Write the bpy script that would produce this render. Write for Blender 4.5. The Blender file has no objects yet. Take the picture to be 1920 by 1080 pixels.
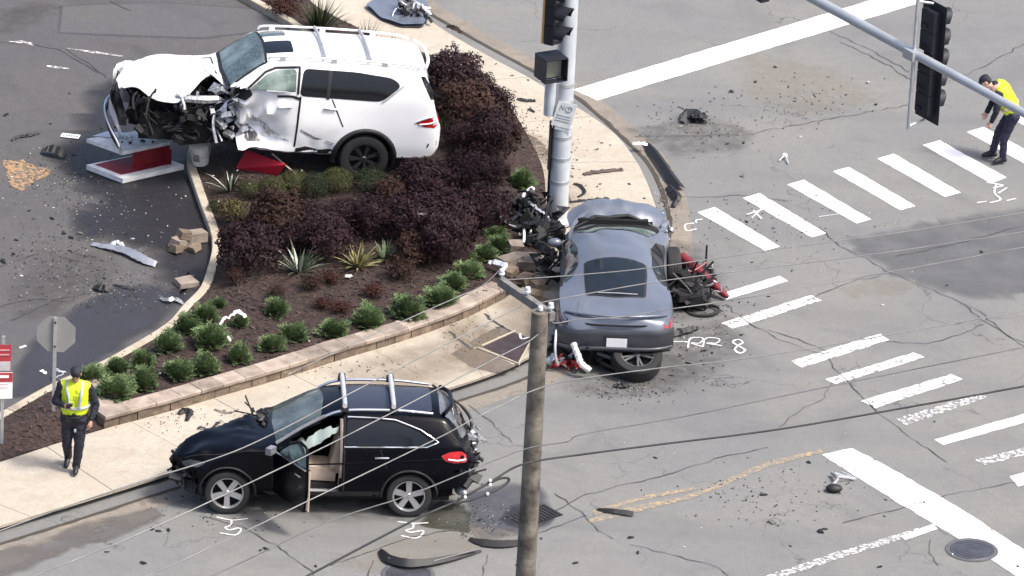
import bpy, bmesh, math, random
import numpy as np
from math import radians, degrees, sin, cos, pi, sqrt, atan2, hypot
from mathutils import Vector, Matrix, Euler, noise
from mathutils.geometry import delaunay_2d_cdt

SC = bpy.context.scene
COL = SC.collection
random.seed(7)

# ------------------------------------------------------------------ camera
PITCH, ROLL, DIST, FPX = radians(24.0), radians(2.9), 118.0, 13000.0
CAM_POS = Vector((0, -DIST * cos(PITCH), DIST * sin(PITCH)))
FWD = Vector((0, cos(PITCH), -sin(PITCH)))
_u = Vector((0, sin(PITCH), cos(PITCH))); _r = Vector((1, 0, 0))
RGT = _r * cos(ROLL) + _u * sin(ROLL)
UPV = -_r * sin(ROLL) + _u * cos(ROLL)
cam_data = bpy.data.cameras.new('camera')
cam_data.sensor_width = 36.0
cam_data.lens = 36.0 * FPX / 1920.0
cam_data.clip_start = 1.0
cam_data.clip_end = 1500.0
cam = bpy.data.objects.new('camera', cam_data)
COL.objects.link(cam)
mw = Matrix((RGT, UPV, -FWD)).transposed().to_4x4()
mw.translation = CAM_POS
cam.matrix_world = mw
SC.camera = cam

# ------------------------------------------------------------------ light
SUN_AZ, SUN_EL = radians(-24), radians(57)       # direction towards the sun, azimuth from +X
world = bpy.data.worlds.new('World'); SC.world = world
world.use_nodes = True
wn = world.node_tree; wn.nodes.clear()
wo = wn.nodes.new('ShaderNodeOutputWorld'); wb = wn.nodes.new('ShaderNodeBackground')
sky = wn.nodes.new('ShaderNodeTexSky'); sky.sky_type = 'NISHITA'
sky.sun_disc = False
sky.sun_elevation = SUN_EL
sky.sun_rotation = pi / 2 - SUN_AZ
sky.air_density = 0.8; sky.dust_density = 5.0; sky.ozone_density = 1.0
wb.inputs['Strength'].default_value = 0.10
wn.links.new(sky.outputs[0], wb.inputs['Color']); wn.links.new(wb.outputs[0], wo.inputs['Surface'])
sl = bpy.data.lights.new('sun', 'SUN'); sl.energy = 1.5; sl.angle = radians(11); sl.color = (1.0, 0.96, 0.89)
sun = bpy.data.objects.new('sun', sl); COL.objects.link(sun)
sd = Vector((cos(SUN_EL) * cos(SUN_AZ), cos(SUN_EL) * sin(SUN_AZ), sin(SUN_EL)))
sun.rotation_euler = sd.to_track_quat('Z', 'Y').to_euler()
SC.view_settings.view_transform = 'Standard'
SC.view_settings.look = 'None'
SC.view_settings.gamma = 1.0
SC.view_settings.use_curve_mapping = False
SC.view_settings.exposure = 1.50

# ------------------------------------------------------------------ helpers
def G(px, py, z=0.0):
    """point of the place at height z seen at photograph pixel (px, py)"""
    d = FWD + RGT * ((px - 960) / FPX) - UPV * ((py - 540) / FPX)
    t = (z - CAM_POS.z) / d.z
    return CAM_POS + d * t

def ray_plane(px, py, p0, n):
    d = FWD + RGT * ((px - 960) / FPX) - UPV * ((py - 540) / FPX)
    t = (Vector(p0) - CAM_POS).dot(n) / d.dot(n)
    return CAM_POS + d * t

def GP(pts, z=0.0):
    return [G(x, y, z) for x, y in pts]

_mats = {}
def mat(name, col, rough=0.6, metal=0.0, var=0.15, scale=8.0, bump=0.0, bscale=60.0, coat=0.0, col2=None, obj_rand=0.0, spec=0.5, detail=4.0):
    if name in _mats: return _mats[name]
    m = bpy.data.materials.new(name); m.use_nodes = True
    nt = m.node_tree; b = nt.nodes['Principled BSDF']
    b.inputs['Roughness'].default_value = rough; b.inputs['Metallic'].default_value = metal
    b.inputs['Specular IOR Level'].default_value = spec
    if coat: b.inputs['Coat Weight'].default_value = coat; b.inputs['Coat Roughness'].default_value = 0.06
    tc = nt.nodes.new('ShaderNodeTexCoord')
    n = nt.nodes.new('ShaderNodeTexNoise'); n.inputs['Scale'].default_value = scale; n.inputs['Detail'].default_value = detail
    nt.links.new(tc.outputs['Object'], n.inputs['Vector'])
    r = nt.nodes.new('ShaderNodeValToRGB')
    c1 = [max(0, c * (1 - var)) for c in col]; c2 = [c * (1 + var) for c in (col2 or col)]
    r.color_ramp.elements[0].position = 0.3; r.color_ramp.elements[1].position = 0.7
    r.color_ramp.elements[0].color = (*c1, 1); r.color_ramp.elements[1].color = (*c2, 1)
    nt.links.new(n.outputs['Fac'], r.inputs['Fac'])
    out = r.outputs['Color']
    if obj_rand:
        oi = nt.nodes.new('ShaderNodeObjectInfo')
        mr = nt.nodes.new('ShaderNodeMapRange'); mr.inputs['To Min'].default_value = 1 - obj_rand; mr.inputs['To Max'].default_value = 1 + obj_rand
        nt.links.new(oi.outputs['Random'], mr.inputs['Value'])
        hs = nt.nodes.new('ShaderNodeHueSaturation')
        nt.links.new(mr.outputs[0], hs.inputs['Value']); nt.links.new(out, hs.inputs['Color']); out = hs.outputs['Color']
    nt.links.new(out, b.inputs['Base Color'])
    if bump:
        n2 = nt.nodes.new('ShaderNodeTexNoise'); n2.inputs['Scale'].default_value = bscale; n2.inputs['Detail'].default_value = 3
        nt.links.new(tc.outputs['Object'], n2.inputs['Vector'])
        bp = nt.nodes.new('ShaderNodeBump'); bp.inputs['Strength'].default_value = bump; bp.inputs['Distance'].default_value = 0.02
        nt.links.new(n2.outputs['Fac'], bp.inputs['Height']); nt.links.new(bp.outputs['Normal'], b.inputs['Normal'])
    _mats[name] = m
    return m

def ground_mat(name, base, warm, dark, big=0.35, speck=0.10, rough=0.85, lanes=None):
    """worn pavement: broad blotches, finer mottling, grit; optional lane wear along an angle"""
    if name in _mats: return _mats[name]
    m = bpy.data.materials.new(name); m.use_nodes = True
    nt = m.node_tree; N = nt.nodes; L = nt.links; b = N['Principled BSDF']
    b.inputs['Roughness'].default_value = rough; b.inputs['Specular IOR Level'].default_value = 0.3
    tc = N.new('ShaderNodeTexCoord')
    def noi(scale, det, vec=None, dist=0.0):
        n = N.new('ShaderNodeTexNoise'); n.inputs['Scale'].default_value = scale; n.inputs['Detail'].default_value = det
        n.inputs['Distortion'].default_value = dist
        L.new(vec or tc.outputs['Object'], n.inputs['Vector']); return n.outputs['Fac']
    def mr(v, a, b_, c, d):
        q = N.new('ShaderNodeMapRange'); q.inputs[1].default_value = a; q.inputs[2].default_value = b_; q.inputs[3].default_value = c; q.inputs[4].default_value = d
        L.new(v, q.inputs[0]); return q.outputs[0]
    def mix(f, a, b_, typ='MIX'):
        q = N.new('ShaderNodeMix'); q.data_type = 'RGBA'; q.blend_type = typ
        if isinstance(f, float): q.inputs[0].default_value = f
        else: L.new(f, q.inputs[0])
        for s, v in ((6, a), (7, b_)):
            if isinstance(v, tuple): q.inputs[s].default_value = (*v, 1)
            else: L.new(v, q.inputs[s])
        return q.outputs[2]
    c = mix(mr(noi(big, 3, None, 0.6), 0.42, 0.62, 0, 1), base, warm)
    mp = N.new('ShaderNodeMapping'); mp.inputs['Location'].default_value = (13, 7, 0); L.new(tc.outputs['Object'], mp.inputs['Vector'])
    c = mix(mr(noi(big * 1.9, 5, mp.outputs[0], 1.2), 0.55, 0.75, 0, 0.75), c, dark)
    if lanes is not None:
        mp2 = N.new('ShaderNodeMapping'); mp2.inputs['Rotation'].default_value = (0, 0, -lanes); mp2.inputs['Scale'].default_value = (0.12, 1.0, 1)
        L.new(tc.outputs['Object'], mp2.inputs['Vector'])
        c = mix(mr(noi(0.9, 4, mp2.outputs[0], 0.3), 0.5, 0.75, 0, 0.6), c, dark)
    c = mix(mr(noi(6, 6, None, 0.8), 0.35, 0.7, 0.0, 0.34), c, dark)
    c = mix(mr(noi(26, 4), 0.40, 0.72, 0.0, 0.55), c, dark)
    mp3 = N.new('ShaderNodeMapping'); mp3.inputs['Location'].default_value = (5, 31, 0); L.new(tc.outputs['Object'], mp3.inputs['Vector'])
    c = mix(mr(noi(17, 5, mp3.outputs[0], 0.4), 0.60, 0.74, 0.0, 0.6), c, warm)
    if lanes is not None:
        wv = N.new('ShaderNodeTexNoise'); wv.inputs['Scale'].default_value = 1.6; wv.inputs['Detail'].default_value = 4; L.new(tc.outputs['Object'], wv.inputs['Vector'])
        va = N.new('ShaderNodeVectorMath'); va.operation = 'MULTIPLY_ADD'; va.inputs[1].default_value = (.9, .9, .9); L.new(wv.outputs['Color'], va.inputs[0]); L.new(tc.outputs['Object'], va.inputs[2])
        vo = N.new('ShaderNodeTexVoronoi'); vo.feature = 'DISTANCE_TO_EDGE'; vo.inputs['Scale'].default_value = 0.42; L.new(va.outputs[0], vo.inputs['Vector'])
        ck = N.new('ShaderNodeMath'); ck.operation = 'MULTIPLY'; L.new(mr(vo.outputs['Distance'], 0.0, 0.006, 0.75, 0.0), ck.inputs[0]); L.new(mr(noi(0.45, 3, mp3.outputs[0]), 0.48, 0.60, 0, 1), ck.inputs[1])
        c = mix(ck.outputs[0], c, tuple(q * .35 for q in dark))
    g = mr(noi(85, 2), 0.3, 0.7, 1 - speck, 1 + speck)
    cc = N.new('ShaderNodeCombineColor')
    for i in range(3): L.new(g, cc.inputs[i])
    c = mix(1.0, c, cc.outputs[0], 'MULTIPLY')
    L.new(c, b.inputs['Base Color'])
    bp = N.new('ShaderNodeBump'); bp.inputs['Strength'].default_value = 0.5; bp.inputs['Distance'].default_value = 0.012
    L.new(noi(70, 4), bp.inputs['Height']); L.new(bp.outputs['Normal'], b.inputs['Normal'])
    _mats[name] = m
    return m

def worn_paint(name, col, under, wear=0.5, scale=9.0):
    """road paint worn through to the pavement in irregular flakes"""
    if name in _mats: return _mats[name]
    m = bpy.data.materials.new(name); m.use_nodes = True
    nt = m.node_tree; N = nt.nodes; L = nt.links; b = N['Principled BSDF']; b.inputs['Roughness'].default_value = 0.8
    tc = N.new('ShaderNodeTexCoord')
    n = N.new('ShaderNodeTexNoise'); n.inputs['Scale'].default_value = scale; n.inputs['Detail'].default_value = 8; n.inputs['Roughness'].default_value = 0.75
    L.new(tc.outputs['Object'], n.inputs['Vector'])
    r = N.new('ShaderNodeValToRGB'); r.color_ramp.elements[0].position = wear - 0.03; r.color_ramp.elements[1].position = wear + 0.04
    r.color_ramp.elements[0].color = (*under, 1); r.color_ramp.elements[1].color = (*col, 1)
    L.new(n.outputs['Fac'], r.inputs['Fac']); L.new(r.outputs['Color'], b.inputs['Base Color'])
    _mats[name] = m
    return m

class MB:
    """collects shapes and links them as ONE mesh object"""
    def __init__(s): s.v = []; s.f = []; s.mi = []
    def add(s, vs, fs, mi=0):
        o = len(s.v); s.v += [tuple(p) for p in vs]
        for f in fs: s.f.append([i + o for i in f]); s.mi.append(mi)
        return s
    def box(s, c, size, rot=None, mi=0, taper=1.0):
        hx, hy, hz = size[0] / 2, size[1] / 2, size[2] / 2
        R = Euler(rot).to_matrix() if rot is not None and not isinstance(rot, Matrix) else (rot or Matrix.Identity(3))
        vs = []
        for z in (-hz, hz):
            k = taper if z > 0 else 1.0
            for x, y in ((-hx, -hy), (hx, -hy), (hx, hy), (-hx, hy)): vs.append(Vector(c) + R @ Vector((x * k, y * k, z)))
        return s.add(vs, [(3, 2, 1, 0), (4, 5, 6, 7), (0, 1, 5, 4), (1, 2, 6, 5), (2, 3, 7, 6), (3, 0, 4, 7)], mi)
    def tube(s, pts, r, n=8, mi=0, cap=True, closed=False):
        pts = [Vector(p) for p in pts]; m = len(pts)
        rs = r if isinstance(r, (list, tuple)) else [r] * m
        vs = []; fs = []; prev = None
        for i, p in enumerate(pts):
            if closed: t = pts[(i + 1) % m] - pts[i - 1]
            else: t = pts[min(i + 1, m - 1)] - pts[max(i - 1, 0)]
            t.normalize()
            if prev is None:
                a = t.orthogonal().normalized()
            else:
                a = prev - t * prev.dot(t)
                a = a.normalized() if a.length > 1e-6 else t.orthogonal().normalized()
            prev = a; bb = t.cross(a)
            for k in range(n): vs.append(p + (a * cos(2 * pi * k / n) + bb * sin(2 * pi * k / n)) * rs[i])
        for i in range(m if closed else m - 1):
            j = (i + 1) % m
            for k in range(n): fs.append((i * n + k, i * n + (k + 1) % n, j * n + (k + 1) % n, j * n + k))
        if cap and not closed: fs.append(tuple(range(n))[::-1]); fs.append(tuple(range((m - 1) * n, m * n)))
        return s.add(vs, fs, mi)
    def cyl(s, p0, p1, r0, r1=None, n=16, mi=0): return s.tube([p0, p1], [r0, r0 if r1 is None else r1], n, mi)
    def prism(s, poly, z0, z1, mi=0):
        n = len(poly)
        if sum(poly[i][0] * poly[(i + 1) % n][1] - poly[(i + 1) % n][0] * poly[i][1] for i in range(n)) < 0: poly = poly[::-1]
        vs = [(p[0], p[1], z0) for p in poly] + [(p[0], p[1], z1) for p in poly]
        return s.add(vs, [tuple(range(n))[::-1], tuple(range(n, 2 * n))] + [(i, (i + 1) % n, n + (i + 1) % n, n + i) for i in range(n)], mi)
    def flat(s, pts, mi=0):
        n = len(pts)
        if sum(pts[i][0] * pts[(i + 1) % n][1] - pts[(i + 1) % n][0] * pts[i][1] for i in range(n)) < 0: pts = pts[::-1]
        return s.add(pts, [tuple(range(n))], mi)
    def lathe(s, prof, M=None, n=24, mi=0, closed=False):
        """prof: (radius, height) pairs round local Z"""
        M = M or Matrix.Identity(4); vs = []; fs = []; m = len(prof)
        for r, h in prof:
            for k in range(n): vs.append(M @ Vector((r * cos(2 * pi * k / n), r * sin(2 * pi * k / n), h)))
        for i in range(m if closed else m - 1):
            j = (i + 1) % m
            for k in range(n): fs.append((i * n + k, i * n + (k + 1) % n, j * n + (k + 1) % n, j * n + k))
        return s.add(vs, fs, mi)
    def sphere(s, c, r, n=12, m=8, mi=0, R=None):
        rr = r if isinstance(r, (tuple, list)) else (r, r, r)
        vs = []; fs = []
        for i in range(m + 1):
            a = pi * i / m
            for k in range(n):
                q = Vector((rr[0] * sin(a) * cos(2 * pi * k / n), rr[1] * sin(a) * sin(2 * pi * k / n), rr[2] * cos(a)))
                if R: q = R @ q
                vs.append(Vector(c) + q)
        for i in range(m):
            for k in range(n): fs.append((i * n + k, (i + 1) * n + k, (i + 1) * n + (k + 1) % n, i * n + (k + 1) % n))
        return s.add(vs, fs, mi)
    def strip(s, pts, w, z=None, mi=0):
        """flat ribbon of width w (scalar or list) along pts"""
        pts = [Vector(p) for p in pts]; m = len(pts); vs = []; fs = []
        for i, p in enumerate(pts):
            t = pts[min(i + 1, m - 1)] - pts[max(i - 1, 0)]; t.z = 0
            if t.length < 1e-7: t = Vector((1, 0, 0))
            t.normalize(); nrm = Vector((-t.y, t.x, 0)); ww = (w[i] if isinstance(w, (list, tuple)) else w) / 2
            a = p + nrm * ww; b_ = p - nrm * ww
            if z is not None: a.z = b_.z = z
            vs += [b_, a]
        for i in range(m - 1): fs.append((2 * i, 2 * i + 2, 2 * i + 3, 2 * i + 1))
        return s.add(vs, fs, mi)
    def deform(s, fn): s.v = [tuple(fn(Vector(p))) for p in s.v]; return s
    def build(s, name, mats, parent=None, smooth=None, off=None):
        me = bpy.data.meshes.new(name)
        vs = s.v
        if off is not None: vs = [(p[0] - off[0], p[1] - off[1], p[2] - off[2]) for p in vs]
        me.from_pydata(vs, [], s.f)
        for m in (mats if isinstance(mats, (list, tuple)) else [mats]): me.materials.append(m)
        if any(s.mi): me.polygons.foreach_set('material_index', s.mi)
        me.validate(); me.update()
        if smooth is not None:
            me.polygons.foreach_set('use_smooth', [True] * len(me.polygons))
            me.set_sharp_from_angle(angle=radians(smooth))
        o = bpy.data.objects.new(name, me); COL.objects.link(o)
        if parent is not None: o.parent = parent
        return o

def sheet_soft_mesh(px, z, m, name, feather=.18, wob=.05, step=.2, seed=0):
    """stain whose edge fades out: inner outline opaque, outer outline clear (vertex attribute)"""
    P = [Vector((p.x, p.y, z)) for p in GP(px, z)]; P = jag(P + [P[0]], wob, step, seed)[:-1]; n = len(P)
    ar = sum(P[i].x * P[(i + 1) % n].y - P[(i + 1) % n].x * P[i].y for i in range(n))
    if ar < 0: P = P[::-1]
    r = random.Random(seed); O = []; I = []
    for i in range(n):
        t = P[(i + 2) % n] - P[i - 2]; t.normalize(); nn = Vector((t.y, -t.x, 0)); f = feather * r.uniform(.6, 1.5)
        O.append(P[i] + nn * f * .6); I.append(P[i] - nn * f * .5)
    mb = MB(); mb.add(I + O, [tuple(range(n))] + [(i, n + i, n + (i + 1) % n, (i + 1) % n) for i in range(n)])
    o = mb.build(name, m); a = o.data.attributes.new('cover', 'FLOAT', 'POINT'); a.data.foreach_set('value', [1.0] * n + [0.0] * n)
    return tag(o, kind='structure')

def stain_mat(name, col, rough=.6, amount=.9, scale=3.0, floor=.25):
    """thin film over the paving; cover fades with the mesh attribute and a noise"""
    if name in _mats: return _mats[name]
    m = bpy.data.materials.new(name); m.use_nodes = True; nt = m.node_tree; N = nt.nodes; L = nt.links; b = N['Principled BSDF']; out = N['Material Output']
    b.inputs['Base Color'].default_value = (*col, 1); b.inputs['Roughness'].default_value = rough
    at = N.new('ShaderNodeAttribute'); at.attribute_name = 'cover'; tc = N.new('ShaderNodeTexCoord')
    n = N.new('ShaderNodeTexNoise'); n.inputs['Scale'].default_value = scale; n.inputs['Detail'].default_value = 6; L.new(tc.outputs['Object'], n.inputs['Vector'])
    mr = N.new('ShaderNodeMapRange'); mr.inputs[1].default_value = .30; mr.inputs[2].default_value = .62; mr.inputs[3].default_value = floor * amount; mr.inputs[4].default_value = amount; L.new(n.outputs['Fac'], mr.inputs[0])
    mu = N.new('ShaderNodeMath'); mu.operation = 'MULTIPLY'; L.new(at.outputs['Fac'], mu.inputs[0]); L.new(mr.outputs[0], mu.inputs[1])
    tr = N.new('ShaderNodeBsdfTransparent'); mx = N.new('ShaderNodeMixShader'); L.new(mu.outputs[0], mx.inputs[0]); L.new(tr.outputs[0], mx.inputs[1]); L.new(b.outputs[0], mx.inputs[2]); L.new(mx.outputs[0], out.inputs['Surface'])
    _mats[name] = m; return m

def tag(o, label=None, cat=None, group=None, kind=None):
    if label: o['label'] = label
    if cat: o['category'] = cat
    if group: o['group'] = group
    if kind: o['kind'] = kind
    return o

def thing(name, label, cat, loc=(0, 0, 0), rot=(0, 0, 0), group=None):
    o = bpy.data.objects.new(name, None); COL.objects.link(o)
    o.location = loc; o.rotation_euler = rot; o.empty_display_size = 0.2
    return tag(o, label, cat, group)

def copy_tree(o, loc, rotz, label, group=None, scale=None):
    c = o.copy(); COL.objects.link(c); c.location = loc; c.rotation_euler = (0, 0, rotz)
    if scale: c.scale = scale
    tag(c, label, None, group)
    for ch in list(o.children):
        k = ch.copy(); COL.objects.link(k); k.parent = c
        for g in list(ch.children):
            q = g.copy(); COL.objects.link(q); q.parent = k
    return c

def smoothline(pts, n=6):
    """Catmull-Rom through pts"""
    P = [Vector(p) for p in pts]; out = []
    for i in range(len(P) - 1):
        p0 = P[max(i - 1, 0)]; p1 = P[i]; p2 = P[i + 1]; p3 = P[min(i + 2, len(P) - 1)]
        for k in range(n):
            t = k / n
            out.append(0.5 * ((2 * p1) + (p2 - p0) * t + (2 * p0 - 5 * p1 + 4 * p2 - p3) * t * t + (3 * p1 - p0 - 3 * p2 + p3) * t ** 3))
    out.append(P[-1]); return out

def jag(pts, amp, step, seed=0):
    """subdivide a polyline and jitter it sideways"""
    rnd = random.Random(seed); out = []
    P = [Vector(p) for p in pts]
    for a, b in zip(P, P[1:]):
        n = max(1, int((b - a).length / step))
        for k in range(n):
            q = a.lerp(b, k / n)
            if out: q = q + Vector((rnd.uniform(-amp, amp), rnd.uniform(-amp, amp), 0))
            out.append(q)
    out.append(P[-1]); return out

def resample(pts, step):
    P = [Vector(p) for p in pts]; out = [P[0]]; d = 0; nxt = step
    for a, b in zip(P, P[1:]):
        L = (b - a).length
        while L > 0 and nxt <= d + L:
            out.append(a.lerp(b, (nxt - d) / L)); nxt += step
        d += L
    return out

def fill_patch(poly, res):
    """dense triangulation of a 2D polygon: (points, triangles)"""
    n = len(poly); pts = []
    for i in range(n):
        a = Vector(poly[i]); b = Vector(poly[(i + 1) % n]); k = max(1, int((b - a).length / res))
        for j in range(k): pts.append(a.lerp(b, j / k))
    nb = len(pts)
    def inside(x, y):
        c = False; j = n - 1
        for i in range(n):
            xi, yi = poly[i][:2]; xj, yj = poly[j][:2]
            if (yi > y) != (yj > y) and x < (xj - xi) * (y - yi) / (yj - yi) + xi: c = not c
            j = i
        return c
    xs = [p[0] for p in poly]; ys = [p[1] for p in poly]
    allp = [Vector((p.x, p.y)) for p in pts]
    x = min(xs) + res * 0.5
    while x < max(xs):
        y = min(ys) + res * 0.5
        while y < max(ys):
            if inside(x, y) and min((x - q.x) ** 2 + (y - q.y) ** 2 for q in pts[:nb]) > (res * 0.45) ** 2: allp.append(Vector((x, y)))
            y += res
        x += res
    vs, es, fs, *_ = delaunay_2d_cdt(allp, [], [list(range(nb))], 1, 1e-5)
    return vs, [tuple(f) for f in fs]

def in_poly(x, y, poly):
    c = False; j = len(poly) - 1
    for i in range(len(poly)):
        xi, yi = poly[i][0], poly[i][1]; xj, yj = poly[j][0], poly[j][1]
        if (yi > y) != (yj > y) and x < (xj - xi) * (y - yi) / (yj - yi) + xi: c = not c
        j = i
    return c

def nz(x, y, z=0.0): return noise.noise(Vector((x, y, z)))
def sstep(a, b, x):
    t = max(0.0, min(1.0, (x - a) / (b - a))); return t * t * (3 - 2 * t)
# ------------------------------------------------------------------ ground
STREET_ANG = radians(41)
A_BASE, A_WARM, A_DARK = (0.172, 0.174, 0.171), (0.198, 0.194, 0.181), (0.124, 0.126, 0.126)
m_street = ground_mat('street_asphalt', A_BASE, A_WARM, A_DARK, 0.30, 0.10, 0.85, lanes=STREET_ANG)
m_lot = ground_mat('lot_asphalt', (0.088, 0.086, 0.090), (0.100, 0.095, 0.092), (0.058, 0.056, 0.059), 0.35, 0.12, 0.85)
m_darkasp = ground_mat('dark_asphalt', (0.115, 0.117, 0.128), (0.125, 0.125, 0.130), (0.085, 0.086, 0.095), 0.5)
m_walk = ground_mat('sidewalk_concrete', (0.39, 0.352, 0.292), (0.43, 0.395, 0.335), (0.29, 0.25, 0.195), 0.5, 0.05, 0.9)
m_kerb = ground_mat('kerb_concrete', (0.44, 0.39, 0.31), (0.46, 0.42, 0.35), (0.27, 0.22, 0.16), 0.9, 0.06, 0.9)
m_gutter = ground_mat('gutter_concrete', (0.21, 0.19, 0.165), (0.25, 0.22, 0.18), (0.12, 0.105, 0.09), 0.7, 0.08, 0.9)
m_joint = mat('joint_dirt', (0.05, 0.042, 0.034), 0.95)
m_crack = mat('crack_dirt', (0.050, 0.049, 0.050), 0.95)
m_mulch = mat('bark_mulch', (0.016, 0.0095, 0.0075), 0.95, var=0.5, scale=14, bump=1.0, bscale=35, col2=(0.036, 0.021, 0.017))
m_white = worn_paint('road_paint', (0.78, 0.77, 0.75), (0.22, 0.22, 0.22), 0.34, 12)
m_worn = worn_paint('worn_road_paint', (0.76, 0.75, 0.73), (0.15, 0.15, 0.155), 0.46, 10)
m_worn2 = worn_paint('faded_road_paint', (0.66, 0.65, 0.62), (0.15, 0.15, 0.155), 0.52, 14)
m_yellow = worn_paint('faded_yellow_paint', (0.36, 0.26, 0.13), (0.172, 0.162, 0.148), 0.53, 11)
m_spray = worn_paint('spray_paint', (0.70, 0.70, 0.70), (0.20, 0.20, 0.20), 0.36, 16)
m_wet = mat('wet_ground', (0.050, 0.050, 0.058), 0.32, var=0.25, scale=1.5, spec=0.5)
m_oil = mat('fluid_stain', (0.034, 0.035, 0.028), 0.2, var=0.3, scale=2)

mb = MB(); mb.flat([(-300, -200, 0), (300, -200, 0), (300, 400, 0), (-300, 400, 0)])
street = tag(mb.build('street', m_street), kind='structure')

K_OUT = smoothline(GP([(-160, 1054), (0, 1003), (150, 956), (268, 918), (430, 867), (620, 808), (841, 741), (943, 709), (1000, 686), (1070, 650), (1145, 598), (1205, 535), (1242, 470), (1253, 412), (1245, 366), (1229, 323), (1208, 288), (1173, 253), (1127, 210), (1074, 167), (999, 122), (892, 64), (781, 0), (690, -55)], .145), 5)
K_IN = smoothline(GP([(-160, 1036), (0, 986), (150, 940), (271, 902), (430, 851), (610, 797), (817, 735), (915, 703), (972, 679), (1046, 638), (1116, 588), (1174, 528), (1212, 468), (1231, 405), (1223, 366), (1198, 309), (1160, 257), (1113, 220), (1060, 187), (999, 149), (915, 104), (827, 52), (752, 0), (660, -55)], .145), 5)
WALL_PX = [(195, 804), (324, 769), (433, 737), (520, 712), (639, 674), (755, 639), (868, 598), (948, 558)]
WALL = resample(smoothline(GP(WALL_PX, .14), 8), 0.05)
S_TAIL_PX = [(992, 530), (1012, 480), (1022, 420), (1022, 350), (1012, 300), (975, 230), (930, 175), (830, 112), (740, 84), (690, 62), (640, 38), (585, 8), (530, -40)]
S_IN = GP([(-160, 915), (0, 866), (100, 833)], .14) + [p.copy() for p in WALL[::6]] + smoothline(GP(S_TAIL_PX, .14), 3)
LOT_PX = [(-160, 845), (-60, 806), (0, 779), (95, 726), (176, 690), (229, 663), (317, 610), (352, 572), (383, 540), (398, 500), (406, 462), (401, 428), (386, 388), (371, 345), (358, 300), (372, 262), (430, 215), (510, 170), (585, 120), (596, 80), (556, 45), (478, 0), (400, -45)]
LOT = smoothline(GP(LOT_PX, .18), 4)

def flatz(P, z): return [Vector((p.x, p.y, z)) for p in P]
# parking lot surface
lot_edge = flatz(LOT, .05)
mb = MB(); mb.flat([Vector((-70, -40, .05)), Vector((-22, -14, .05))] + lot_edge + [Vector((-5, 40, .05)), Vector((-70, 60, .05))])
tag(mb.build('parking_lot', m_lot), kind='structure')

# planting bed
bed_poly = [(p.x, p.y) for p in LOT[::2]] + [(p.x, p.y) for p in S_IN[::-1][::2]]
tailpts = S_IN[3 + len(WALL[::6]):]
nonwall = [Vector((p.x, p.y)) for p in LOT + tailpts + S_IN[:3]]
def seg_dist(q, P):
    best = 9e9
    for a, b in zip(P, P[1:]):
        ab = b - a; t = max(0, min(1, (q - a).dot(ab) / max(1e-9, ab.length_squared))); best = min(best, (q - a - ab * t).length)
    return best
_edges = [[Vector((p.x, p.y)) for p in LOT], [Vector((p.x, p.y)) for p in tailpts], [Vector((p.x, p.y)) for p in S_IN[:4]]]
def zbed(x, y):
    q = Vector((x, y)); d = min(seg_dist(q, e) for e in _edges)
    return .155 + .17 * sstep(0.0, 0.75, d) + 0.02 * nz(x * 1.7, y * 1.7)
vs, fs = fill_patch(bed_poly, 0.28)
mb = MB(); mb.add([(v.x, v.y, zbed(v.x, v.y) + 0.014 * nz(v.x * 9, v.y * 9)) for v in vs], fs)
bed = tag(mb.build('planting_bed', m_mulch, smooth=80), kind='structure')

# bark chips lying on the bed (nobody could count them)
rnd = random.Random(3); mb = MB()
bx = [p[0] for p in bed_poly]; by = [p[1] for p in bed_poly]; cnt = 0
while cnt < 5200:
    x = rnd.uniform(min(bx), max(bx)); y = rnd.uniform(min(by), max(by))
    if not in_poly(x, y, bed_poly): continue
    cnt += 1
    q = Vector((x, y, zbed(x, y) + 0.022)); R = Euler((rnd.uniform(-.5, .5), rnd.uniform(-.5, .5), rnd.uniform(0, 6.3))).to_matrix()
    a, b_ = rnd.uniform(.02, .055), rnd.uniform(.008, .02)
    mb.add([q + R @ Vector(p) for p in ((-a, -b_, 0), (a, -b_ * .6, 0), (a * .9, b_, 0), (-a, b_ * .8, 0))], [(0, 1, 2, 3)], 0 if rnd.random() < .8 else 1)
m_chip = mat('bark_chip', (0.020, 0.012, 0.010), 0.9, var=.5, scale=9, col2=(0.048, 0.029, 0.024))
m_chip2 = mat('pale_chip', (0.060, 0.040, 0.030), 0.9, var=.3)
chips = tag(mb.build('bark_chips', [m_chip, m_chip2]), 'dark shredded bark chips covering the planting bed', 'mulch', kind='stuff')

# lot kerb: narrow concrete edging in sections
kerb_lot = None
LK = resample(LOT, 0.02); sec = 110
root = tag(MB().flat([LK[0] + Vector((0, 0, -.1)), LK[1] + Vector((0, 0, -.1)), LK[1] + Vector((0.01, 0, -.1))]).build('lot_kerb', m_kerb), kind='structure')
def ribbon_block(line, w0, w1, z0, z1, mi=0):
    """solid block following a plan line, from w0 to w1 to its left, z0..z1"""
    mb = MB(); P = [Vector(p) for p in line]; m = len(P); vs = []; fs = []
    for i, p in enumerate(P):
        t = P[min(i + 1, m - 1)] - P[max(i - 1, 0)]; t.z = 0; t.normalize(); nrm = Vector((-t.y, t.x, 0))
        for w, z in ((w0, z0), (w0, z1 - .012), (w0 + math.copysign(.012, w1 - w0), z1), (w1 - math.copysign(.012, w1 - w0), z1), (w1, z1 - .012), (w1, z0)):
            q = p + nrm * w; vs.append((q.x, q.y, z))
    k = 6
    for i in range(m - 1):
        for j in range(k): fs.append((i * k + j, i * k + (j + 1) % k, (i + 1) * k + (j + 1) % k, (i + 1) * k + j))
    fs.append(tuple(range(k))[::-1]); fs.append(tuple(range((m - 1) * k, m * k)))
    return mb.add(vs, fs, mi)
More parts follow.
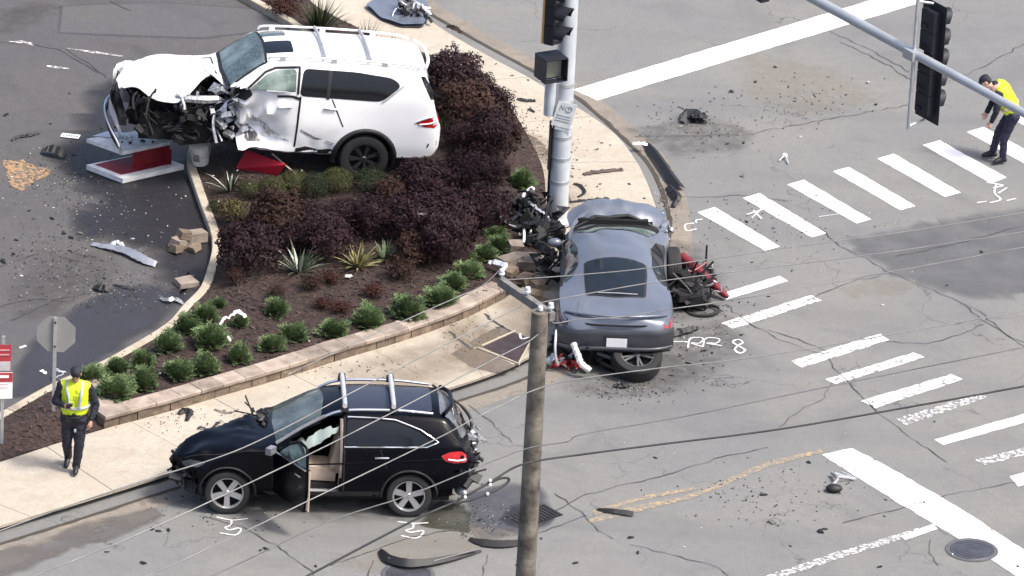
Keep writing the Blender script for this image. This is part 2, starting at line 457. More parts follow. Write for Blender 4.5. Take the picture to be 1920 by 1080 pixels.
for i in range(0, len(LK) - 6, sec):
    ribbon_block(LK[i:i + sec:8] + ([LK[i + sec - 1]] if i + sec <= len(LK) else []), -.075, .075, -.02, .19).build('kerb_section', m_kerb, root, smooth=40)

# street kerb
kroot = tag(MB().flat([K_OUT[0] + Vector((0, 0, -.3)), K_OUT[1] + Vector((0, 0, -.3)), K_OUT[1] + Vector((0.01, 0, -.3))]).build('street_kerb', m_kerb), kind='structure')
KO = resample(K_OUT, 0.05); sec = 61
def nearest(P, q):
    return min(range(len(P)), key=lambda i: (P[i].x - q.x) ** 2 + (P[i].y - q.y) ** 2)
KI = resample(K_IN, 0.02)
for i in range(0, len(KO) - 3, sec):
    line = KO[i:i + sec:4] + ([KO[i + sec - 1]] if i + sec <= len(KO) else [])
    inner = [KI[nearest(KI, p)] for p in line]
    mb = MB(); vs = []; fs = []; m = len(line)
    for a, b_ in zip(line, inner):
        d = (b_ - a); d.z = 0; d.normalize()
        o = a - d * .02
        vs += [(o.x, o.y, -.02), (a.x - d.x * .004, a.y - d.y * .004, .125), (a.x + d.x * .02, a.y + d.y * .02, .147), (b_.x, b_.y, .149), (b_.x, b_.y, -.02)]
    for q in range(m - 1):
        for j in range(5): fs.append((q * 5 + j, q * 5 + (j + 1) % 5, (q + 1) * 5 + (j + 1) % 5, (q + 1) * 5 + j))
    fs.append((4, 3, 2, 1, 0)); fs.append(tuple(range((m - 1) * 5, m * 5)))
    mb.build('kerb_section', m_kerb, kroot, smooth=40)
# gutter pan
vs = []; fs = []
for i, p in enumerate(KO):
    q = KI[nearest(KI, p)]; d = (p - q); d.z = 0; d.normalize()
    w = .42 + .05 * nz(p.x * 1.3, p.y * 1.3)
    a = p; b_ = p + d * w; vs += [(a.x, a.y, .0045), (b_.x, b_.y, .0045)]
for i in range(len(KO) - 1): fs.append((2 * i, 2 * i + 1, 2 * i + 3, 2 * i + 2))
tag(MB().add(vs, fs).build('gutter', m_gutter, smooth=30), kind='structure')
# dirt line along the kerb foot
vs = []; fs = []
for i, p in enumerate(KO):
    q = KI[nearest(KI, p)]; d = (p - q); d.z = 0; d.normalize()
    w = .07 + .05 * abs(nz(p.x * 2.3, p.y * 2.3, 4)); a = p; b_ = p + d * w; vs += [(a.x, a.y, .009), (b_.x, b_.y, .009)]
for i in range(len(KO) - 1): fs.append((2 * i, 2 * i + 1, 2 * i + 3, 2 * i + 2))
tag(MB().add(vs, fs).build('gutter_dirt', m_joint), 'dark silt gathered along the foot of the street kerb', 'dirt', kind='stuff')

# sidewalk: dark bedding and separate slabs
SI = resample(S_IN, 0.02)
walk_poly = [(p.x, p.y) for p in KI[::12]] + [(p.x, p.y) for p in SI[::-1][::12]]
vs, fs = fill_patch(walk_poly, 0.6)
walk = tag(MB().add([(v.x, v.y, .128) for v in vs], fs).build('sidewalk', m_joint), kind='structure')
JOINTS = [((-158, 914), (-158, 1035)), ((-115, 902), (58, 968)), ((86, 837), (213, 921)), ((245, 790), (385, 866)), ((400, 746), (535, 819)), ((551, 703), (690, 773)), ((700, 655), (835, 729)), ((842, 608), (905, 706)), ((908, 578), (985, 673)), ((1000, 510), (1130, 575)), ((1022, 380), (1229, 395)), ((1014, 305), (1195, 303)), ((975, 230), (1110, 218)), ((900, 150), (990, 145)), ((800, 102), (890, 90)), ((690, 62), (800, 36)), ((560, -10), (690, -35))]
for (a0, b0), (a1, b1) in zip(JOINTS, JOINTS[1:]):
    i0, i1 = nearest(SI, G(*a0, .14)), nearest(SI, G(*a1, .14)); o0, o1 = nearest(KI, G(*b0, .14)), nearest(KI, G(*b1, .14))
    inn = [SI[i] for i in range(i0, max(i1, i0 + 1), 10)] + [SI[i1]]; out = [KI[i] for i in range(o0, max(o1, o0 + 1), 10)] + [KI[o1]]
    poly = [Vector((p.x, p.y)) for p in out + inn[::-1]]
    c = sum(poly, Vector((0, 0))) / len(poly); k = 0.994
    poly = [tuple(c + (p - c) * k) for p in poly]
    MB().prism(poly, .10, .141 + random.uniform(-.002, .002)).build('slab', m_walk, walk)

# dark ragged stains on the walk round the vault, and its covers
m_patchdark = ground_mat('dirty_concrete', (0.14, 0.12, 0.10), (0.18, 0.15, 0.12), (0.075, 0.065, 0.06), 1.5, 0.1)
m_plate = mat('rusted_steel_plate', (0.075, 0.052, 0.055), 0.55, 0.5, var=.3, scale=5)
m_steel = mat('galvanised_steel', (0.46, 0.48, 0.50), 0.42, 0.6, var=.12, scale=6)
vt = thing('utility_vault', 'rusty steel vault cover with pale frame set in the sidewalk by the wall end', 'vault', G(940, 655, .14))
o_ = vt.location
def flat_part(name, px, z, m, parent, off, wob=0.0, seed=0):
    P = GP(px, z)
    if wob: P = jag(P + [P[0]], wob, .12, seed)[:-1]
    P = [Vector((p.x, p.y, z)) for p in P]
    return MB().prism([(p.x, p.y) for p in P], z - .02, z).build(name, m, parent, off=off)
flat_part('cover_plate', [(905, 650), (964, 623), (997, 635), (972, 679)], .150, m_plate, vt, o_)
for a, b_ in (((893, 652), (974, 683)), ((903, 649), (966, 621)), ((973, 681), (1000, 632))):
    P = GP([a, b_], .152); MB().tube([P[0], P[1]], .022, 4).build('frame_bar', m_kerb, vt, off=o_)
MB().flat(jag(GP([(845, 664), (870, 649), (896, 653), (968, 685), (945, 696), (924, 700), (896, 692), (845, 664)], .1455), .03, .1, 5)[:-1]).build('sunken_patch', m_patchdark, vt, off=o_)
MB().flat(jag(GP([(880, 642), (905, 628), (940, 611), (958, 620), (905, 647), (886, 652), (880, 642)], .1455), .03, .1, 6)[:-1]).build('dirt_patch', m_patchdark, vt, off=o_)
mb = MB()
for P in ([(841, 621), (856, 634), (871, 645), (884, 655)], [(908, 588), (924, 602), (940, 611), (961, 623)], [(930, 615), (945, 612)]): mb.strip(jag(GP(P, .146), .02, .1, 2), .05, .146)
tag(mb.build('sidewalk_cracks', m_crack), kind='structure')

# retaining wall of split blocks under cap stones
m_cap = mat('cap_stone', (0.235, 0.192, 0.158), 0.85, var=.2, scale=4, bump=.5, bscale=30, obj_rand=.25, col2=(0.28, 0.232, 0.193))
m_block = mat('split_block', (0.165, 0.124, 0.090), 0.9, var=.3, scale=6, bump=.9, bscale=25, obj_rand=.25)
wl = thing('retaining_wall', 'low curved retaining wall of tan blocks with cap stones along the sidewalk', 'wall', WALL[0])
def wallpt(i, w, z):
    i = max(0, min(len(WALL) - 1, i)); t = WALL[min(i + 2, len(WALL) - 1)] - WALL[max(i - 2, 0)]; t.z = 0; t.normalize()
    return WALL[i] + Vector((-t.y, t.x, 0)) * w + Vector((0, 0, z))
rnd = random.Random(11)
def wall_block(i0, i1, w0, w1, z0, z1, m, name, inset=0.006):
    n = 3; vs = []; fs = []
    for q in range(n + 1):
        f = i0 + (i1 - i0) * (q / n); k = int(f)
        sh = inset if q == 0 else (-inset if q == n else 0)
        t = wallpt(k + 1, 0, 0) - wallpt(k - 1, 0, 0); t.normalize()
        for w, z in ((w0, z0), (w0 - .004, z1 - .015), (w0 + .015, z1), (w1, z1), (w1, z0)):
            vs.append(wallpt(k, w, z) + t * sh + Vector((rnd.uniform(-.003, .003), rnd.uniform(-.003, .003), rnd.uniform(-.002, .002))))
    for q in range(n):
        for j in range(5): fs.append((q * 5 + j, q * 5 + (j + 1) % 5, (q + 1) * 5 + (j + 1) % 5, (q + 1) * 5 + j))
    fs.append((4, 3, 2, 1, 0)); fs.append(tuple(range(n * 5, n * 5 + 5)))
    MB().add(vs, fs).build(name, m, wl, off=WALL[0])
nW = len(WALL)
mbk = MB(); pp = WALL[::6] + [WALL[-1]]
core = []
for i in list(range(0, nW, 6)) + [nW - 1]: core.append(wallpt(i, .03, 0))
ribbon_block(core, 0, .2, -.05, .12).build('wall_core', m_joint, wl, off=WALL[0])
def hgt(i): return .145 + .02 * (1 - i / nW) 
i = 0
while i < nW - 3:
    k = min(nW - 1, i + rnd.choice((7, 8, 9, 6)));
    wall_block(i, k, rnd.uniform(-.012, .008), .22, -.04, hgt(i), m_block, 'wall_block'); i = k
i = 0
while i < nW - 3:
    k = min(nW - 1, i + rnd.choice((8, 9, 10)))
    wall_block(i, k, -.035 + rnd.uniform(-.008, .008), .31 + rnd.uniform(-.01, .01), hgt(i) + .004, hgt(i) + .07 + rnd.uniform(-.005, .005), m_cap, 'cap_stone', .004); i = k
# the return at its left end
e0 = wallpt(0, .0, 0); e1 = G(168, 742, .14)
dv = (e1 - e0); dv.z = 0; Lr = dv.length; dv.normalize(); nv = Vector((-dv.y, dv.x, 0)) * -1
for q in range(3):
    a = e0 + dv * (.33 + q * (Lr - .2) / 3); b_ = a + dv * ((Lr - .2) / 3 - .008)
    for nm, z0, z1, w0, w1, m in (('wall_block', -.04, .16, -.02, .2, m_block), ('cap_stone', .166, .235, -.05, .25, m_cap)):
        P = [a + nv * w0, b_ + nv * w0, b_ + nv * w1, a + nv * w1]
        MB().prism([(p.x, p.y) for p in P], .14 + z0, .14 + z1).build(nm, m, wl, off=WALL[0])

# ------------------------------------------------------------------ patches, stains, puddles, one painted shade
def sheet(name, px, z, m, wob=.05, step=.25, seed=0, label=None, cat=None):
    P = GP(px, z); P = jag(P + [P[0]], wob, step, seed)[:-1] if wob else P
    o = MB().flat([Vector((p.x, p.y, z)) for p in P]).build(name, m)
    return tag(o, label, cat, kind='structure')
sheet_soft_mesh([(1590, 452), (1700, 425), (1960, 385), (1960, 540), (1850, 562), (1770, 545), (1670, 510)], .004, stain_mat('dark_asphalt_film', (.095, .097, .108), .75, .50, 1.6, .5), 'asphalt_patch', .20, .10, .18, 1)
sheet('trench_patch', [(118, 12), (300, 5), (545, 22), (540, 52), (380, 70), (240, 66), (113, 60)], .054, ground_mat('trench_asphalt', (.095, .094, .10), (.10, .097, .095), (.07, .07, .075), .4), .01, .5, 2)
sheet('patch_seam', [(112, 10), (300, 3), (552, 20), (547, 54), (380, 73), (240, 69), (108, 62)], .052, mat('tar_seam', (.05, .05, .055), .8), .01, .5, 2)
m_grime_shade = stain_mat('grime_shade_film', (.060, .057, .055), .85, .34, 4.5); m_damp = stain_mat('damp_film', (.062, .063, .076), .45, .85, 1.0); m_wetoil = stain_mat('oil_film', (.022, .021, .025), .45, .92, 1.3); m_wetlot = stain_mat('soaked_lot_film', (.020, .019, .023), .5, .95, 1.6, .72); m_dirt = stain_mat('tan_dirt_film', (.25, .22, .175), .95, .30, 3.5)
sheet_soft_mesh([(0, 1082), (-50, 1040), (60, 1020), (180, 975), (290, 955), (300, 968), (260, 985), (200, 1012), (120, 1030), (60, 1062)], .012, stain_mat('old_patch_film', (.105, .095, .088), .85, .95, 1.2), 'gutter_patch', .12, .05, .15, 3)
sheet_soft_mesh([(878, 925), (960, 905), (1010, 915), (1036, 965), (1020, 985), (985, 1000), (900, 1012), (880, 985)], .006, m_damp, 'wet_patch', .12, .03, .15, 4)
sheet_soft_mesh([(805, 955), (830, 938), (868, 945), (881, 962), (879, 1000), (830, 992), (790, 985)], .010, stain_mat('coolant_film', (.050, .050, .034), .25, .95, 1), 'coolant_puddle', .05, .02, .1, 5)
sheet_soft_mesh([(940, 975), (960, 950), (1005, 940), (1038, 968), (1020, 985), (970, 990)], .010, m_wetoil, 'wet_patch', .10, .03, .1, 14)
sheet_soft_mesh([(175, 170), (240, 150), (300, 200), (356, 320), (372, 370), (392, 420), (398, 470), (385, 520), (345, 560), (318, 520), (300, 470), (220, 445), (160, 440), (150, 400), (195, 380), (150, 330), (110, 300), (150, 260), (165, 210)], .054, m_wetlot, 'fluid_stain', .45, .10, .2, 6)
sheet_soft_mesh([(20, 745), (40, 690), (70, 640), (110, 605), (160, 570), (230, 535), (300, 540), (338, 560), (312, 590), (240, 640), (175, 678), (100, 715), (50, 742)], .0545, stain_mat('lot_damp_film', (.036, .036, .044), .5, .90, 1.0, .6), 'wet_patch', .22, .05, .25, 7)
sheet_soft_mesh([(20, 540), (60, 500), (150, 470), (220, 480), (180, 540), (110, 590), (40, 600)], .0535, m_grime_shade, 'grime', .35, .1, .25, 17)
sheet_soft_mesh([(0, 20), (90, 4), (110, 12), (60, 45), (0, 60)], .0535, m_grime_shade, 'grime', .3, .08, .3, 9)
sheet('absorbent_powder', [(8, 300), (40, 300), (70, 312), (100, 318), (85, 330), (60, 345), (40, 360), (18, 345)], .056, worn_paint('spilled_absorbent', (.34, .205, .095), (.085, .080, .075), .50, 13), .05, .08, 10)
for k_, (px_, m_, z_, f_) in enumerate([([(1255, 640), (1300, 610), (1370, 600), (1400, 650), (1330, 700), (1250, 735), (1130, 745), (1060, 725), (1120, 690)], m_grime_shade, .009, .4), ([(1250, 450), (1310, 460), (1350, 520), (1345, 590), (1260, 600)], m_grime_shade, .008, .35), ([(1180, 240), (1330, 220), (1420, 250), (1380, 280), (1260, 290)], m_grime_shade, .008, .3), ([(1400, 100), (1560, 130), (1640, 190), (1500, 215), (1400, 180)], m_dirt, .004, .5), ([(1580, 540), (1650, 525), (1720, 530), (1690, 552), (1600, 556)], m_dirt, .008, .2), ([(400, 955), (600, 975), (820, 975), (840, 950), (700, 930), (450, 930)], m_grime_shade, .008, .3), ([(620, 1060), (720, 1010), (880, 985), (1000, 1000), (900, 1030), (760, 1080)], m_dirt, .004, .3)]): sheet_soft_mesh(px_, z_ + .0007 * k_, m_, 'pavement_stain_shade', f_ * .7, .04, .25, 60 + k_)  # the sheet along the black SUV's near side paints its contact shadow
m_wstain = stain_mat('walk_stain', (.22, .17, .12), .95, .42, 1.8)
for k_, px_ in enumerate([[(620, 700), (760, 655), (880, 610), (930, 640), (870, 700), (800, 730), (680, 745)], [(975, 240), (1010, 300), (1040, 380), (1100, 420), (1060, 330), (1020, 260)], [(930, 560), (1000, 540), (1040, 600), (1000, 660), (940, 620)], [(840, 610), (900, 590), (960, 640), (900, 700), (840, 670)]]): sheet_soft_mesh(px_, .1445 + .0004 * k_, m_wstain, 'sidewalk_stain', .3, .08, .2, 90 + k_)

# ------------------------------------------------------------------ road markings
def marking(px, m=m_white, wob=0.009, name='road_marking', z=.006, seed=0):
    P = GP(px, z); P = jag(P + [P[0]], wob, .12, seed)[:-1]
    return tag(MB().flat([Vector((p.x, p.y, z)) for p in P]).build(name, m), kind='structure')
for q in ([(1075, 168), (1640, -2), (1745, -8), (1722, 6), (1120, 188)],): marking(q, name='stop_line')
BARS = [[(1308, 398), (1340, 388), (1462, 462), (1435, 470)], [(1393, 371), (1424, 362), (1549, 437), (1522, 445)], [(1476, 346), (1507, 337), (1633, 411), (1606, 419)], [(1562, 321), (1592, 313), (1716, 386), (1688, 394)], [(1645, 297), (1676, 288), (1801, 361), (1772, 369)], [(1730, 272), (1762, 263), (1888, 333), (1858, 343)], [(1813, 247), (1845, 238), (1972, 308), (1942, 318)], [(1896, 222), (1930, 213), (2060, 285), (2030, 293)]]
for i, q in enumerate(BARS): marking(q, name='crosswalk_bar', seed=i)
marking([(1362, 562), (1348, 552), (1462, 517), (1477, 527)], m_white, name='crosswalk_bar')
for i, q in enumerate(([(1352, 606), (1372, 617), (1540, 563), (1522, 553)], [(1484, 677), (1503, 689), (1668, 637), (1650, 625)], [(1547, 711), (1566, 720), (1734, 670), (1714, 661)], [(1614, 752), (1640, 765), (1806, 711), (1784, 701)])): marking(q, m_worn, .015, 'crosswalk_bar', seed=i + 20)
marking([(1680, 785), (1700, 797), (1850, 745), (1835, 738)], m_worn2, .015, 'crosswalk_bar', seed=31)
marking([(1752, 824), (1770, 834), (1980, 775), (1962, 764)], m_white, .01, 'crosswalk_bar', seed=32)
marking([(1828, 862), (1846, 872), (1990, 835), (1980, 825)], m_worn2, .015, 'crosswalk_bar', seed=33)
marking([(1893, 893), (1908, 912), (1990, 890), (1980, 870)], m_white, .01, 'crosswalk_bar', seed=34)
marking([(1541, 852), (1600, 890), (1680, 940), (1760, 987), (1834, 1033), (1930, 1096), (1985, 1072), (1900, 1018), (1815, 962), (1700, 895), (1640, 861), (1597, 840)], worn_paint('stop_line_paint', (.80, .79, .77), (.17, .17, .172), .40, 7), .012, 'stop_line', seed=40)
marking([(1110, 958), (1200, 930), (1300, 912), (1306, 918), (1200, 938), (1116, 966)], m_yellow, .01, 'centre_line', seed=41)
marking([(1104, 972), (1180, 950), (1300, 925), (1440, 865), (1540, 842), (1542, 848), (1445, 874), (1300, 934), (1185, 962), (1106, 982)], m_yellow, .01, 'centre_line', seed=42)
marking([(1420, 1085), (1437, 1092), (1580, 1045), (1757, 990), (1750, 982), (1570, 1035)], m_worn2, .012, 'lane_line', seed=43)
marking([(1690, 1005), (1697, 1012), (1757, 992), (1750, 982)], m_white, .01, 'lane_line', seed=44, z=.010)

# cracks and sealed seams
CR = [[(1540, 430), (1575, 462), (1610, 478), (1670, 512), (1740, 540), (1800, 565), (1850, 605), (1925, 650)], [(1800, 565), (1840, 585), (1890, 630), (1925, 642)], [(1360, 570), (1400, 603), (1440, 625), (1500, 650), (1552, 665), (1560, 690), (1580, 706), (1600, 728), (1640, 768), (1700, 815), (1775, 866)], [(1440, 618), (1500, 636), (1552, 660)], [(1560, 718), (1545, 745), (1490, 775), (1460, 800)], [(1500, 572), (1560, 540), (1612, 524), (1652, 516)], [(1660, 640), (1740, 645), (1790, 630), (1845, 608)], [(1000, 985), (1100, 925), (1250, 890), (1340, 860), (1440, 838)], [(380, 968), (450, 985), (520, 1022), (600, 1084)], [(1190, 256), (1400, 252), (1500, 232), (1600, 215), (1705, 196)], [(1555, 58), (1630, 92), (1705, 135)], [(1575, 78), (1640, 108), (1712, 150)], [(1800, 145), (1860, 118), (1925, 78)], [(1040, 925), (1090, 958), (1112, 985), (1150, 1010)], [(1180, 1020), (1340, 1060), (1400, 1100)], [(880, 760), (930, 800), (960, 830)], [(1580, 980), (1660, 960), (1790, 925), (1925, 900)], [(1750, 985), (1770, 1000), (1800, 1012)], [(620, 1060), (690, 1035), (760, 1010), (900, 985), (1010, 1000), (1100, 965)], [(700, 1050), (690, 1080)], [(900, 1085), (915, 1040)], [(1760, 1060), (1740, 1030), (1745, 1010)], [(1260, 370), (1400, 366), (1480, 378)], [(1680, 480), (1800, 455), (1925, 420)]]
mb = MB()
for i, c in enumerate(CR):
    P = jag(GP(c, .013), .035, .14, i); mb.strip(P, [random.uniform(.006, .020) for _ in P], .013)
tag(mb.build('road_cracks', m_crack), kind='structure')
mb = MB()
for i, c in enumerate([[(0, 78), (60, 82), (110, 92), (140, 110), (185, 138)], [(125, 92), (160, 115), (200, 145)], [(205, 0), (225, 12), (245, 20)], [(0, 500), (80, 470), (150, 490)], [(20, 600), (110, 560), (160, 550)], [(0, 575), (60, 560), (130, 565)]]):
    P = jag(GP(c, .062), .03, .15, i + 50); mb.strip(P, [random.uniform(.008, .022) for _ in P], .062)
tag(mb.build('lot_cracks', m_crack), kind='structure')
for q in ([(12, 78), (50, 82), (64, 86), (60, 80), (40, 76)], [(88, 122), (130, 127), (128, 130), (88, 126)], [(122, 90), (172, 95), (230, 104), (230, 107), (172, 99)]): marking(q, m_worn2, .01, 'parking_line', .058)

# spray marks left by investigators
def strokes(name, lines, w, z=.011):
    mb = MB()
    for k, l in enumerate(lines):
        P = smoothline(GP(l, z), 5); mb.strip(P, [w * (.42 + .55 * abs(nz(q_.x * 9, q_.y * 9))) for q_ in P], z + k * .0012)
    return tag(mb.build(name, m_spray), kind='structure')
strokes('spray_mark', [[(406, 969), (435, 975), (465, 972)], [(434, 975), (433, 984), (423, 989), (430, 994), (446, 990), (452, 993), (447, 1000), (438, 1003), (412, 999)]], .055)
strokes('spray_mark', [[(746, 978), (775, 981), (803, 980)], [(775, 981), (774, 990), (762, 994), (770, 998), (790, 995), (794, 998), (787, 1006), (776, 1009), (752, 1004)]], .055)
strokes('spray_mark', [[(1259, 652), (1259, 632)], [(1259, 640), (1290, 641)]], .06)
strokes('spray_mark', [[(1290, 652), (1295, 634), (1318, 634), (1312, 643), (1296, 643), (1318, 650)]], .05)
strokes('spray_mark', [[(1318, 650), (1324, 634), (1348, 635), (1344, 643), (1324, 643), (1354, 648)]], .05)
strokes('spray_mark', [[(1384, 648), (1374, 641), (1384, 636), (1393, 642), (1383, 648), (1378, 656), (1388, 662), (1397, 656), (1384, 648)]], .06)
strokes('spray_mark', [[(1302, 418), (1285, 421), (1288, 432), (1306, 429)], [(1317, 411), (1305, 413), (1306, 418)]], .05)
strokes('spray_mark', [[(1400, 402), (1432, 392)], [(1412, 394), (1428, 410)], [(1436, 384), (1410, 408)]], .05)
strokes('spray_mark', [[(1850, 342), (1880, 347), (1862, 352)], [(1868, 345), (1865, 362), (1876, 374), (1856, 380)], [(1888, 352), (1872, 362)]], .06)
strokes('spray_mark', [[(1832, 380), (1850, 377)], [(1888, 376), (1905, 372)]], .05)
strokes('spray_mark', [[(1535, 406), (1580, 400)], [(1475, 412), (1505, 409)]], .025)
strokes('spray_mark', [[(975, 625), (978, 635), (992, 632)]], .06, .155)
# ------------------------------------------------------------------ vehicles
m_wpaint = mat('white_car_paint', (0.84, 0.84, 0.84), 0.28, var=.02, scale=2, coat=.5)
m_gpaint = mat('grey_car_paint', (0.130, 0.148, 0.186), 0.34, 0.2, var=.08, scale=3, coat=.4)
m_gbump = mat('grey_bumper_paint', (0.034, 0.037, 0.046), 0.40, 0.15, var=.06, scale=2, coat=.3)
m_bpaint = mat('black_car_paint', (0.0008, 0.0011, 0.0032), 0.22, var=.1, scale=2, coat=.05, spec=.16)
m_tint = mat('tinted_glass', (0.006, 0.0075, 0.010), 0.08, var=.05, spec=.4)
m_clear = mat('car_glass', (0.055, 0.075, 0.075), 0.06, var=.25, scale=2.5, coat=.4)
m_rub = mat('tyre_rubber', (0.014, 0.014, 0.015), 0.8, var=.2)
m_blackpl = mat('black_plastic', (0.011, 0.011, 0.0125), 0.6, var=.25, scale=6)
m_void = mat('dark_cavity', (0.006, 0.006, 0.007), 0.9)
m_alloy = mat('alloy_wheel', (0.46, 0.46, 0.48), 0.32, 0.75, var=.05)
m_dalloy = mat('dark_alloy', (0.07, 0.072, 0.08), 0.35, 0.7, var=.1)
m_chrome = mat('chrome_trim', (0.75, 0.76, 0.78), 0.15, 0.95, var=.03)
m_silver = mat('silver_trim', (0.62, 0.63, 0.65), 0.3, 0.5, var=.05)
m_torn = mat('torn_metal', (0.40, 0.41, 0.43), 0.35, 0.6, var=.5, scale=18, bump=.6, bscale=20)
m_engine = mat('engine_metal', (0.016, 0.0165, 0.018), 0.6, 0.3, var=.6, scale=14)
m_red = mat('red_lamp', (0.40, 0.012, 0.018), 0.12, var=.3, scale=12, coat=.8)
m_beige = mat('beige_upholstery', (0.42, 0.34, 0.27), 0.8, var=.1)
m_airbag = mat('airbag_fabric', (0.42, 0.50, 0.47), 0.8, var=.1, scale=5)
m_plate_w = mat('number_plate_white', (0.78, 0.78, 0.80), 0.5, var=.04)
m_plate_b = mat('plate_blue', (0.08, 0.10, 0.28), 0.5)

def crazed(name, base, crack, scale=14):
    if name in _mats: return _mats[name]
    m = bpy.data.materials.new(name); m.use_nodes = True; nt = m.node_tree; N = nt.nodes; L = nt.links; b = N['Principled BSDF']
    b.inputs['Roughness'].default_value = .12; tc = N.new('ShaderNodeTexCoord')
    v = N.new('ShaderNodeTexVoronoi'); v.feature = 'DISTANCE_TO_EDGE'; v.inputs['Scale'].default_value = scale; L.new(tc.outputs['Object'], v.inputs['Vector'])
    n = N.new('ShaderNodeTexNoise'); n.inputs['Scale'].default_value = 2.2; n.inputs['Detail'].default_value = 5; L.new(tc.outputs['Object'], n.inputs['Vector'])
    r = N.new('ShaderNodeMapRange'); r.inputs[1].default_value = 0.0; r.inputs[2].default_value = .06; r.inputs[3].default_value = .55; r.inputs[4].default_value = 0; L.new(v.outputs['Distance'], r.inputs[0])
    r2 = N.new('ShaderNodeMapRange'); r2.inputs[1].default_value = .45; r2.inputs[2].default_value = .7; r2.inputs[3].default_value = 0; r2.inputs[4].default_value = .8; L.new(n.outputs['Fac'], r2.inputs[0])
    ad = N.new('ShaderNodeMath'); ad.operation = 'MAXIMUM'; L.new(r.outputs[0], ad.inputs[0]); L.new(r2.outputs[0], ad.inputs[1])
    mx = N.new('ShaderNodeMix'); mx.data_type = 'RGBA'; mx.inputs[6].default_value = (*base, 1); mx.inputs[7].default_value = (*crack, 1)
    L.new(ad.outputs[0], mx.inputs[0]); L.new(mx.outputs[2], b.inputs['Base Color']); _mats[name] = m; return m
m_shatter = crazed('shattered_glass', (.045, .065, .070), (.24, .31, .31))

def pchip(xs, ys):
    xs = np.array(xs, float); ys = np.array(ys, float); h = np.diff(xs); d = np.diff(ys) / h; n = len(xs); m = np.zeros(n)
    for i in range(1, n - 1):
        if d[i - 1] * d[i] > 0:
            w1 = 2 * h[i] + h[i - 1]; w2 = h[i] + 2 * h[i - 1]; m[i] = (w1 + w2) / (w1 / d[i - 1] + w2 / d[i])
    m[0] = d[0]; m[-1] = d[-1]
    def f(x):
        x = min(max(x, xs[0]), xs[-1]); i = min(int(np.searchsorted(xs, x, 'right')) - 1, n - 2); i = max(i, 0)
        t = (x - xs[i]) / h[i]; t2 = t * t; t3 = t2 * t
        return float((2 * t3 - 3 * t2 + 1) * ys[i] + (t3 - 2 * t2 + t) * h[i] * m[i] + (-2 * t3 + 3 * t2) * ys[i + 1] + (t3 - t2) * h[i] * m[i + 1])
    return f

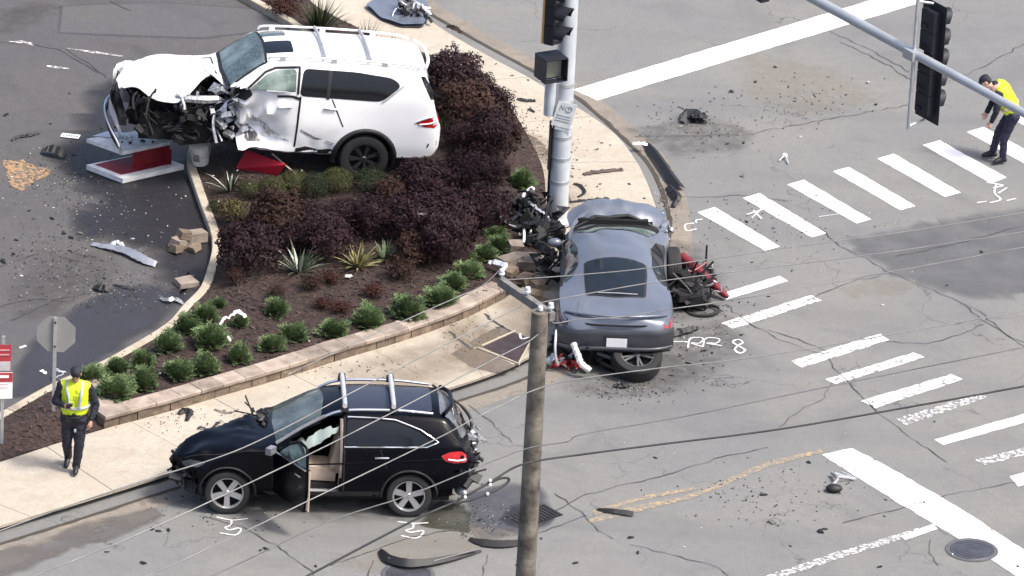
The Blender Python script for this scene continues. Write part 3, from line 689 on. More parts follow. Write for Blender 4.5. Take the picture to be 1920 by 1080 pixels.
class Body:
    """car body as lofted cross sections; side and top surfaces can be sampled for panels, glass and lamps"""
    def __init__(s, keys, arches, dx=.045):
        s.f = {k: pchip(*zip(*v)) for k, v in keys.items()}
        s.x0 = keys['zt'][0][0]; s.x1 = keys['zt'][-1][0]; s.arches = arches; s.dx = dx; s.deform = lambda p: p
    def low(s, x):
        f = s.f; zb, zs, zr, w, ws, wr = (f[k](x) for k in ('zb', 'zs', 'zr', 'w', 'ws', 'wr')); zr = max(zr, zs + .01)
        P = [(w * .86, zb), (w * .955, zb + .06), (w * .985, zb + .22 * (zs - zb)), (w, zb + .55 * (zs - zb)), ((w * .4 + ws * .6), zb + .9 * (zs - zb)), (ws, zs)]
        out = []
        for i in range(len(P) - 1):
            for k in range(3): t = k / 3; out.append((P[i][0] + (P[i + 1][0] - P[i][0]) * t, P[i][1] + (P[i + 1][1] - P[i][1]) * t))
        for k in range(9):
            t = k / 8; b = .03 * sin(pi * t) * min(1, (zr - zs) / .4); out.append((ws + (wr - ws) * t + b, zs + (zr - zs) * t))
        return out
    def section(s, x):
        out = s.low(x); wr = s.f['wr'](x); zr = max(s.f['zr'](x), s.f['zs'](x) + .01); zt = max(s.f['zt'](x), zr)
        for k in range(1, 13):
            t = (k / 12); out.append((wr * (1 - t), s.crown(t, zr, zt)))
        return out
    @staticmethod
    def crown(t, zr, zt): return zr + (zt - zr) * (1 - (1 - t) ** 2.6)
    def Y(s, x, z):
        L = s.low(x)
        if z <= L[0][1]: return L[0][0]
        for (y0, z0), (y1, z1) in zip(L, L[1:]):
            if z0 <= z <= z1: return y0 + (y1 - y0) * ((z - z0) / max(1e-6, z1 - z0))
        return L[-1][0]
    def Z(s, x, y):
        wr = s.f['wr'](x); zr = max(s.f['zr'](x), s.f['zs'](x) + .01); zt = max(s.f['zt'](x), zr)
        y = abs(y)
        if y <= wr: return s.crown(1 - y / wr, zr, zt)
        L = s.low(x)
        for (y0, z0), (y1, z1) in zip(L[::-1], L[::-1][1:]):
            if y0 <= y <= y1 and z1 < z0: return z0 + (z1 - z0) * ((y - y0) / max(1e-6, y1 - y0))
        return s.f['zs'](x)
    def shell(s, parent, paint, remove=None, name='body', caps=(True, True)):
        n = int((s.x1 - s.x0) / s.dx); xs = [s.x0 + (s.x1 - s.x0) * (.5 - .5 * cos(pi * i / n)) * .25 + (s.x1 - s.x0) * (i / n) * .75 for i in range(n + 1)]
        rows = [[(x, y, z) for y, z in s.section(x)] for x in xs]
        vs = []; m = len(rows[0]); full = 2 * m - 1
        for r in rows: vs += r + [(p[0], -p[1], p[2]) for p in r[-2::-1]]
        vs = [Vector(v) for v in vs]
        def arch(v):
            for ax, az, R in s.arches:
                if abs(v.y) > .45 and (v.x - ax) ** 2 + (v.z - az) ** 2 < R * R: return (ax, az, R)
        inside = [arch(v) for v in vs]; fs = []
        for i in range(n):
            for j in range(full - 1):
                q = (i * full + j, (i + 1) * full + j, (i + 1) * full + j + 1, i * full + j + 1)
                if all(inside[k] for k in q): continue
                c = (vs[q[0]] + vs[q[1]] + vs[q[2]] + vs[q[3]]) / 4
                if remove and remove(c): continue
                fs.append(q)
        for i, v in enumerate(vs):
            if inside[i]:
                ax, az, R = inside[i]; d = Vector((v.x - ax, v.z - az)); d = d.normalized() * R if d.length > 1e-4 else Vector((0, R))
                x, z = ax + d.x, az + d.y; sg = 1 if v.y > 0 else -1
                vs[i] = Vector((x, sg * s.Y(x, max(z, s.f['zb'](x))), z))
        if caps[0]: fs.append(tuple(range(full)))
        if caps[1]: fs.append(tuple(range(n * full, n * full + full))[::-1])
        used = sorted({k for f in fs for k in f}); mp = {k: i for i, k in enumerate(used)}
        mb = MB(); mb.add([vs[k] for k in used], [[mp[k] for k in f][::-1] for f in fs]); mb.deform(s.deform)
        return mb.build(name, paint, parent, smooth=38)
    def side(s, parent, poly, name, m, eps=.006, sg=1, res=.10, yfun=None, smooth=30):
        pts, fs = fill_patch(poly, res)
        mb = MB(); mb.add([(p.x, sg * ((yfun or s.Y)(p.x, p.y) + eps), p.y) for p in pts], [f if sg < 0 else f[::-1] for f in fs]); mb.deform(s.deform)
        return mb.build(name, m, parent, smooth=smooth)
    def top(s, parent, poly, name, m, eps=.006, res=.10, smooth=30):
        pts, fs = fill_patch(poly, res)
        mb = MB(); mb.add([(p.x, p.y, s.Z(p.x, p.y) + eps) for p in pts], fs); mb.deform(s.deform)
        return mb.build(name, m, parent, smooth=smooth)
    def sideline(s, parent, pts, name, m, r=.014, sg=1, eps=.01, closed=False):
        P = []
        for a, b in zip(pts, pts[1:] + ([pts[0]] if closed else [])):
            k = max(1, int(hypot(b[0] - a[0], b[1] - a[1]) / .08))
            for j in range(k): P.append((a[0] + (b[0] - a[0]) * j / k, a[1] + (b[1] - a[1]) * j / k))
        if not closed: P.append(pts[-1])
        mb = MB(); mb.tube([(x, sg * (s.Y(x, z) + eps), z) for x, z in P], r, 6, closed=closed); mb.deform(s.deform)
        return mb.build(name, m, parent, smooth=60)

def rounded(poly, r=.06, n=4):
    """round the corners of a 2D polygon"""
    out = []; m = len(poly)
    for i in range(m):
        p = Vector(poly[i]); a = Vector(poly[i - 1]); b = Vector(poly[(i + 1) % m])
        rr = min(r, (a - p).length * .45, (b - p).length * .45)
        p0 = p + (a - p).normalized() * rr; p1 = p + (b - p).normalized() * rr
        for k in range(n + 1):
            t = k / n; out.append(tuple(p0 * (1 - t) ** 2 + p * 2 * t * (1 - t) + p1 * t * t))
    return out

def wheel(parent, c, R, rim_r, width, spokes, m_rim, sg=1, style='five', tilt=None, name='wheel', split=1.0, phase=0.0):
    """tyre mesh (the wheel) with the rim as its child; axis along local Y, outer face towards sg"""
    M = Matrix.Translation(Vector(c)) @ (tilt or Matrix.Identity(4)) @ Matrix.Rotation(-sg * pi / 2, 4, 'X')
    h = width / 2
    mb = MB(); mb.lathe([(rim_r * .97, -h * .8), (rim_r * 1.02, -h * .95), ((R + rim_r) / 2, -h), (R * .95, -h * .93), (R, -h * .72), (R, -h * .2), (R * .985, -h * .17), (R * .985, -h * .10), (R, -h * .07), (R, h * .2), (R * .985, h * .23), (R * .985, h * .3), (R, h * .33), (R, h * .72), (R * .95, h * .93), ((R + rim_r) / 2, h), (rim_r * 1.03, h * .95), (rim_r * .97, h * .8)], M, 36)
    mb.lathe([(rim_r * .97, h * .8), (rim_r * .9, h * .2), (rim_r * .9, -h * .8)], M, 24)
    ty = mb.build(name, m_rub, parent, smooth=35)
    rb = MB(); rb.lathe([(rim_r * 1.0, h * .84), (rim_r * 1.0, h * .92), (rim_r * .95, h * .90), (rim_r * .90, h * .70), (rim_r * .90, h * .55)], M, 36)
    rb.lathe([(0.0, h * .78), (rim_r * .12, h * .78), (rim_r * .17, h * .7), (rim_r * .19, h * .45)], M, 16)
    for k in range(spokes):
        a0 = 2 * pi * k / spokes + phase
        offs = (0,) if split >= 1 else (-split * .28, split * .28)
        for da in offs:
            a = a0 + da
            wi, wo = (.15, .19) if style == 'five' else (.06, .055)
            q = []
            for rr, ww, z in ((rim_r * .12, wi * rim_r, h * .68), (rim_r * .93, wo * rim_r, h * .78)):
                aa = a0 + (da * .35 if rr < rim_r * .5 else da)
                ct = Vector((cos(aa), sin(aa), 0)); tn = Vector((-sin(aa), cos(aa), 0))
                for s_, dz in ((-1, 0), (1, 0), (1, -.035), (-1, -.035)): q.append(M @ (ct * rr + tn * s_ * ww + Vector((0, 0, z + dz))))
            rb.add(q, [(0, 1, 5, 4), (1, 2, 6, 5), (2, 3, 7, 6), (3, 0, 4, 7), (0, 3, 2, 1), (4, 5, 6, 7)])
    rb.build('rim', m_rim, ty, smooth=30)
    MB().lathe([(0, -h * .1), (rim_r * .88, -h * .1)], M, 24).build('brake_disc', m_void, ty)
    return ty

def junk(parent, lo, hi, n, m, seed, name='engine_part', size=(.05, .22)):
    """a tangle of broken mechanical pieces inside a box"""
    r = random.Random(seed); mb = MB()
    for i in range(n):
        c = Vector([r.uniform(a, b) for a, b in zip(lo, hi)]); k = r.random()
        if k < .45: mb.box(c, (r.uniform(*size), r.uniform(*size), r.uniform(*size) * .6), (r.uniform(-1, 1), r.uniform(-1, 1), r.uniform(0, 3)))
        elif k < .75:
            d = Vector((r.uniform(-1, 1), r.uniform(-1, 1), r.uniform(-1, 1))).normalized() * r.uniform(*size) * 1.6
            mb.tube(smoothline([c - d, c + Vector((r.uniform(-.06, .06), r.uniform(-.06, .06), r.uniform(-.06, .06))), c + d], 4), r.uniform(.008, .03), 6)
        else:
            pts = [c + Vector((r.uniform(-1, 1), r.uniform(-1, 1), r.uniform(-1, 1))) * r.uniform(*size) for _ in range(5)]
            mb.add(pts, [(0, 1, 2), (0, 2, 3), (0, 3, 4), (1, 4, 2)])
    return tag(mb.build(name, m, parent), kind='stuff')

def sheetmetal(parent, outline, zfun, name, m, res=.08, thick=.012, smooth=35):
    pts, fs = fill_patch(outline, res); n = len(pts); mb = MB()
    up = [(p.x, p.y, zfun(p.x, p.y)) for p in pts]
    mb.add(up, fs); mb.add([(x, y, z - thick) for x, y, z in up], [f[::-1] for f in fs])
    return mb.build(name, m, parent, smooth=smooth)

# ============ white SUV, front left torn open, standing in the bed
W = thing('white_suv', 'white three-row SUV with its front left corner torn open, standing in the planting bed', 'SUV', (-3.006, 4.565, .346), (0, radians(-4.88), radians(190.66)))
wk = dict(
 zb=[(-1.42, .50), (-1.3, .40), (-.9, .36), (2.2, .34), (3.6, .42), (4.15, .5)],
 zs=[(-1.42, .95), (-1.34, 1.12), (-1.15, 1.42), (0, 1.45), (1.3, 1.46), (2.2, 1.46), (2.45, 1.38), (3.4, 1.30), (3.9, 1.18), (4.15, .95)],
 zr=[(-1.42, .97), (-1.34, 1.16), (-1.22, 1.5), (-1.0, 1.92), (-.6, 1.98), (0, 2.0), (1.3, 2.0), (1.8, 1.93), (2.1, 1.72), (2.4, 1.48), (2.55, 1.40), (3.4, 1.32), (4.15, .97)],
 zt=[(-1.42, 1.0), (-1.34, 1.22), (-1.2, 1.65), (-1.06, 2.02), (-.9, 2.06), (0, 2.10), (1.2, 2.10), (1.7, 2.05), (2.0, 1.86), (2.3, 1.62), (2.5, 1.45), (3.2, 1.40), (3.8, 1.26), (4.05, 1.1), (4.15, 1.0)],
 w=[(-1.42, .80), (-1.32, .90), (-1.1, .95), (-.5, .98), (2.5, .98), (3.5, .97), (3.95, .88), (4.15, .70)],
 ws=[(-1.42, .77), (-1.32, .87), (-1.1, .92), (-.5, .955), (2.4, .955), (3.5, .93), (3.95, .84), (4.15, .66)],
 wr=[(-1.42, .74), (-1.2, .76), (-.9, .76), (0, .78), (1.5, .78), (2.0, .80), (2.4, .86), (2.6, .90), (3.5, .88), (4.15, .62)])
B = Body(wk, [(-.10, .36, .52), (3.05, .36, .52)])
def wdef(p):
    q = p.copy()
    if p.y > .3 and p.x > 1.0 and p.z < 1.52:              # crushed front door and sill
        k = sstep(1.0, 2.3, p.x)
        q.y += -.20 * k * (.4 + .6 * sstep(.4, 1.3, p.z)) + .14 * k * nz(p.x * 2.3, p.z * 2.6, 2) + .09 * k * nz(p.x * 8, p.z * 4, 5) - .10 * k * sin(p.x * 16 + p.z * 3) * sstep(1.85, 2.2, p.x) - .10 * k * max(0, 1 - abs(p.z - .95 + .35 * (p.x - 1.6)) / .16)
        q.y += -.30 * k * sstep(1.20, .66, p.z) + .26 * k * sstep(.62, .40, p.z) + .05 * k * sin(p.z * 17 + p.x * 9) * sstep(1.25, 1.6, p.x)
        q.x += -.10 * k * sstep(1.3, .5, p.z) + .07 * k * nz(p.x * 5, p.z * 5, 9)
        q.z += .06 * k * nz(p.x * 3, p.z * 4, 7)
    if p.y > .3 and .2 < p.x < 1.3 and p.z < .95: q.y -= .05 * sstep(.95, .5, p.z) * sin(pi * (p.x - .2) / 1.1) * (1 + nz(p.x * 4, p.z * 6))
    return q
B.deform = wdef
def wrem(c):
    k = .12 * nz(c.x * 4, c.z * 5, 1)
    if c.x > 2.42 + k and c.y > -.72 and not (c.x < 2.5): return True
    if c.y > .4 and c.x > 2.22 + k and c.z < 1.5: return True
    if c.x > 3.98 and c.y > -.95 and c.z < 1.05: return True
    return False
B.shell(W, m_wpaint, wrem, caps=(True, False))
# cavity behind the shell
mb = MB(); mb.box((1.1, 0, .85), (2.2, 1.1, 1.0)); mb.box((3.0, -.35, .70), (1.5, .7, .6), (0, .08, .06)); mb.box((3.55, -.25, .62), (.7, .9, .5), (.1, -.1, -.12)); mb.box((2.75, .05, .62), (.9, .9, .6), (-.1, .1, .15)); mb.box((3.3, .2, .55), (1.0, .6, .5), (.1, .05, -.1)); mb.box((-.7, 0, .75), (1.1, 1.1, .8)); mb.box((2.2, -.1, 1.0), (.3, 1.0, .9))
mb.build('underbody', m_void, W)
win = rounded([(1.17, 1.47), (-.28, 1.45), (-.62, 1.74), (-.45, 1.86), (.2, 1.925), (1.13, 1.935)], .10)
B.side(W, win, 'rear_side_window', m_tint, .008)
for sg in (-1,): B.side(W, win, 'rear_side_window', m_tint, .008, sg)
B.sideline(W, [(-.30, 1.44), (-.65, 1.74)], 'window_trim', m_silver, .016)
fw = rounded([(1.24, 1.50), (2.10, 1.50), (1.78, 1.80), (1.60, 1.88), (1.25, 1.92)], .07)
B.side(W, fw, 'front_side_window', crazed('broken_side_glass', (.10, .14, .125), (.32, .40, .36), 6), .009)
B.sideline(W, [(2.14, 1.49), (1.80, 1.84), (1.62, 1.92), (1.2, 1.955), (1.2, 1.5)], 'window_frame', m_blackpl, .022)
B.side(W, [(.64, 1.44), (.70, 1.44), (.68, 1.93), (.62, 1.93)], 'window_pillar', m_blackpl, .011)
B.side(W, [(1.13, .50), (1.165, .50), (1.165, 1.46), (1.13, 1.46)], 'door_gap', m_void, .004)
B.side(W, [(.33, .95), (.355, .95), (.60, 1.44), (.575, 1.44)], 'door_gap', m_void, .004)
B.sideline(W, [(.50, 1.27), (.72, 1.275)], 'door_handle', m_silver, .018, eps=.02)
B.sideline(W, [(1.28, 1.26), (1.52, 1.24)], 'door_handle', m_silver, .022, eps=.02)
B.side(W, rounded([(2.42, 1.44), (2.02, 1.50), (1.98, 1.40), (2.1, 1.28), (2.3, 1.3)], .03), 'torn_mirror_mount', m_blackpl, .03)
m_scuff = mat('scuffed_metal', (.16, .155, .15), .5, .3, var=.7, scale=22); m_scuff2 = mat('scratched_white', (.40, .40, .40), .5, .1, var=.5, scale=30)
B.side(W, [(.30, .40), (.62, .375), (1.12, .40), (1.12, .47), (.95, .52), (.72, .46), (.52, .50)], 'torn_sill', m_void, .008, res=.06)
B.side(W, [(1.25, .60), (1.5, .70), (1.9, .98), (2.2, 1.12), (2.2, 1.05), (1.95, .86), (1.6, .60)], 'door_scrape', m_scuff2, .006, res=.05)
B.side(W, [(1.75, .50), (2.0, .70), (2.22, .80), (2.22, .66), (2.05, .5)], 'door_scrape', m_scuff, .006, res=.05)
B.side(W, [(.45, .62), (.8, .72), (1.08, .86), (1.08, .80), (.8, .66), (.5, .57)], 'door_scrape', m_scuff2, .005, res=.05)
B.side(W, [(1.13, 1.44), (1.30, 1.47), (1.55, 1.45), (1.52, 1.41), (1.3, 1.43), (1.16, 1.39)], 'window_sill_tear', m_void, .012, res=.05)
# wheel arch cladding
mb = MB(); P = [(-.10 + .54 * cos(a), .36 + .54 * sin(a)) for a in np.linspace(-.25, pi + .2, 24)]
mb.tube([(x, B.Y(x, z) + .005, z) for x, z in P], .045, 8); mb.build('arch_trim', m_blackpl, W, smooth=60)
wheel(W, (-.10, .86, .36), .43, .285, .29, 7, m_dalloy, 1, 'multi', split=.35)
wheel(W, (-.10, -.86, .36), .43, .285, .29, 7, m_dalloy, -1, 'multi', split=.35)
wheel(W, (3.0, -.84, .36), .43, .285, .29, 7, m_dalloy, -1, 'multi', split=.35)
# tail lamp, tailgate glass, bumper crease, exhaust side trim
tl = B.side(W, [(-.93, 1.10), (-1.16, 1.20), (-1.33, 1.22), (-1.39, 1.08), (-1.28, 1.0), (-1.1, 1.02)], 'tail_lamp', m_red, .012)
B.sideline(W, [(-.93, 1.10), (-1.16, 1.20), (-1.33, 1.22)], 'lamp_trim', m_chrome, .012, eps=.016)
B.sideline(W, [(-1.0, 1.07), (-1.2, 1.09), (-1.33, 1.12)], 'lamp_strip', m_plate_w, .014, eps=.018)
B.side(W, rounded([(-1.17, 1.50), (-1.28, 1.48), (-1.22, 1.62), (-1.03, 1.90), (-.95, 1.90)], .03), 'tailgate_glass_edge', m_tint, .008)
B.top(W, rounded([(-1.30, -.66), (-1.08, -.70), (-1.08, .70), (-1.30, .66)], .05), 'tailgate_glass', m_tint, .008)
B.side(W, [(-1.18, .62), (-1.36, .66), (-1.37, .74), (-1.2, .70)], 'rear_reflector', m_blackpl, .006)
# spoiler lip
MB().tube(smoothline([(-1.04, -.66, 2.0), (-1.13, -.35, 2.035), (-1.15, 0, 2.045), (-1.13, .35, 2.035), (-1.04, .66, 2.0)], 5), .03, 8).build('spoiler', m_wpaint, W, smooth=60)
# roof: sunroof, rails, cross bars, far roof glass
B.top(W, rounded([(1.27, -.02), (1.74, -.02), (1.74, .46), (1.27, .46)], .06), 'sunroof', m_tint, .012)
B.top(W, rounded([(1.32, -.58), (1.75, -.58), (1.75, -.28), (1.32, -.28)], .05), 'sunroof_deflector', m_clear, .012)
for sg in (1, -1):
    mb = MB(); mb.tube(smoothline([(1.75, sg * .71, 2.02), (1.55, sg * .72, 2.085), (.2, sg * .72, 2.10), (-.7, sg * .71, 2.065), (-.95, sg * .70, 2.0)], 6), .022, 8)
    for x in (1.5, .6, -.3): mb.box((x, sg * .72, 2.05), (.10, .04, .09))
    mb.build('roof_rail', m_silver, W, smooth=50)
for x in (.75, -.05):
    MB().tube([(x, -.72, 2.11), (x, -.3, 2.155), (x, .3, 2.155), (x, .72, 2.11)], .03, 8).build('cross_bar', mat('grey_bar', (.40, .41, .44), .4, .4), W, smooth=50)
# windscreen with its black surround
B.top(W, rounded([(1.76, -.74), (2.42, -.84), (2.46, 0), (2.42, .82), (1.76, .74), (1.72, 0)], .05), 'windscreen_seal', m_blackpl, .006)
B.top(W, rounded([(1.80, -.70), (2.37, -.78), (2.41, 0), (2.37, .76), (1.80, .70), (1.77, 0)], .06), 'windscreen', m_shatter, .012)
# buckled bonnet
def hood_z(x, y):
    z = 1.44 - .05 * (x - 2.5) - .20 * sstep(3.3, 4.25, x) ** 1.4
    z += .09 * sin(min(1, max(0, (x - 2.5) / 1.3)) * pi) * (1 - (y + .1) ** 2)
    z -= .10 * sstep(.1, .75, y) * sstep(2.6, 3.4, x)
    z -= .08 * sstep(-.5, -.95, y)
    z += .06 * nz(x * 2.3, y * 2.3, 3) + .022 * nz(x * 6, y * 6, 8) - .20 * sstep(.30, .72, y) - .10 * sstep(3.85, 4.2, x)
    z -= .07 * max(0, 1 - abs(y + .35 - .25 * (x - 3)) / .10)
    z += .07 * max(0, 1 - abs((x - 3.35) + .35 * y) / .12) * sstep(-.6, .5, y) * .5
    return z
sheetmetal(W, rounded([(2.50, -.92), (3.6, -.95), (4.0, -.82), (4.20, -.35), (4.16, .05), (3.93, .34), (3.66, .58), (3.34, .72), (3.10, .66), (2.88, .44), (2.66, .20), (2.52, .0)], .10), hood_z, 'bonnet', m_wpaint, .07)
B.side(W, [(2.55, .62), (3.9, .62), (3.9, 1.1), (3.5, 1.25), (2.55, 1.3)], 'far_fender', m_wpaint, .004, -1)
# strip of wing left along the windscreen
mb = MB(); mb.strip(smoothline([(2.95, -.55, 1.50), (2.72, -.10, 1.49), (2.50, .35, 1.46), (2.36, .62, 1.40)], 5), .10); mb.build('wing_strip', m_wpaint, W)
m_wreck = mat('shaded_wreck', (0.006, 0.006, 0.007), 0.75, 0.1, var=.6, scale=14)  # shade of the torn engine bay put into a near-black colour
# engine bay wreckage
junk(W, (2.45, -.55, .48), (3.95, .62, 1.16), 190, m_wreck, 1)
junk(W, (2.5, .0, .40), (3.2, .72, 1.05), 60, m_wreck, 2, 'broken_plastic')
junk(W, (2.55, .25, .85), (3.3, .74, 1.18), 16, m_torn, 3, 'torn_sheet', (.04, .16))
junk(W, (2.15, .45, .5), (2.6, .82, 1.42), 34, m_torn, 4, 'crumpled_pillar', (.06, .2))
mb = MB(); mb.tube(smoothline([(3.35, .62, .55), (3.2, .66, .62), (3.05, .6, .9), (3.0, .55, 1.1)], 6), .05, 8)
for k in range(9): mb.lathe([(.055, -.012), (.075, 0), (.055, .012)], Matrix.Translation((3.16 - .01 * k, .64, .58 + k * .045)), 10)
mb.build('strut_spring', m_engine, W, smooth=40)
# bent inner wing and slam panel
mb = MB(); P = [(3.35, .55, 1.14), (3.1, .66, 1.17), (2.8, .70, 1.19), (2.55, .66, 1.20), (2.4, .62, 1.16)]
mb.tube(P, [.03, .06, .08, .07, .03], 7); mb.build('inner_wing', m_torn, W)
# broken front end: headlamp, grille, bumper skin hanging to the near side
mb = MB(); mb.add([(4.02, -.86, 1.12), (4.14, -.5, 1.10), (4.16, -.45, .84), (4.06, -.88, .86)], [(0, 1, 2, 3)]); mb.box((4.04, -.68, .98), (.12, .36, .2), (0, 0, .28)); mb.build('headlamp', mat('headlamp_lens', (.10, .13, .15), .08, var=.3, scale=9, coat=.8), W)
mb = MB()
for k in range(6): mb.tube(smoothline([(4.10, -.44, 1.06 - k * .075), (4.20, -.15, 1.05 - k * .075), (4.18, .14 - .02 * k, 1.04 - k * .075)], 4), .014, 6)
mb.build('grille', m_blackpl, W)
def strip3(pts, w, up):
    vs = []; fs = []; P = smoothline(pts, 6)
    for i, p in enumerate(P): u = Vector(up) * (w[min(i * len(w) // len(P), len(w) - 1)] if isinstance(w, list) else w); vs += [p - u, p + u]
    for i in range(len(P) - 1): fs.append((2 * i, 2 * i + 2, 2 * i + 3, 2 * i + 1))
    return vs, fs
mb = MB(); mb.add(*strip3([(3.85, -.96, 1.02), (4.08, -.82, 1.05), (4.24, -.45, 1.10), (4.28, -.15, 1.10)], [.16, .14, .10, .06], (0, 0, 1))); mb.build('far_bumper_corner', m_wpaint, W, smooth=40)
mb = MB(); mb.add(*strip3([(4.00, -.92, .74), (4.22, -.55, .72), (4.30, -.1, .68), (4.22, .25, .55), (4.12, .42, .34)], [.10, .12, .12, .09, .07], (0, 0, 1))); mb.build('bumper_skin', m_silver, W, smooth=40)
mb = MB(); mb.add(*strip3([(4.02, -.95, .52), (4.26, -.55, .46), (4.33, -.1, .42), (4.26, .3, .30), (4.14, .5, .16)], .085, (0.02, 0, 1))); mb.build('lower_grille', m_blackpl, W, smooth=40)
MB().tube(smoothline([(4.05, -.96, .62), (4.29, -.55, .57), (4.36, -.1, .53), (4.30, .28, .40), (4.16, .50, .20), (4.10, .52, .02)], 6), .022, 6).build('bumper_trim', m_chrome, W, smooth=50)
MB().box((4.12, -.1, .62), (.12, 1.2, .16)).build('bumper_beam', m_engine, W)

# ============ black SUV at the kerb
K = thing('black_suv', 'black compact SUV with silver roof bars and its front door open at the kerb', 'SUV', (-1.53, -8.22, -.045), (radians(3.2), 0, radians(184.5)))
kk = dict(
 zb=[(-.98, .55), (-.9, .42), (-.6, .32), (2.0, .27), (3.3, .34), (3.74, .45)],
 zs=[(-.98, .92), (-.9, 1.08), (-.75, 1.20), (-.3, 1.20), (1.0, 1.16), (2.1, 1.12), (2.4, 1.08), (3.2, 1.02), (3.6, .94), (3.74, .84)],
 zr=[(-.98, .94), (-.9, 1.12), (-.74, 1.38), (-.50, 1.58), (-.1, 1.62), (.7, 1.635), (1.2, 1.61), (1.5, 1.52), (1.9, 1.30), (2.2, 1.14), (2.5, 1.10), (3.3, 1.03), (3.74, .86)],
 zt=[(-.98, .98), (-.93, 1.12), (-.80, 1.36), (-.58, 1.63), (-.44, 1.675), (0, 1.69), (.7, 1.70), (1.15, 1.685), (1.42, 1.62), (1.8, 1.42), (2.15, 1.22), (2.35, 1.16), (3.0, 1.14), (3.45, 1.08), (3.66, .98), (3.74, .88)],
 w=[(-.98, .72), (-.9, .83), (-.6, .91), (0, .945), (2.8, .94), (3.4, .88), (3.74, .66)],
 ws=[(-.98, .68), (-.9, .79), (-.6, .87), (0, .90), (2.4, .90), (3.3, .83), (3.74, .62)],
 wr=[(-.98, .64), (-.8, .68), (-.5, .66), (0, .655), (1.2, .655), (1.6, .70), (2.1, .80), (2.4, .85), (3.3, .79), (3.74, .58)])
B = Body(kk, [(0, .36, .43), (2.87, .36, .43)])
def kdef(p):
    q = p.copy()
    if p.x > 2.3:
        k = sstep(2.3, 3.6, p.x); q.z += .05 * k * nz(p.x * 3, p.y * 3, 4) + .04 * k * sstep(-.2, -.8, p.y); q.y += .05 * k * nz(p.x * 4, p.z * 5, 6)
        q.z += .10 * sstep(2.3, 2.6, p.x) * sstep(3.1, 2.6, p.x) * sstep(.95, 1.1, p.z) * (.3 + .7 * sstep(.3, -.6, p.y)) * (1 + .6 * nz(p.x * 6, p.y * 6))
    if p.x > 2.25:
        dd = ((p.x - 2.40) * (.50 + .42) - (p.y + .42) * (3.75 - 2.40)) / 1.634
        if dd > 0 and p.z > .55: q.z -= min(p.z - .42, dd * 1.1) * sstep(2.25, 2.5, p.x)
        if dd > 0: q.y += dd * .78 * sstep(2.25, 2.6, p.x)
    if p.x < -.6: k = sstep(-.6, -1.0, p.x); q.y += .06 * k * nz(p.x * 7, p.z * 6, 3); q.x += .09 * k * nz(p.y * 4, p.z * 5, 2)
    return q
B.deform = kdef
door_open = [(1.10, .38), (2.12, .38), (2.16, .80), (2.12, 1.10), (1.72, 1.36), (1.48, 1.50), (1.30, 1.575), (1.08, 1.60)]
def krem(c):
    if c.y > .5 and in_poly(c.x, c.z, door_open): return True
    if c.x > 3.30 + .1 * nz(c.y * 5, c.z * 5) and c.z < .76 + .05 * nz(c.y * 6, 3): return True
    if c.x < -.72 + .08 * nz(c.y * 5, c.z * 6) and c.z < .80 and True: return True
    return False
B.shell(K, m_bpaint, krem, caps=(False, False))
mb = MB(); mb.box((1.3, -.05, .34), (3.9, 1.5, .24)); mb.box((.25, 0, .62), (1.5, 1.3, .6)); mb.box((2.85, .18, .60), (1.2, .75, .5)); mb.box((1.6, 0, .40), (1.3, 1.5, .16)); mb.box((-.62, 0, .75), (.4, 1.2, .5)); mb.box((1.3, -.70, .82), (1.3, .06, .6)); mb.build('underbody', m_void, K)
# interior seen through the open door
mb = MB(); mb.box((1.42, .42, .62), (.52, .50, .22), (0, -.05, 0)); mb.box((1.12, .42, .95), (.18, .50, .62), (0, -.22, 0)); mb.box((1.04, .42, 1.32), (.10, .26, .18), (0, -.2, 0)); mb.build('driver_seat', m_beige, K, smooth=30)
mb = MB(); mb.box((2.15, .3, .98), (.25, 1.0, .26)); mb.tube([(1.86 + .05 * sin(a), .42 + .17 * cos(a), 1.0 + .17 * sin(a)) for a in np.linspace(0, 2 * pi, 18)[:-1]], .018, 6, closed=True); mb.build('dashboard', m_blackpl, K)
mb = MB(); mb.sphere((1.72, .44, .98), (.10, .20, .14), 12, 8); mb.add(*strip3([(1.14, .72, 1.42), (1.30, .76, 1.36), (1.46, .75, 1.27), (1.60, .78, 1.19), (1.74, .76, 1.10)], [.05, .10, .13, .11, .06], (0, .12, 1))); mb.v = [tuple(V_ + Vector((.03 * nz(V_.x * 9, V_.z * 9), .02 * nz(V_.x * 7, V_.z * 7, 3), .03 * nz(V_.x * 8, V_.y * 8, 5)))) for V_ in map(Vector, mb.v)]; mb.build('deployed_airbag', m_airbag, K, smooth=60)
mb = MB(); mb.box((1.61, .80, .385), (1.0, .12, .03)); mb.build('door_sill', m_silver, K)
mb = MB(); P = [(1.10, .88, .40), (1.085, .895, .8), (1.08, .87, 1.12), (1.09, .78, 1.40), (1.1, .70, 1.58)]
mb.tube(P, [.035, .04, .04, .03, .025], 6); mb.build('door_pillar', mat('pillar_trim', (.22, .18, .155), .6), K)
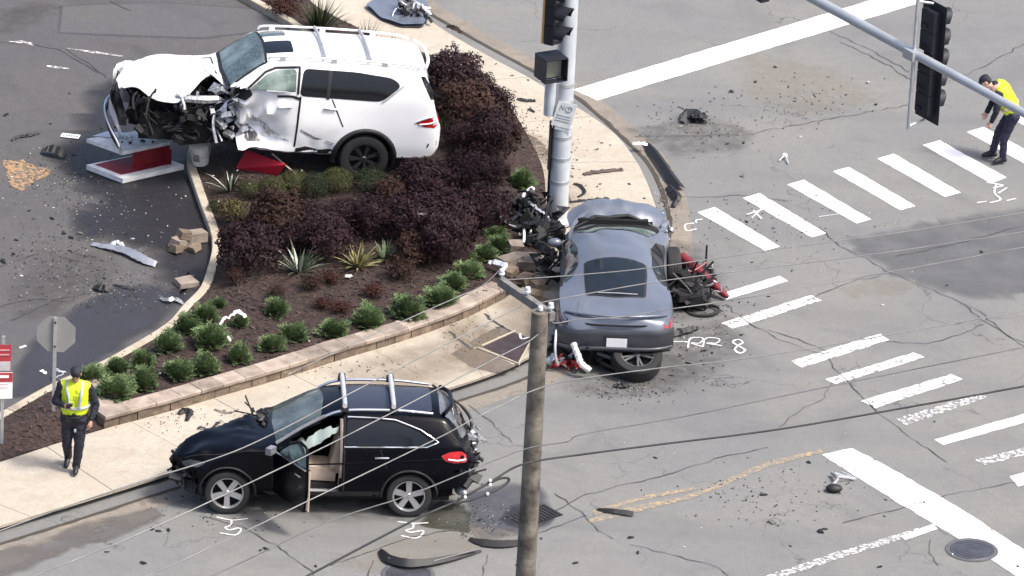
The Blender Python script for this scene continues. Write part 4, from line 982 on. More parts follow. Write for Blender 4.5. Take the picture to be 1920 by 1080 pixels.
# side glass and chrome
win = rounded([(1.03, 1.20), (-.22, 1.215), (-.36, 1.265), (-.12, 1.42), (.25, 1.545), (1.0, 1.575)], .06)
for sg in (1, -1):
    B.side(K, win, 'rear_side_window', m_tint, .008, sg)
    B.sideline(K, [(1.05, 1.18), (-.25, 1.20), (-.44, 1.275), (-.15, 1.45), (.25, 1.575), (.6, 1.60), (1.0, 1.605)], 'window_chrome', m_chrome, .014, sg, .012)
B.side(K, rounded([(1.13, 1.15), (2.05, 1.12), (1.66, 1.38), (1.32, 1.55), (1.12, 1.57)], .05), 'front_side_window', m_clear, .008, -1)
B.side(K, [(1.03, .45), (1.055, .45), (1.055, 1.6), (1.03, 1.6)], 'door_gap', m_void, .004)
B.side(K, [(.36, .84), (.375, .84), (.50, 1.19), (.485, 1.19)], 'door_gap', m_void, .004)
B.sideline(K, [(.34, 1.02), (.56, 1.015)], 'door_handle', m_chrome, .017, eps=.02)
B.sideline(K, [(2.25, .86), (1.2, .90), (.3, .95), (-.5, 1.0)], 'body_crease', m_bpaint, .012, eps=.0)
B.side(K, [(.45, .33), (2.3, .31), (2.3, .42), (.45, .44)], 'sill_trim', m_blackpl, .006)
for ax in (0, 2.87):
    mb = MB(); P = [(ax + .445 * cos(a), .36 + .445 * sin(a)) for a in np.linspace(-.05, pi + .05, 22)]
    mb.tube([(x, B.Y(x, z) + .002, z) for x, z in P], .018, 6); mb.build('arch_trim', m_rub, K, smooth=60)
for x, sg in ((0, 1), (2.87, 1), (0, -1), (2.70, -.45)):
    wheel(K, (x, sg * .80, .36), .36, .258, .25, 5, m_alloy, 1 if sg > 0 else -1, 'five', phase=.31 if x else .95)
B.sideline(K, [(2.18, 1.10), (2.7, 1.04), (3.25, .98), (3.55, .90)], 'bonnet_gap', m_void, .010, eps=.003)
B.side(K, [(2.14, .42), (2.165, .42), (2.20, 1.08), (2.175, 1.08)], 'wing_gap', m_void, .004)
B.side(K, rounded([(3.22, .86), (3.46, .88), (3.60, .84), (3.56, .76), (3.36, .76)], .03), 'headlamp', mat('smoked_lamp', (.05, .055, .065), .1, var=.4, scale=12, coat=.6), .012)
B.side(K, rounded([(-.42, .86), (-.26, .86), (-.26, 1.0), (-.42, 1.0)], .03), 'fuel_flap', m_bpaint, .010)
# tail lamp, tailgate glass, broken bumper
B.side(K, rounded([(-.48, 1.06), (-.62, 1.12), (-.80, 1.12), (-.89, 1.05), (-.86, .94), (-.7, .93), (-.55, .97)], .03), 'tail_lamp', m_red, .014)
B.sideline(K, [(-.60, 1.0), (-.74, .975), (-.86, .985)], 'lamp_strip', m_plate_w, .012, eps=.02)
B.top(K, rounded([(-.46, -.56), (-.86, -.60), (-.86, .60), (-.46, .56)], .05), 'tailgate_glass', mat('rear_glass', (.10, .105, .115), .08, var=.2, coat=.5), .008)
B.sideline(K, [(-.50, 1.50), (-.78, 1.22), (-.90, 1.06)], 'tailgate_edge', m_blackpl, .012, eps=.0)
mb = MB(); mb.tube(smoothline([(-.40, -.60, 1.66), (-.66, -.64, 1.46), (-.90, -.62, 1.28), (-1.03, -.50, 1.12), (-1.02, -.3, .98)], 6), [.02] * 12 + [.03] * 13, 7); mb.build('bent_tailgate_frame', m_blackpl, K)
junk(K, (-1.12, -.7, .45), (-.75, .75, .85), 46, m_blackpl, 12, 'broken_bumper', (.05, .2))
junk(K, (-1.14, -.45, .8), (-.92, .3, 1.2), 14, m_torn, 13, 'torn_sheet', (.03, .10))
mb = MB(); mb.add(*strip3([(-.55, .92, .62), (-.78, .88, .64), (-.93, .74, .60)], .13, (0, 0, 1))); mb.build('bumper_corner', m_bpaint, K, smooth=40)
mb = MB(); mb.sphere((-.85, .55, .36), (.12, .2, .10), 10, 6); mb.build('silencer', m_torn, K, smooth=50)
# roof: rails, cross bars, glass panel
for sg in (1, -1):
    mb = MB(); mb.tube(smoothline([(1.42, sg * .655, 1.56), (1.20, sg * .65, 1.665), (.9, sg * .645, 1.71), (.2, sg * .64, 1.71), (-.25, sg * .63, 1.67), (-.34, sg * .625, 1.66)], 6), .024, 8); mb.build('roof_rail', m_chrome, K, smooth=50)
mb = MB(); mb.tube(smoothline([(-.52, -.58, 1.64), (-.64, -.3, 1.665), (-.66, 0, 1.67), (-.64, .3, 1.665), (-.52, .58, 1.64)], 5), .035, 8); mb.build('roof_spoiler', m_bpaint, K)
m_roofg = mat('roof_glass', (.022, .025, .040), .3, var=.1, spec=.7)
B.top(K, rounded([(1.06, -.52), (1.06, .52), (.32, .53), (.32, -.53)], .06), 'glass_roof', m_roofg, .008)
B.top(K, rounded([(.26, -.53), (.26, .53), (-.34, .51), (-.34, -.51)], .06), 'rear_roof_panel', m_roofg, .008)
for x in (1.05, .28):
    mb = MB(); mb.tube([(x, -.62, 1.795), (x, .70, 1.795)], .040, 8); mb.build('cross_bar', m_silver, K, smooth=50)
    for sg in (1, -1): MB().box((x, sg * .645, 1.75), (.13, .10, .11), mi=0, taper=.8).build('bar_foot', m_blackpl, K)
# windscreen, bonnet edge, wipers
B.top(K, rounded([(1.42, -.62), (2.12, -.76), (2.17, 0), (2.12, .76), (1.42, .62), (1.36, 0)], .05), 'windscreen', m_shatter if False else crazed('cracked_windscreen', (.035, .045, .045), (.13, .16, .155), 9), .010)
B.sideline(K, [(1.36, 1.60), (1.72, 1.42), (2.12, 1.18)], 'screen_pillar', mat('pillar_grey', (.16, .17, .18), .3), .03, eps=-.01)
def lip(pts, r, nm, m): MB().tube(smoothline(pts, 5), r, 6).build(nm, m, K)
lip([(3.28, .86, .80), (3.58, .72, .82), (3.74, .40, .86)], .03, 'bonnet_lip', m_blackpl)
junk(K, (3.25, .05, .36), (3.72, .74, .76), 40, m_blackpl, 14, 'front_wreckage', (.05, .2))
junk(K, (3.3, .1, .4), (3.62, .68, .7), 7, m_torn, 15, 'torn_sheet', (.03, .07))
mb = MB(); mb.tube([(2.45, -.45, 1.15), (2.58, -.62, 1.42)], .014, 5); mb.tube([(2.58, -.62, 1.30), (2.35, -.40, 1.16), (2.75, -.55, 1.18)], .014, 5); mb.build('bent_wiper', m_blackpl, K)
junk(K, (2.2, -.6, 1.12), (2.6, .1, 1.2), 18, m_blackpl, 16, 'cowl_debris', (.03, .12))
# the open front door, hinged at its front edge
th = radians(62); hx, hy = 2.14, .90
D = MB()
Rz = Matrix.Rotation(th, 3, 'Z') if False else Matrix.Rotation(-th, 3, 'Z')
def dpt(u, v, t=0.0):       # u back from the hinge, v up, t outward thickness
    p = Rz @ Vector((-u, t, 0)); return Vector((hx + p.x, hy + p.y, v))
lowp = [(0, .42), (.98, .42), (1.02, .80), (1.02, 1.13), (0, 1.10)]
for t in (0, .07): pass
def dslab(poly, t0, t1, nm, m, par):
    n = len(poly); mb = MB(); mb.add([dpt(u, v, t0) for u, v in poly] + [dpt(u, v, t1) for u, v in poly], [tuple(range(n)), tuple(range(n, 2 * n))[::-1]] + [(i, n + i, n + (i + 1) % n, (i + 1) % n) for i in range(n)])
    return mb.build(nm, m, par)
door = dslab(lowp, -.06, .03, 'front_door', m_bpaint, K)
dslab([(.06, .5), (.96, .5), (.98, 1.08), (.06, 1.06)], -.09, -.058, 'door_trim', m_beige, door)
dslab(rounded([(.14, 1.12), (.98, 1.15), (.96, 1.42), (.78, 1.50), (.50, 1.40)], .06), -.012, .0, 'door_glass', mat('door_glass_pale', (.10, .135, .125), .08, var=.6, scale=5, col2=(.26, .33, .31)), door)
mb = MB(); mb.tube([dpt(u, v) for u, v in rounded([(.05, 1.10), (.45, 1.38), (.76, 1.53), (1.0, 1.50), (1.03, 1.14)], .07)], .026, 6); mb.build('door_window_frame', m_bpaint, door)
mb = MB(); mb.tube([dpt(.05, 1.115, .035), dpt(1.02, 1.14, .035)], .016, 6); mb.build('door_chrome', m_chrome, door)
mb = MB(); mb.tube([dpt(.74, .99, .05), dpt(.92, .995, .05)], .018, 6); mb.build('door_handle', m_chrome, door)
mb = MB(); mb.box(dpt(.10, 1.16, .13), (.10, .17, .11), (0, 0, -th + .5)); mb.build('door_mirror', mat('mirror_grey', (.16, .165, .18), .35), door, smooth=30)
mb = MB()
for u in (.985, 1.035): mb.tube([dpt(u, .44, -.03), dpt(u + .01, .8, -.03), dpt(u + .005, 1.12, -.03)], .016, 6)
mb.build('door_edge', m_beige, door)

# ============ grey coupe wrapped round the signal pole
Cc = thing('grey_coupe', 'crushed grey coupe wrapped against the signal pole at the corner', 'car', (1.716, -1.922, .06), (0, 0, radians(91.5)))
ck = dict(
 zb=[(-1.40, .45), (-1.3, .34), (-.9, .26), (2.0, .22), (2.9, .26)],
 zs=[(-1.40, .66), (-1.32, .76), (-1.15, .84), (-.6, .90), (0, .93), (.8, .92), (1.9, .90), (2.4, .86), (2.9, .74)],
 zr=[(-1.40, .68), (-1.32, .80), (-1.2, .885), (-.6, .97), (-.3, 1.03), (.2, 1.15), (.7, 1.19), (1.4, 1.18), (1.75, 1.10), (2.1, .95), (2.4, .90), (2.9, .76)],
 zt=[(-1.40, .70), (-1.36, .84), (-1.28, .96), (-1.15, .955), (-.62, 1.02), (-.3, 1.12), (.1, 1.23), (.4, 1.275), (.9, 1.30), (1.5, 1.28), (1.75, 1.20), (2.1, 1.02), (2.35, .95), (2.9, .80)],
 w=[(-1.40, .62), (-1.34, .78), (-1.22, .90), (-1.0, .955), (-.3, .99), (.6, .91), (1.8, .93), (2.6, .90), (2.9, .82)],
 ws=[(-1.40, .60), (-1.34, .75), (-1.22, .86), (-1.0, .91), (-.4, .93), (.3, .86), (.7, .84), (1.8, .88), (2.6, .84), (2.9, .76)],
 wr=[(-1.40, .58), (-1.34, .72), (-1.22, .80), (-1.0, .76), (-.6, .64), (0, .575), (.5, .55), (1.4, .57), (1.8, .64), (2.2, .76), (2.9, .72)])
B = Body(ck, [(0, .34, .40), (2.55, .34, .41)])
def cdef(p):
    q = p.copy()
    k = sstep(1.7, 2.9, p.x)
    q.z += .26 * k * (1 - .3 * abs(p.y)) + .10 * k * nz(p.x * 3, p.y * 3, 1)
    q.x += -.35 * k * sstep(.0, .8, p.y) - .12 * k
    q.y += -.12 * k + .08 * k * nz(p.x * 3, p.z * 4, 3)
    if p.y > .3: q.y += -.05 * sstep(.4, 1.6, p.x) * sstep(1.1, .6, p.z) + .03 * nz(p.x * 3, p.z * 3) * sstep(-.5, .8, p.x)
    q.z += .030 * nz(p.x * 2.4, p.y * 2.4, 9) * sstep(-.2, .8, p.x) - .05 * sstep(.7, 1.6, p.x) * max(0, 1 - abs(p.y - .25 - .3 * (p.x - 1.2)) / .16) * sstep(.9, 1.1, p.z)
    if p.y > .55 and p.x > -.2: q.y += -.07 * max(0, 1 - abs(p.z - .66 - .10 * p.x) / .10) * sstep(-.2, .6, p.x)
    return q
B.deform = cdef
def crem(c):
    if c.x < -1.05 and c.z < .40 + .03 * nz(c.y * 5, 2): return True
    if c.x > 2.75 and c.z < .6: return True
    if c.y > .5 and c.x < -.35 and c.z < .62 + .05 * nz(c.x * 6, c.z * 6): return True
    return False
B.shell(Cc, m_gpaint, crem, caps=(False, False))
mb = MB(); mb.box((.8, 0, .5), (3.3, 1.3, .5)); mb.box((-1.0, -.1, .52), (.55, 1.4, .30)); mb.build('underbody', m_void, Cc)
B.top(Cc, rounded([(-.60, -.50), (-.67, 0), (-.60, .50), (.02, .53), (.34, .52), (.40, 0), (.34, -.52), (.02, -.53)], .07), 'rear_window_surround', m_blackpl, .008)
B.top(Cc, rounded([(-.565, -.46), (-.63, 0), (-.565, .46), (.0, .49), (.30, .48), (.355, 0), (.30, -.48), (.0, -.49)], .06), 'rear_window', mat('coupe_rear_glass', (.014, .020, .028), .12, var=.2, scale=2, spec=.25), .016)
MB().tube([(-.57, -.36, 1.045), (-.585, 0, 1.062), (-.57, .30, 1.05)], .010, 6).build('rear_window_streak', mat('pale_streak', (.30, .31, .33), .5), Cc)  # thin pale streak along the bottom of the rear window
for sg in (1, -1):
    B.side(Cc, rounded([(-.05, .96), (1.72, .945), (1.55, 1.07), (1.1, 1.15), (.4, 1.13), (.05, 1.05)], .05), 'side_window', m_tint, .008, sg)
    B.sideline(Cc, [(-.12, .945), (1.75, .93)], 'window_trim', m_blackpl, .012, sg)
    B.side(Cc, [(.36, .34), (.38, .34), (.40, .92), (.38, .92)], 'door_gap', m_void, .004, sg)
    B.side(Cc, [(1.70, .34), (1.72, .34), (1.74, .90), (1.72, .90)], 'door_gap', m_void, .004, sg)
# boot lid cut line, lip, lamps, bumper
ll = MB(); ll.tube([(-1.40 + .26 * (abs(y) / .86) ** 2.6, y, .80 + .03 * (1 - (y / .86) ** 2)) for y in np.linspace(-.86, .86, 19)], .018, 6); ll.build('boot_shadow_gap', m_void, Cc)
B.top(Cc, rounded([(-1.24, -.66), (-1.33, -.3), (-1.33, .3), (-1.24, .66), (-.70, .60), (-.70, -.60)], .10), 'boot_lid', m_gpaint, .012)
mb = MB(); mb.tube(smoothline([(-1.06, -.84, .91), (-1.22, -.66, .955), (-1.35, -.3, .985), (-1.38, 0, .99), (-1.35, .3, .985), (-1.22, .66, .955), (-1.06, .84, .91)], 6), .024, 8); mb.build('boot_spoiler', m_gpaint, Cc, smooth=60)
B.side(Cc, [(-.92, .80), (-1.10, .86), (-1.27, .84), (-1.31, .76), (-1.12, .72)], 'tail_lamp', m_red, .012, -1)
tlb = B.side(Cc, [(-.78, .80), (-1.05, .88), (-1.27, .86), (-1.31, .76), (-1.05, .72)], 'tail_lamp', mat('dark_broken_lamp', (.055, .02, .045), .25, var=.4, scale=9), .012, 1); tlb['label'] = 'dark broken tail lamp'
def bz(y, z):
    e = (abs(y) / .95) ** 4
    return -1.47 + .22 * (abs(y) / .97) ** 4.5 + .05 * abs(z - .55)
mb = MB(); ny, nzz = 28, 8; vs = []; fs = []
for j in range(nzz + 1):
    z = .42 + (.77 - .42) * j / nzz
    for i in range(ny + 1):
        y = -.97 + 1.94 * i / ny
        vs.append((bz(y, z) + .02 * nz(y * 3, z * 5) + (.03 if z > .74 else 0), y, z - (.05 * sstep(.2, .9, y)) + .02 * nz(y * 2, 4)))
for j in range(nzz):
    for i in range(ny): a = j * (ny + 1) + i; fs.append((a, a + 1, a + ny + 2, a + ny + 1))
mb.add(vs, fs); mb.build('rear_bumper', m_gbump, Cc, smooth=40)
MB().tube([(-1.48 + .20 * (abs(y) / .95) ** 4.5, y, .45 - .04 * sstep(.2, .9, y)) for y in np.linspace(-.94, .94, 17)], .035, 8).build('bumper_lower_lip', m_gbump, Cc, smooth=60)
MB().tube([(-1.44 + .13 * (abs(y) / .95) ** 4, y, .41) for y in np.linspace(-.9, .4, 12)], .03, 6).build('diffuser', m_blackpl, Cc, smooth=60)
npl = MB().box((-1.485, -.02, .565), (.02, .34, .17), (0, -.1, 0)).build('number_plate', m_plate_w, Cc)
MB().box((-1.478, -.02, .665), (.05, .40, .03)).build('plate_recess', m_blackpl, Cc)
# windscreen band and buckled bonnet
B.top(Cc, rounded([(1.62, -.60), (2.12, -.70), (2.18, 0), (2.12, .66), (1.62, .56), (1.58, 0)], .06), 'windscreen', crazed('coupe_screen', (.10, .13, .13), (.24, .30, .28), 8), .012)
B.top(Cc, rounded([(2.09, -.74), (2.22, -.74), (2.30, 0), (2.20, .72), (2.07, .70), (2.16, 0)], .04), 'screen_cowl', m_void, .02)
def ch(x, y): return 1.16 + .18 * sstep(2.1, 2.55, x) - .30 * sstep(2.65, 3.15, x) - .14 * sstep(.25, .9, abs(y)) + .05 * nz(x * 4, y * 4, 5) + .06 * max(0, 1 - abs(y + .25 - .4 * (x - 2.3)) / .1) * .6
mb = MB(); mb.box((2.48, -.05, .80), (.55, 1.25, .62), (0, .1, 0)); mb.box((2.24, 0, .98), (.10, 1.2, .40)); mb.build('firewall', m_void, Cc)
MB().tube([(x_, y_, ch(x_, y_) - .02) for x_, y_ in [(2.20 - .0, -.76), (2.26, -.5), (2.28, -.25), (2.27, .05), (2.26, .3), (2.19, .52), (2.12, .70)]], .034, 7).build('screen_frame', m_blackpl, Cc, smooth=60)
sheetmetal(Cc, rounded([(2.20, -.78), (2.30, -.30), (2.28, .30), (2.12, .72), (2.40, .80), (2.75, .42), (3.0, .1), (3.05, -.45), (2.85, -.86), (2.45, -.90)], .08), ch, 'bonnet', m_gpaint, .06)
mb = MB(); mb.add(*strip3([(1.5, .74, .97), (1.9, .72, 1.06), (2.2, .60, 1.16), (2.4, .30, 1.30)], .035, (0, .6, .8))); mb.build('bent_pillar', m_gpaint, Cc)
junk(Cc, (2.1, -.8, .45), (2.9, .5, 1.0), 40, m_engine, 21)
junk(Cc, (2.2, -1.0, .75), (2.7, -.72, 1.05), 12, m_torn, 22, 'torn_sheet', (.04, .14))
junk(Cc, (1.6, .75, .25), (2.6, 1.25, .85), 46, m_engine, 23, 'side_wreckage', (.05, .2))
# wheels: front right twisted out, rear right in place
wheel(Cc, (2.05, -1.03, .42), .34, .235, .24, 5, m_dalloy, -1, 'multi', Matrix.Rotation(radians(14), 4, 'Y') @ Matrix.Rotation(radians(8), 4, 'Z'), split=.4)
wheel(Cc, (0, -.82, .34), .34, .235, .25, 5, m_dalloy, -1, 'multi', split=.4)
# door mirror near the pole
mb = MB(); mb.sphere((1.62, .99, .97), (.08, .13, .075), 10, 6); mb.build('door_mirror', m_gpaint, Cc, smooth=60)
# exposed left rear suspension
junk(Cc, (-1.25, .35, .08), (-.3, .95, .55), 40, m_engine, 24, 'suspension_wreckage', (.05, .2))
mb = MB(); P = smoothline([(-1.42, .70, .50), (-1.50, .62, .34), (-1.58, .55, .20), (-1.62, .40, .10)], 6); mb.tube(P, [.05 + .012 * sin(i * 1.1) ** 2 for i in range(len(P))], 8); mb.build('torn_exhaust_shield', mat('pale_foil', (.66, .64, .62), .4, .3, var=.25, scale=12), Cc)
mb = MB(); mb.tube(smoothline([(-1.2, .98, .62), (-1.38, .99, .42), (-1.42, .97, .22), (-1.40, .92, .08)], 5), .022, 6); mb.build('bent_rod', m_silver, Cc)
# ------------------------------------------------------------------ plants
def leaf_mat(name, c1, c2, rough=.6, scale=22):
    return mat(name, c1, rough, var=.25, scale=scale, col2=c2, obj_rand=.14, spec=.15)
m_plum = leaf_mat('plum_leaf', (0.008, 0.0042, 0.0058), (0.030, 0.0130, 0.0165))
m_brownleaf = leaf_mat('bronze_leaf', (0.014, 0.0070, 0.0062), (0.042, 0.021, 0.016))
m_green = leaf_mat('green_blade', (0.052, 0.088, 0.036), (0.145, 0.205, 0.090))
m_dkgreen = leaf_mat('dark_green_leaf', (0.008, 0.014, 0.007), (0.022, 0.036, 0.015))
m_box = leaf_mat('boxwood_leaf', (0.020, 0.024, 0.008), (0.056, 0.061, 0.021), scale=14)
m_olive = leaf_mat('olive_leaf', (0.045, 0.036, 0.013), (0.095, 0.078, 0.030))
m_strap = leaf_mat('strap_leaf', (0.028, 0.042, 0.026), (0.100, 0.130, 0.076))
m_varieg = leaf_mat('variegated_leaf', (0.09, 0.105, 0.035), (0.34, 0.31, 0.14), scale=9)
m_redleaf = leaf_mat('red_brown_leaf', (0.022, 0.007, 0.006), (0.055, 0.019, 0.015))
m_stem = mat('woody_stem', (0.05, 0.035, 0.025), .9)
m_flower = mat('white_edge_leaf', (.34, .36, .31), .6, var=.3, scale=14)

def leaf_mound(name, label, cat, rx, rz, n, size, m, seed, group, lumpy=.25, flat=.2, core=.70, shear=0.0):
    """clipped or loose shrub: many small leaf faces through the outer crown over short woody stems"""
    r = random.Random(seed); t = thing(name, label, cat, (0, 0, 0), group=group)
    mb = MB(); cen = Vector((0, 0, rz))
    off = r.uniform(0, 50)
    def rad(d): return 1 + lumpy * (nz(d.x * 1.9 + off, d.y * 1.9, d.z * 1.9) * 1.3 + .5 * nz(d.x * 5 + off, d.y * 5, d.z * 5))
    for i in range(n):
        d = Vector((r.gauss(0, 1), r.gauss(0, 1), r.gauss(0, 1) + .25)).normalized()
        if d.z < -.55: d.z *= -.5
        k = rad(d) * (r.uniform(core, 1.02) if r.random() < .8 else r.uniform(.95, 1.10))
        p = cen + Vector((d.x * rx * k, d.y * rx * k, d.z * rz * k))
        nn = (d + Vector((r.uniform(-1, 1), r.uniform(-1, 1), r.uniform(-.4, 1.0))) * .8).normalized()
        a = nn.orthogonal().normalized(); a = Matrix.Rotation(r.uniform(0, 6.3), 3, nn) @ a; b = nn.cross(a)
        s = size * r.uniform(.6, 1.35); w = s * .5
        mb.add([p - a * s * .5, p + b * w * .5, p + a * s * .6 + nn * s * .1, p - b * w * .5], [(0, 1, 2, 3)])
    mb.build('foliage', m, t)
    st = MB()
    for k in range(7):
        a = r.uniform(0, 6.3); e = Vector((cos(a) * rx * .55, sin(a) * rx * .55, rz * r.uniform(.8, 1.3)))
        st.tube([(cos(a) * .03, sin(a) * .03, -.03), e * .5 + Vector((0, 0, .04)), e], [.016, .011, .004], 5)
    for k in range(r.randint(5, 9)):
        d = Vector((r.gauss(0, 1), r.gauss(0, 1), abs(r.gauss(.6, .6)) + .2)).normalized(); e = cen + Vector((d.x * rx, d.y * rx, d.z * rz)) * r.uniform(1.02, 1.22); st.tube([cen * .8, cen.lerp(e, .6) + Vector((r.uniform(-.04, .04), r.uniform(-.04, .04), 0)), e], [.008, .006, .003], 4)
    ks = st.build('stems', m_stem, t)
    return t

def blade_tuft(name, label, cat, n, L, w, m, seed, group, droop=.8, up=.9, m2=None, curl=0.0):
    r = random.Random(seed); t = thing(name, label, cat, (0, 0, 0), group=group); mb = MB()
    for i in range(n):
        a = r.uniform(0, 2 * pi); el = r.uniform(.25, 1.0) * up * pi / 2; ln = L * r.uniform(.6, 1.1); ww = w * r.uniform(.7, 1.2)
        d = Vector((cos(a) * cos(el), sin(a) * cos(el), sin(el))); side = Vector((-sin(a), cos(a), 0)); p = Vector((cos(a), sin(a), 0)) * .03; vs = []
        seg = 5
        for k in range(seg + 1):
            f = k / seg; q = wwf = ww * (1 - f ** 2.2) * (.55 + .9 * min(f * 2.5, 1) * .5)
            vs += [p - side * q, p + side * q]
            p = p + d * (ln / seg); d = (d + Vector((0, 0, -droop / seg * (f + .25)))).normalized()
        mb.add(vs, [(2 * k, 2 * k + 1, 2 * k + 3, 2 * k + 2) for k in range(seg)], 1 if (m2 and r.random() < .3) else 0)
    mb.build('leaves', [m, m2] if m2 else m, t)
    MB().sphere((0, 0, .02), (.05, .05, .06), 8, 5).build('root_crown', m_stem, t)
    return t

def fern_mound(name, label, cat, rx, rz, n, m, seed, group):
    """soft rounded green mound: short stems each with rows of narrow leaflets"""
    r = random.Random(seed); t = thing(name, label, cat, (0, 0, 0), group=group); mb = MB(); o_ = r.uniform(0, 40)
    for i in range(n):
        d = Vector((r.gauss(0, 1), r.gauss(0, 1), abs(r.gauss(0, .9)))).normalized()
        rr = r.uniform(.70, 1.05) * (1 + .45 * nz(d.x * 1.6 + o_, d.y * 1.6, d.z * 1.6))
        tip = Vector((d.x * rx * rr, d.y * rx * rr, d.z * rz * rr + .04)); base = Vector((d.x * .04, d.y * .04, .02))
        ax = (tip - base).normalized(); sd = ax.cross(Vector((0, 0, 1))).normalized() if abs(ax.z) < .98 else Vector((1, 0, 0))
        for k in range(4, 9):
            p = base.lerp(tip, k / 8)
            for s_ in (-1, 1):
                dd = (ax * .5 + sd * s_ * .8 + Vector((r.uniform(-.5, .5), r.uniform(-.5, .5), r.uniform(-.2, .5)))).normalized(); l = rx * .24 * r.uniform(.6, 1.3); wv = dd.cross(ax).normalized().cross(dd) * .011
                mb.add([p - wv, p + wv, p + dd * l], [(0, 1, 2)])
    mb.build('foliage', m, t)
    MB().sphere((0, 0, .04), (rx * .45, rx * .45, rz * .4), 8, 5).build('root_crown', m_stem, t)
    return t

def plant_at(px, py, h, z=None):
    """plant whose middle, h/2 above the bed, is seen at the pixel"""
    p = G(px, py, .3 + h / 2)
    zz = zbed(p.x, p.y) if z is None else z
    p = G(px, py, zz + h / 2); return Vector((p.x, p.y, zz - .01))

def spread(protos, spots, label, group, hgt):
    """spots: (px, py, radius px); protos: list of (thing, rx)"""
    used = set()
    for i, (px, py, rp, words) in enumerate(spots):
        k = i % len(protos); t, rx, h = protos[k]; s = rp / 108.0 / rx * random.uniform(.80, 1.10)
        loc = plant_at(px, py, h * s)
        lab = label.format(words)
        if k not in used:
            used.add(k); t.location = loc; t.scale = (s, s, s); t.rotation_euler = (0, 0, i * 1.7); t['label'] = lab
        else: copy_tree(t, loc, i * 1.7, lab, group, (s * random.uniform(.85, 1.15), s * random.uniform(.85, 1.15), s * random.uniform(.8, 1.2)))

# plum-leaved shrubs
GP_ = 'plum shrubs in the planting bed'
pl = [(leaf_mound('plum_shrub', '', 'shrub', .5, .40, 3600, .062, m_plum, s, GP_, .30), .5, .8) for s in (1, 2, 3)] + [(leaf_mound('plum_shrub', '', 'shrub', .5, .36, 3300, .066, m_brownleaf, 9, GP_, .32), .5, .72)]
spread(pl, [
 (466, 462, 60, 'round clipped plum shrub at the lot kerb edge of the bed'),
 (612, 448, 44, 'plum shrub behind the green strap-leaved clump'),
 (700, 408, 56, 'plum shrub in the middle of the bed, before the clipped box'),
 (522, 402, 56, 'bronze brown plum shrub beside the olive bush'),
 (778, 400, 62, 'broad plum shrub below the rear tyre of the white SUV'),
 (842, 392, 58, 'plum shrub with a broken board lying on it'),
 (590, 412, 52, 'bronze plum shrub right of the olive bush'),
 (786, 458, 50, 'plum shrub right of the blue-green strap clump'),
 (838, 448, 54, 'plum shrub nearest the row of ferny clumps'),
 (905, 385, 50, 'plum shrub nearest the detached wheel at the pole'),
 (648, 402, 44, 'bronze plum shrub in front of the clipped box ball'),
 (735, 358, 46, 'plum shrub between the box ball and the rear tyre'),
 (800, 335, 52, 'plum shrub tucked under the rear bumper of the white SUV'),
 (872, 318, 54, 'plum shrub right of the rear bumper of the white SUV'),
 (850, 140, 50, 'bronze plum shrub farthest back, behind the white SUV roof'),
 (876, 200, 56, 'plum shrub beside the tail lamp of the white SUV'),
 (925, 200, 50, 'plum shrub overhanging the sidewalk edge'),
 (915, 262, 56, 'plum shrub right of the small green clump by the SUV'),
 (895, 160, 46, 'plum shrub second from the back by the sidewalk'),
 (940, 250, 38, 'low plum shrub at the sidewalk edge opposite the pole'),
 (870, 250, 44, 'plum shrub close against the white SUV tail'),
 (925, 320, 36, 'plum shrub left of the bright green tuft by the pole'),
 (560, 445, 40, 'plum shrub between the round shrub and the strap-leaved clump'),
], '{}', GP_, .8)
# low reddish shrubs
GR = 'low red-brown shrubs in the mulch'
rl = [(leaf_mound('red_shrub', '', 'shrub', .28, .16, 900, .045, m_redleaf, 31, GR, .5, core=.3), .28, .32), (leaf_mound('red_shrub', '', 'shrub', .28, .20, 1000, .045, m_brownleaf, 32, GR, .45, core=.4), .28, .40)]
spread(rl, [(622, 520, 26, 'low red-brown shrub under the yellow variegated clump'), (752, 502, 36, 'rounded bronze shrub right of the strap clumps'), (606, 566, 26, 'sprawling red-brown shrub in the open mulch'), (585, 530, 22, 'small bronze shrub right below the strap-leaved clump'), (640, 575, 24, 'thin red-brown shrub above the wall-side green row'), (440, 520, 22, 'faint bronze shrub below the round plum shrub'), (700, 545, 26, 'red-brown shrub above the right end of the green row'), (520, 545, 20, 'tiny bronze shrub above the green mound row')], '{}', GR, .35)
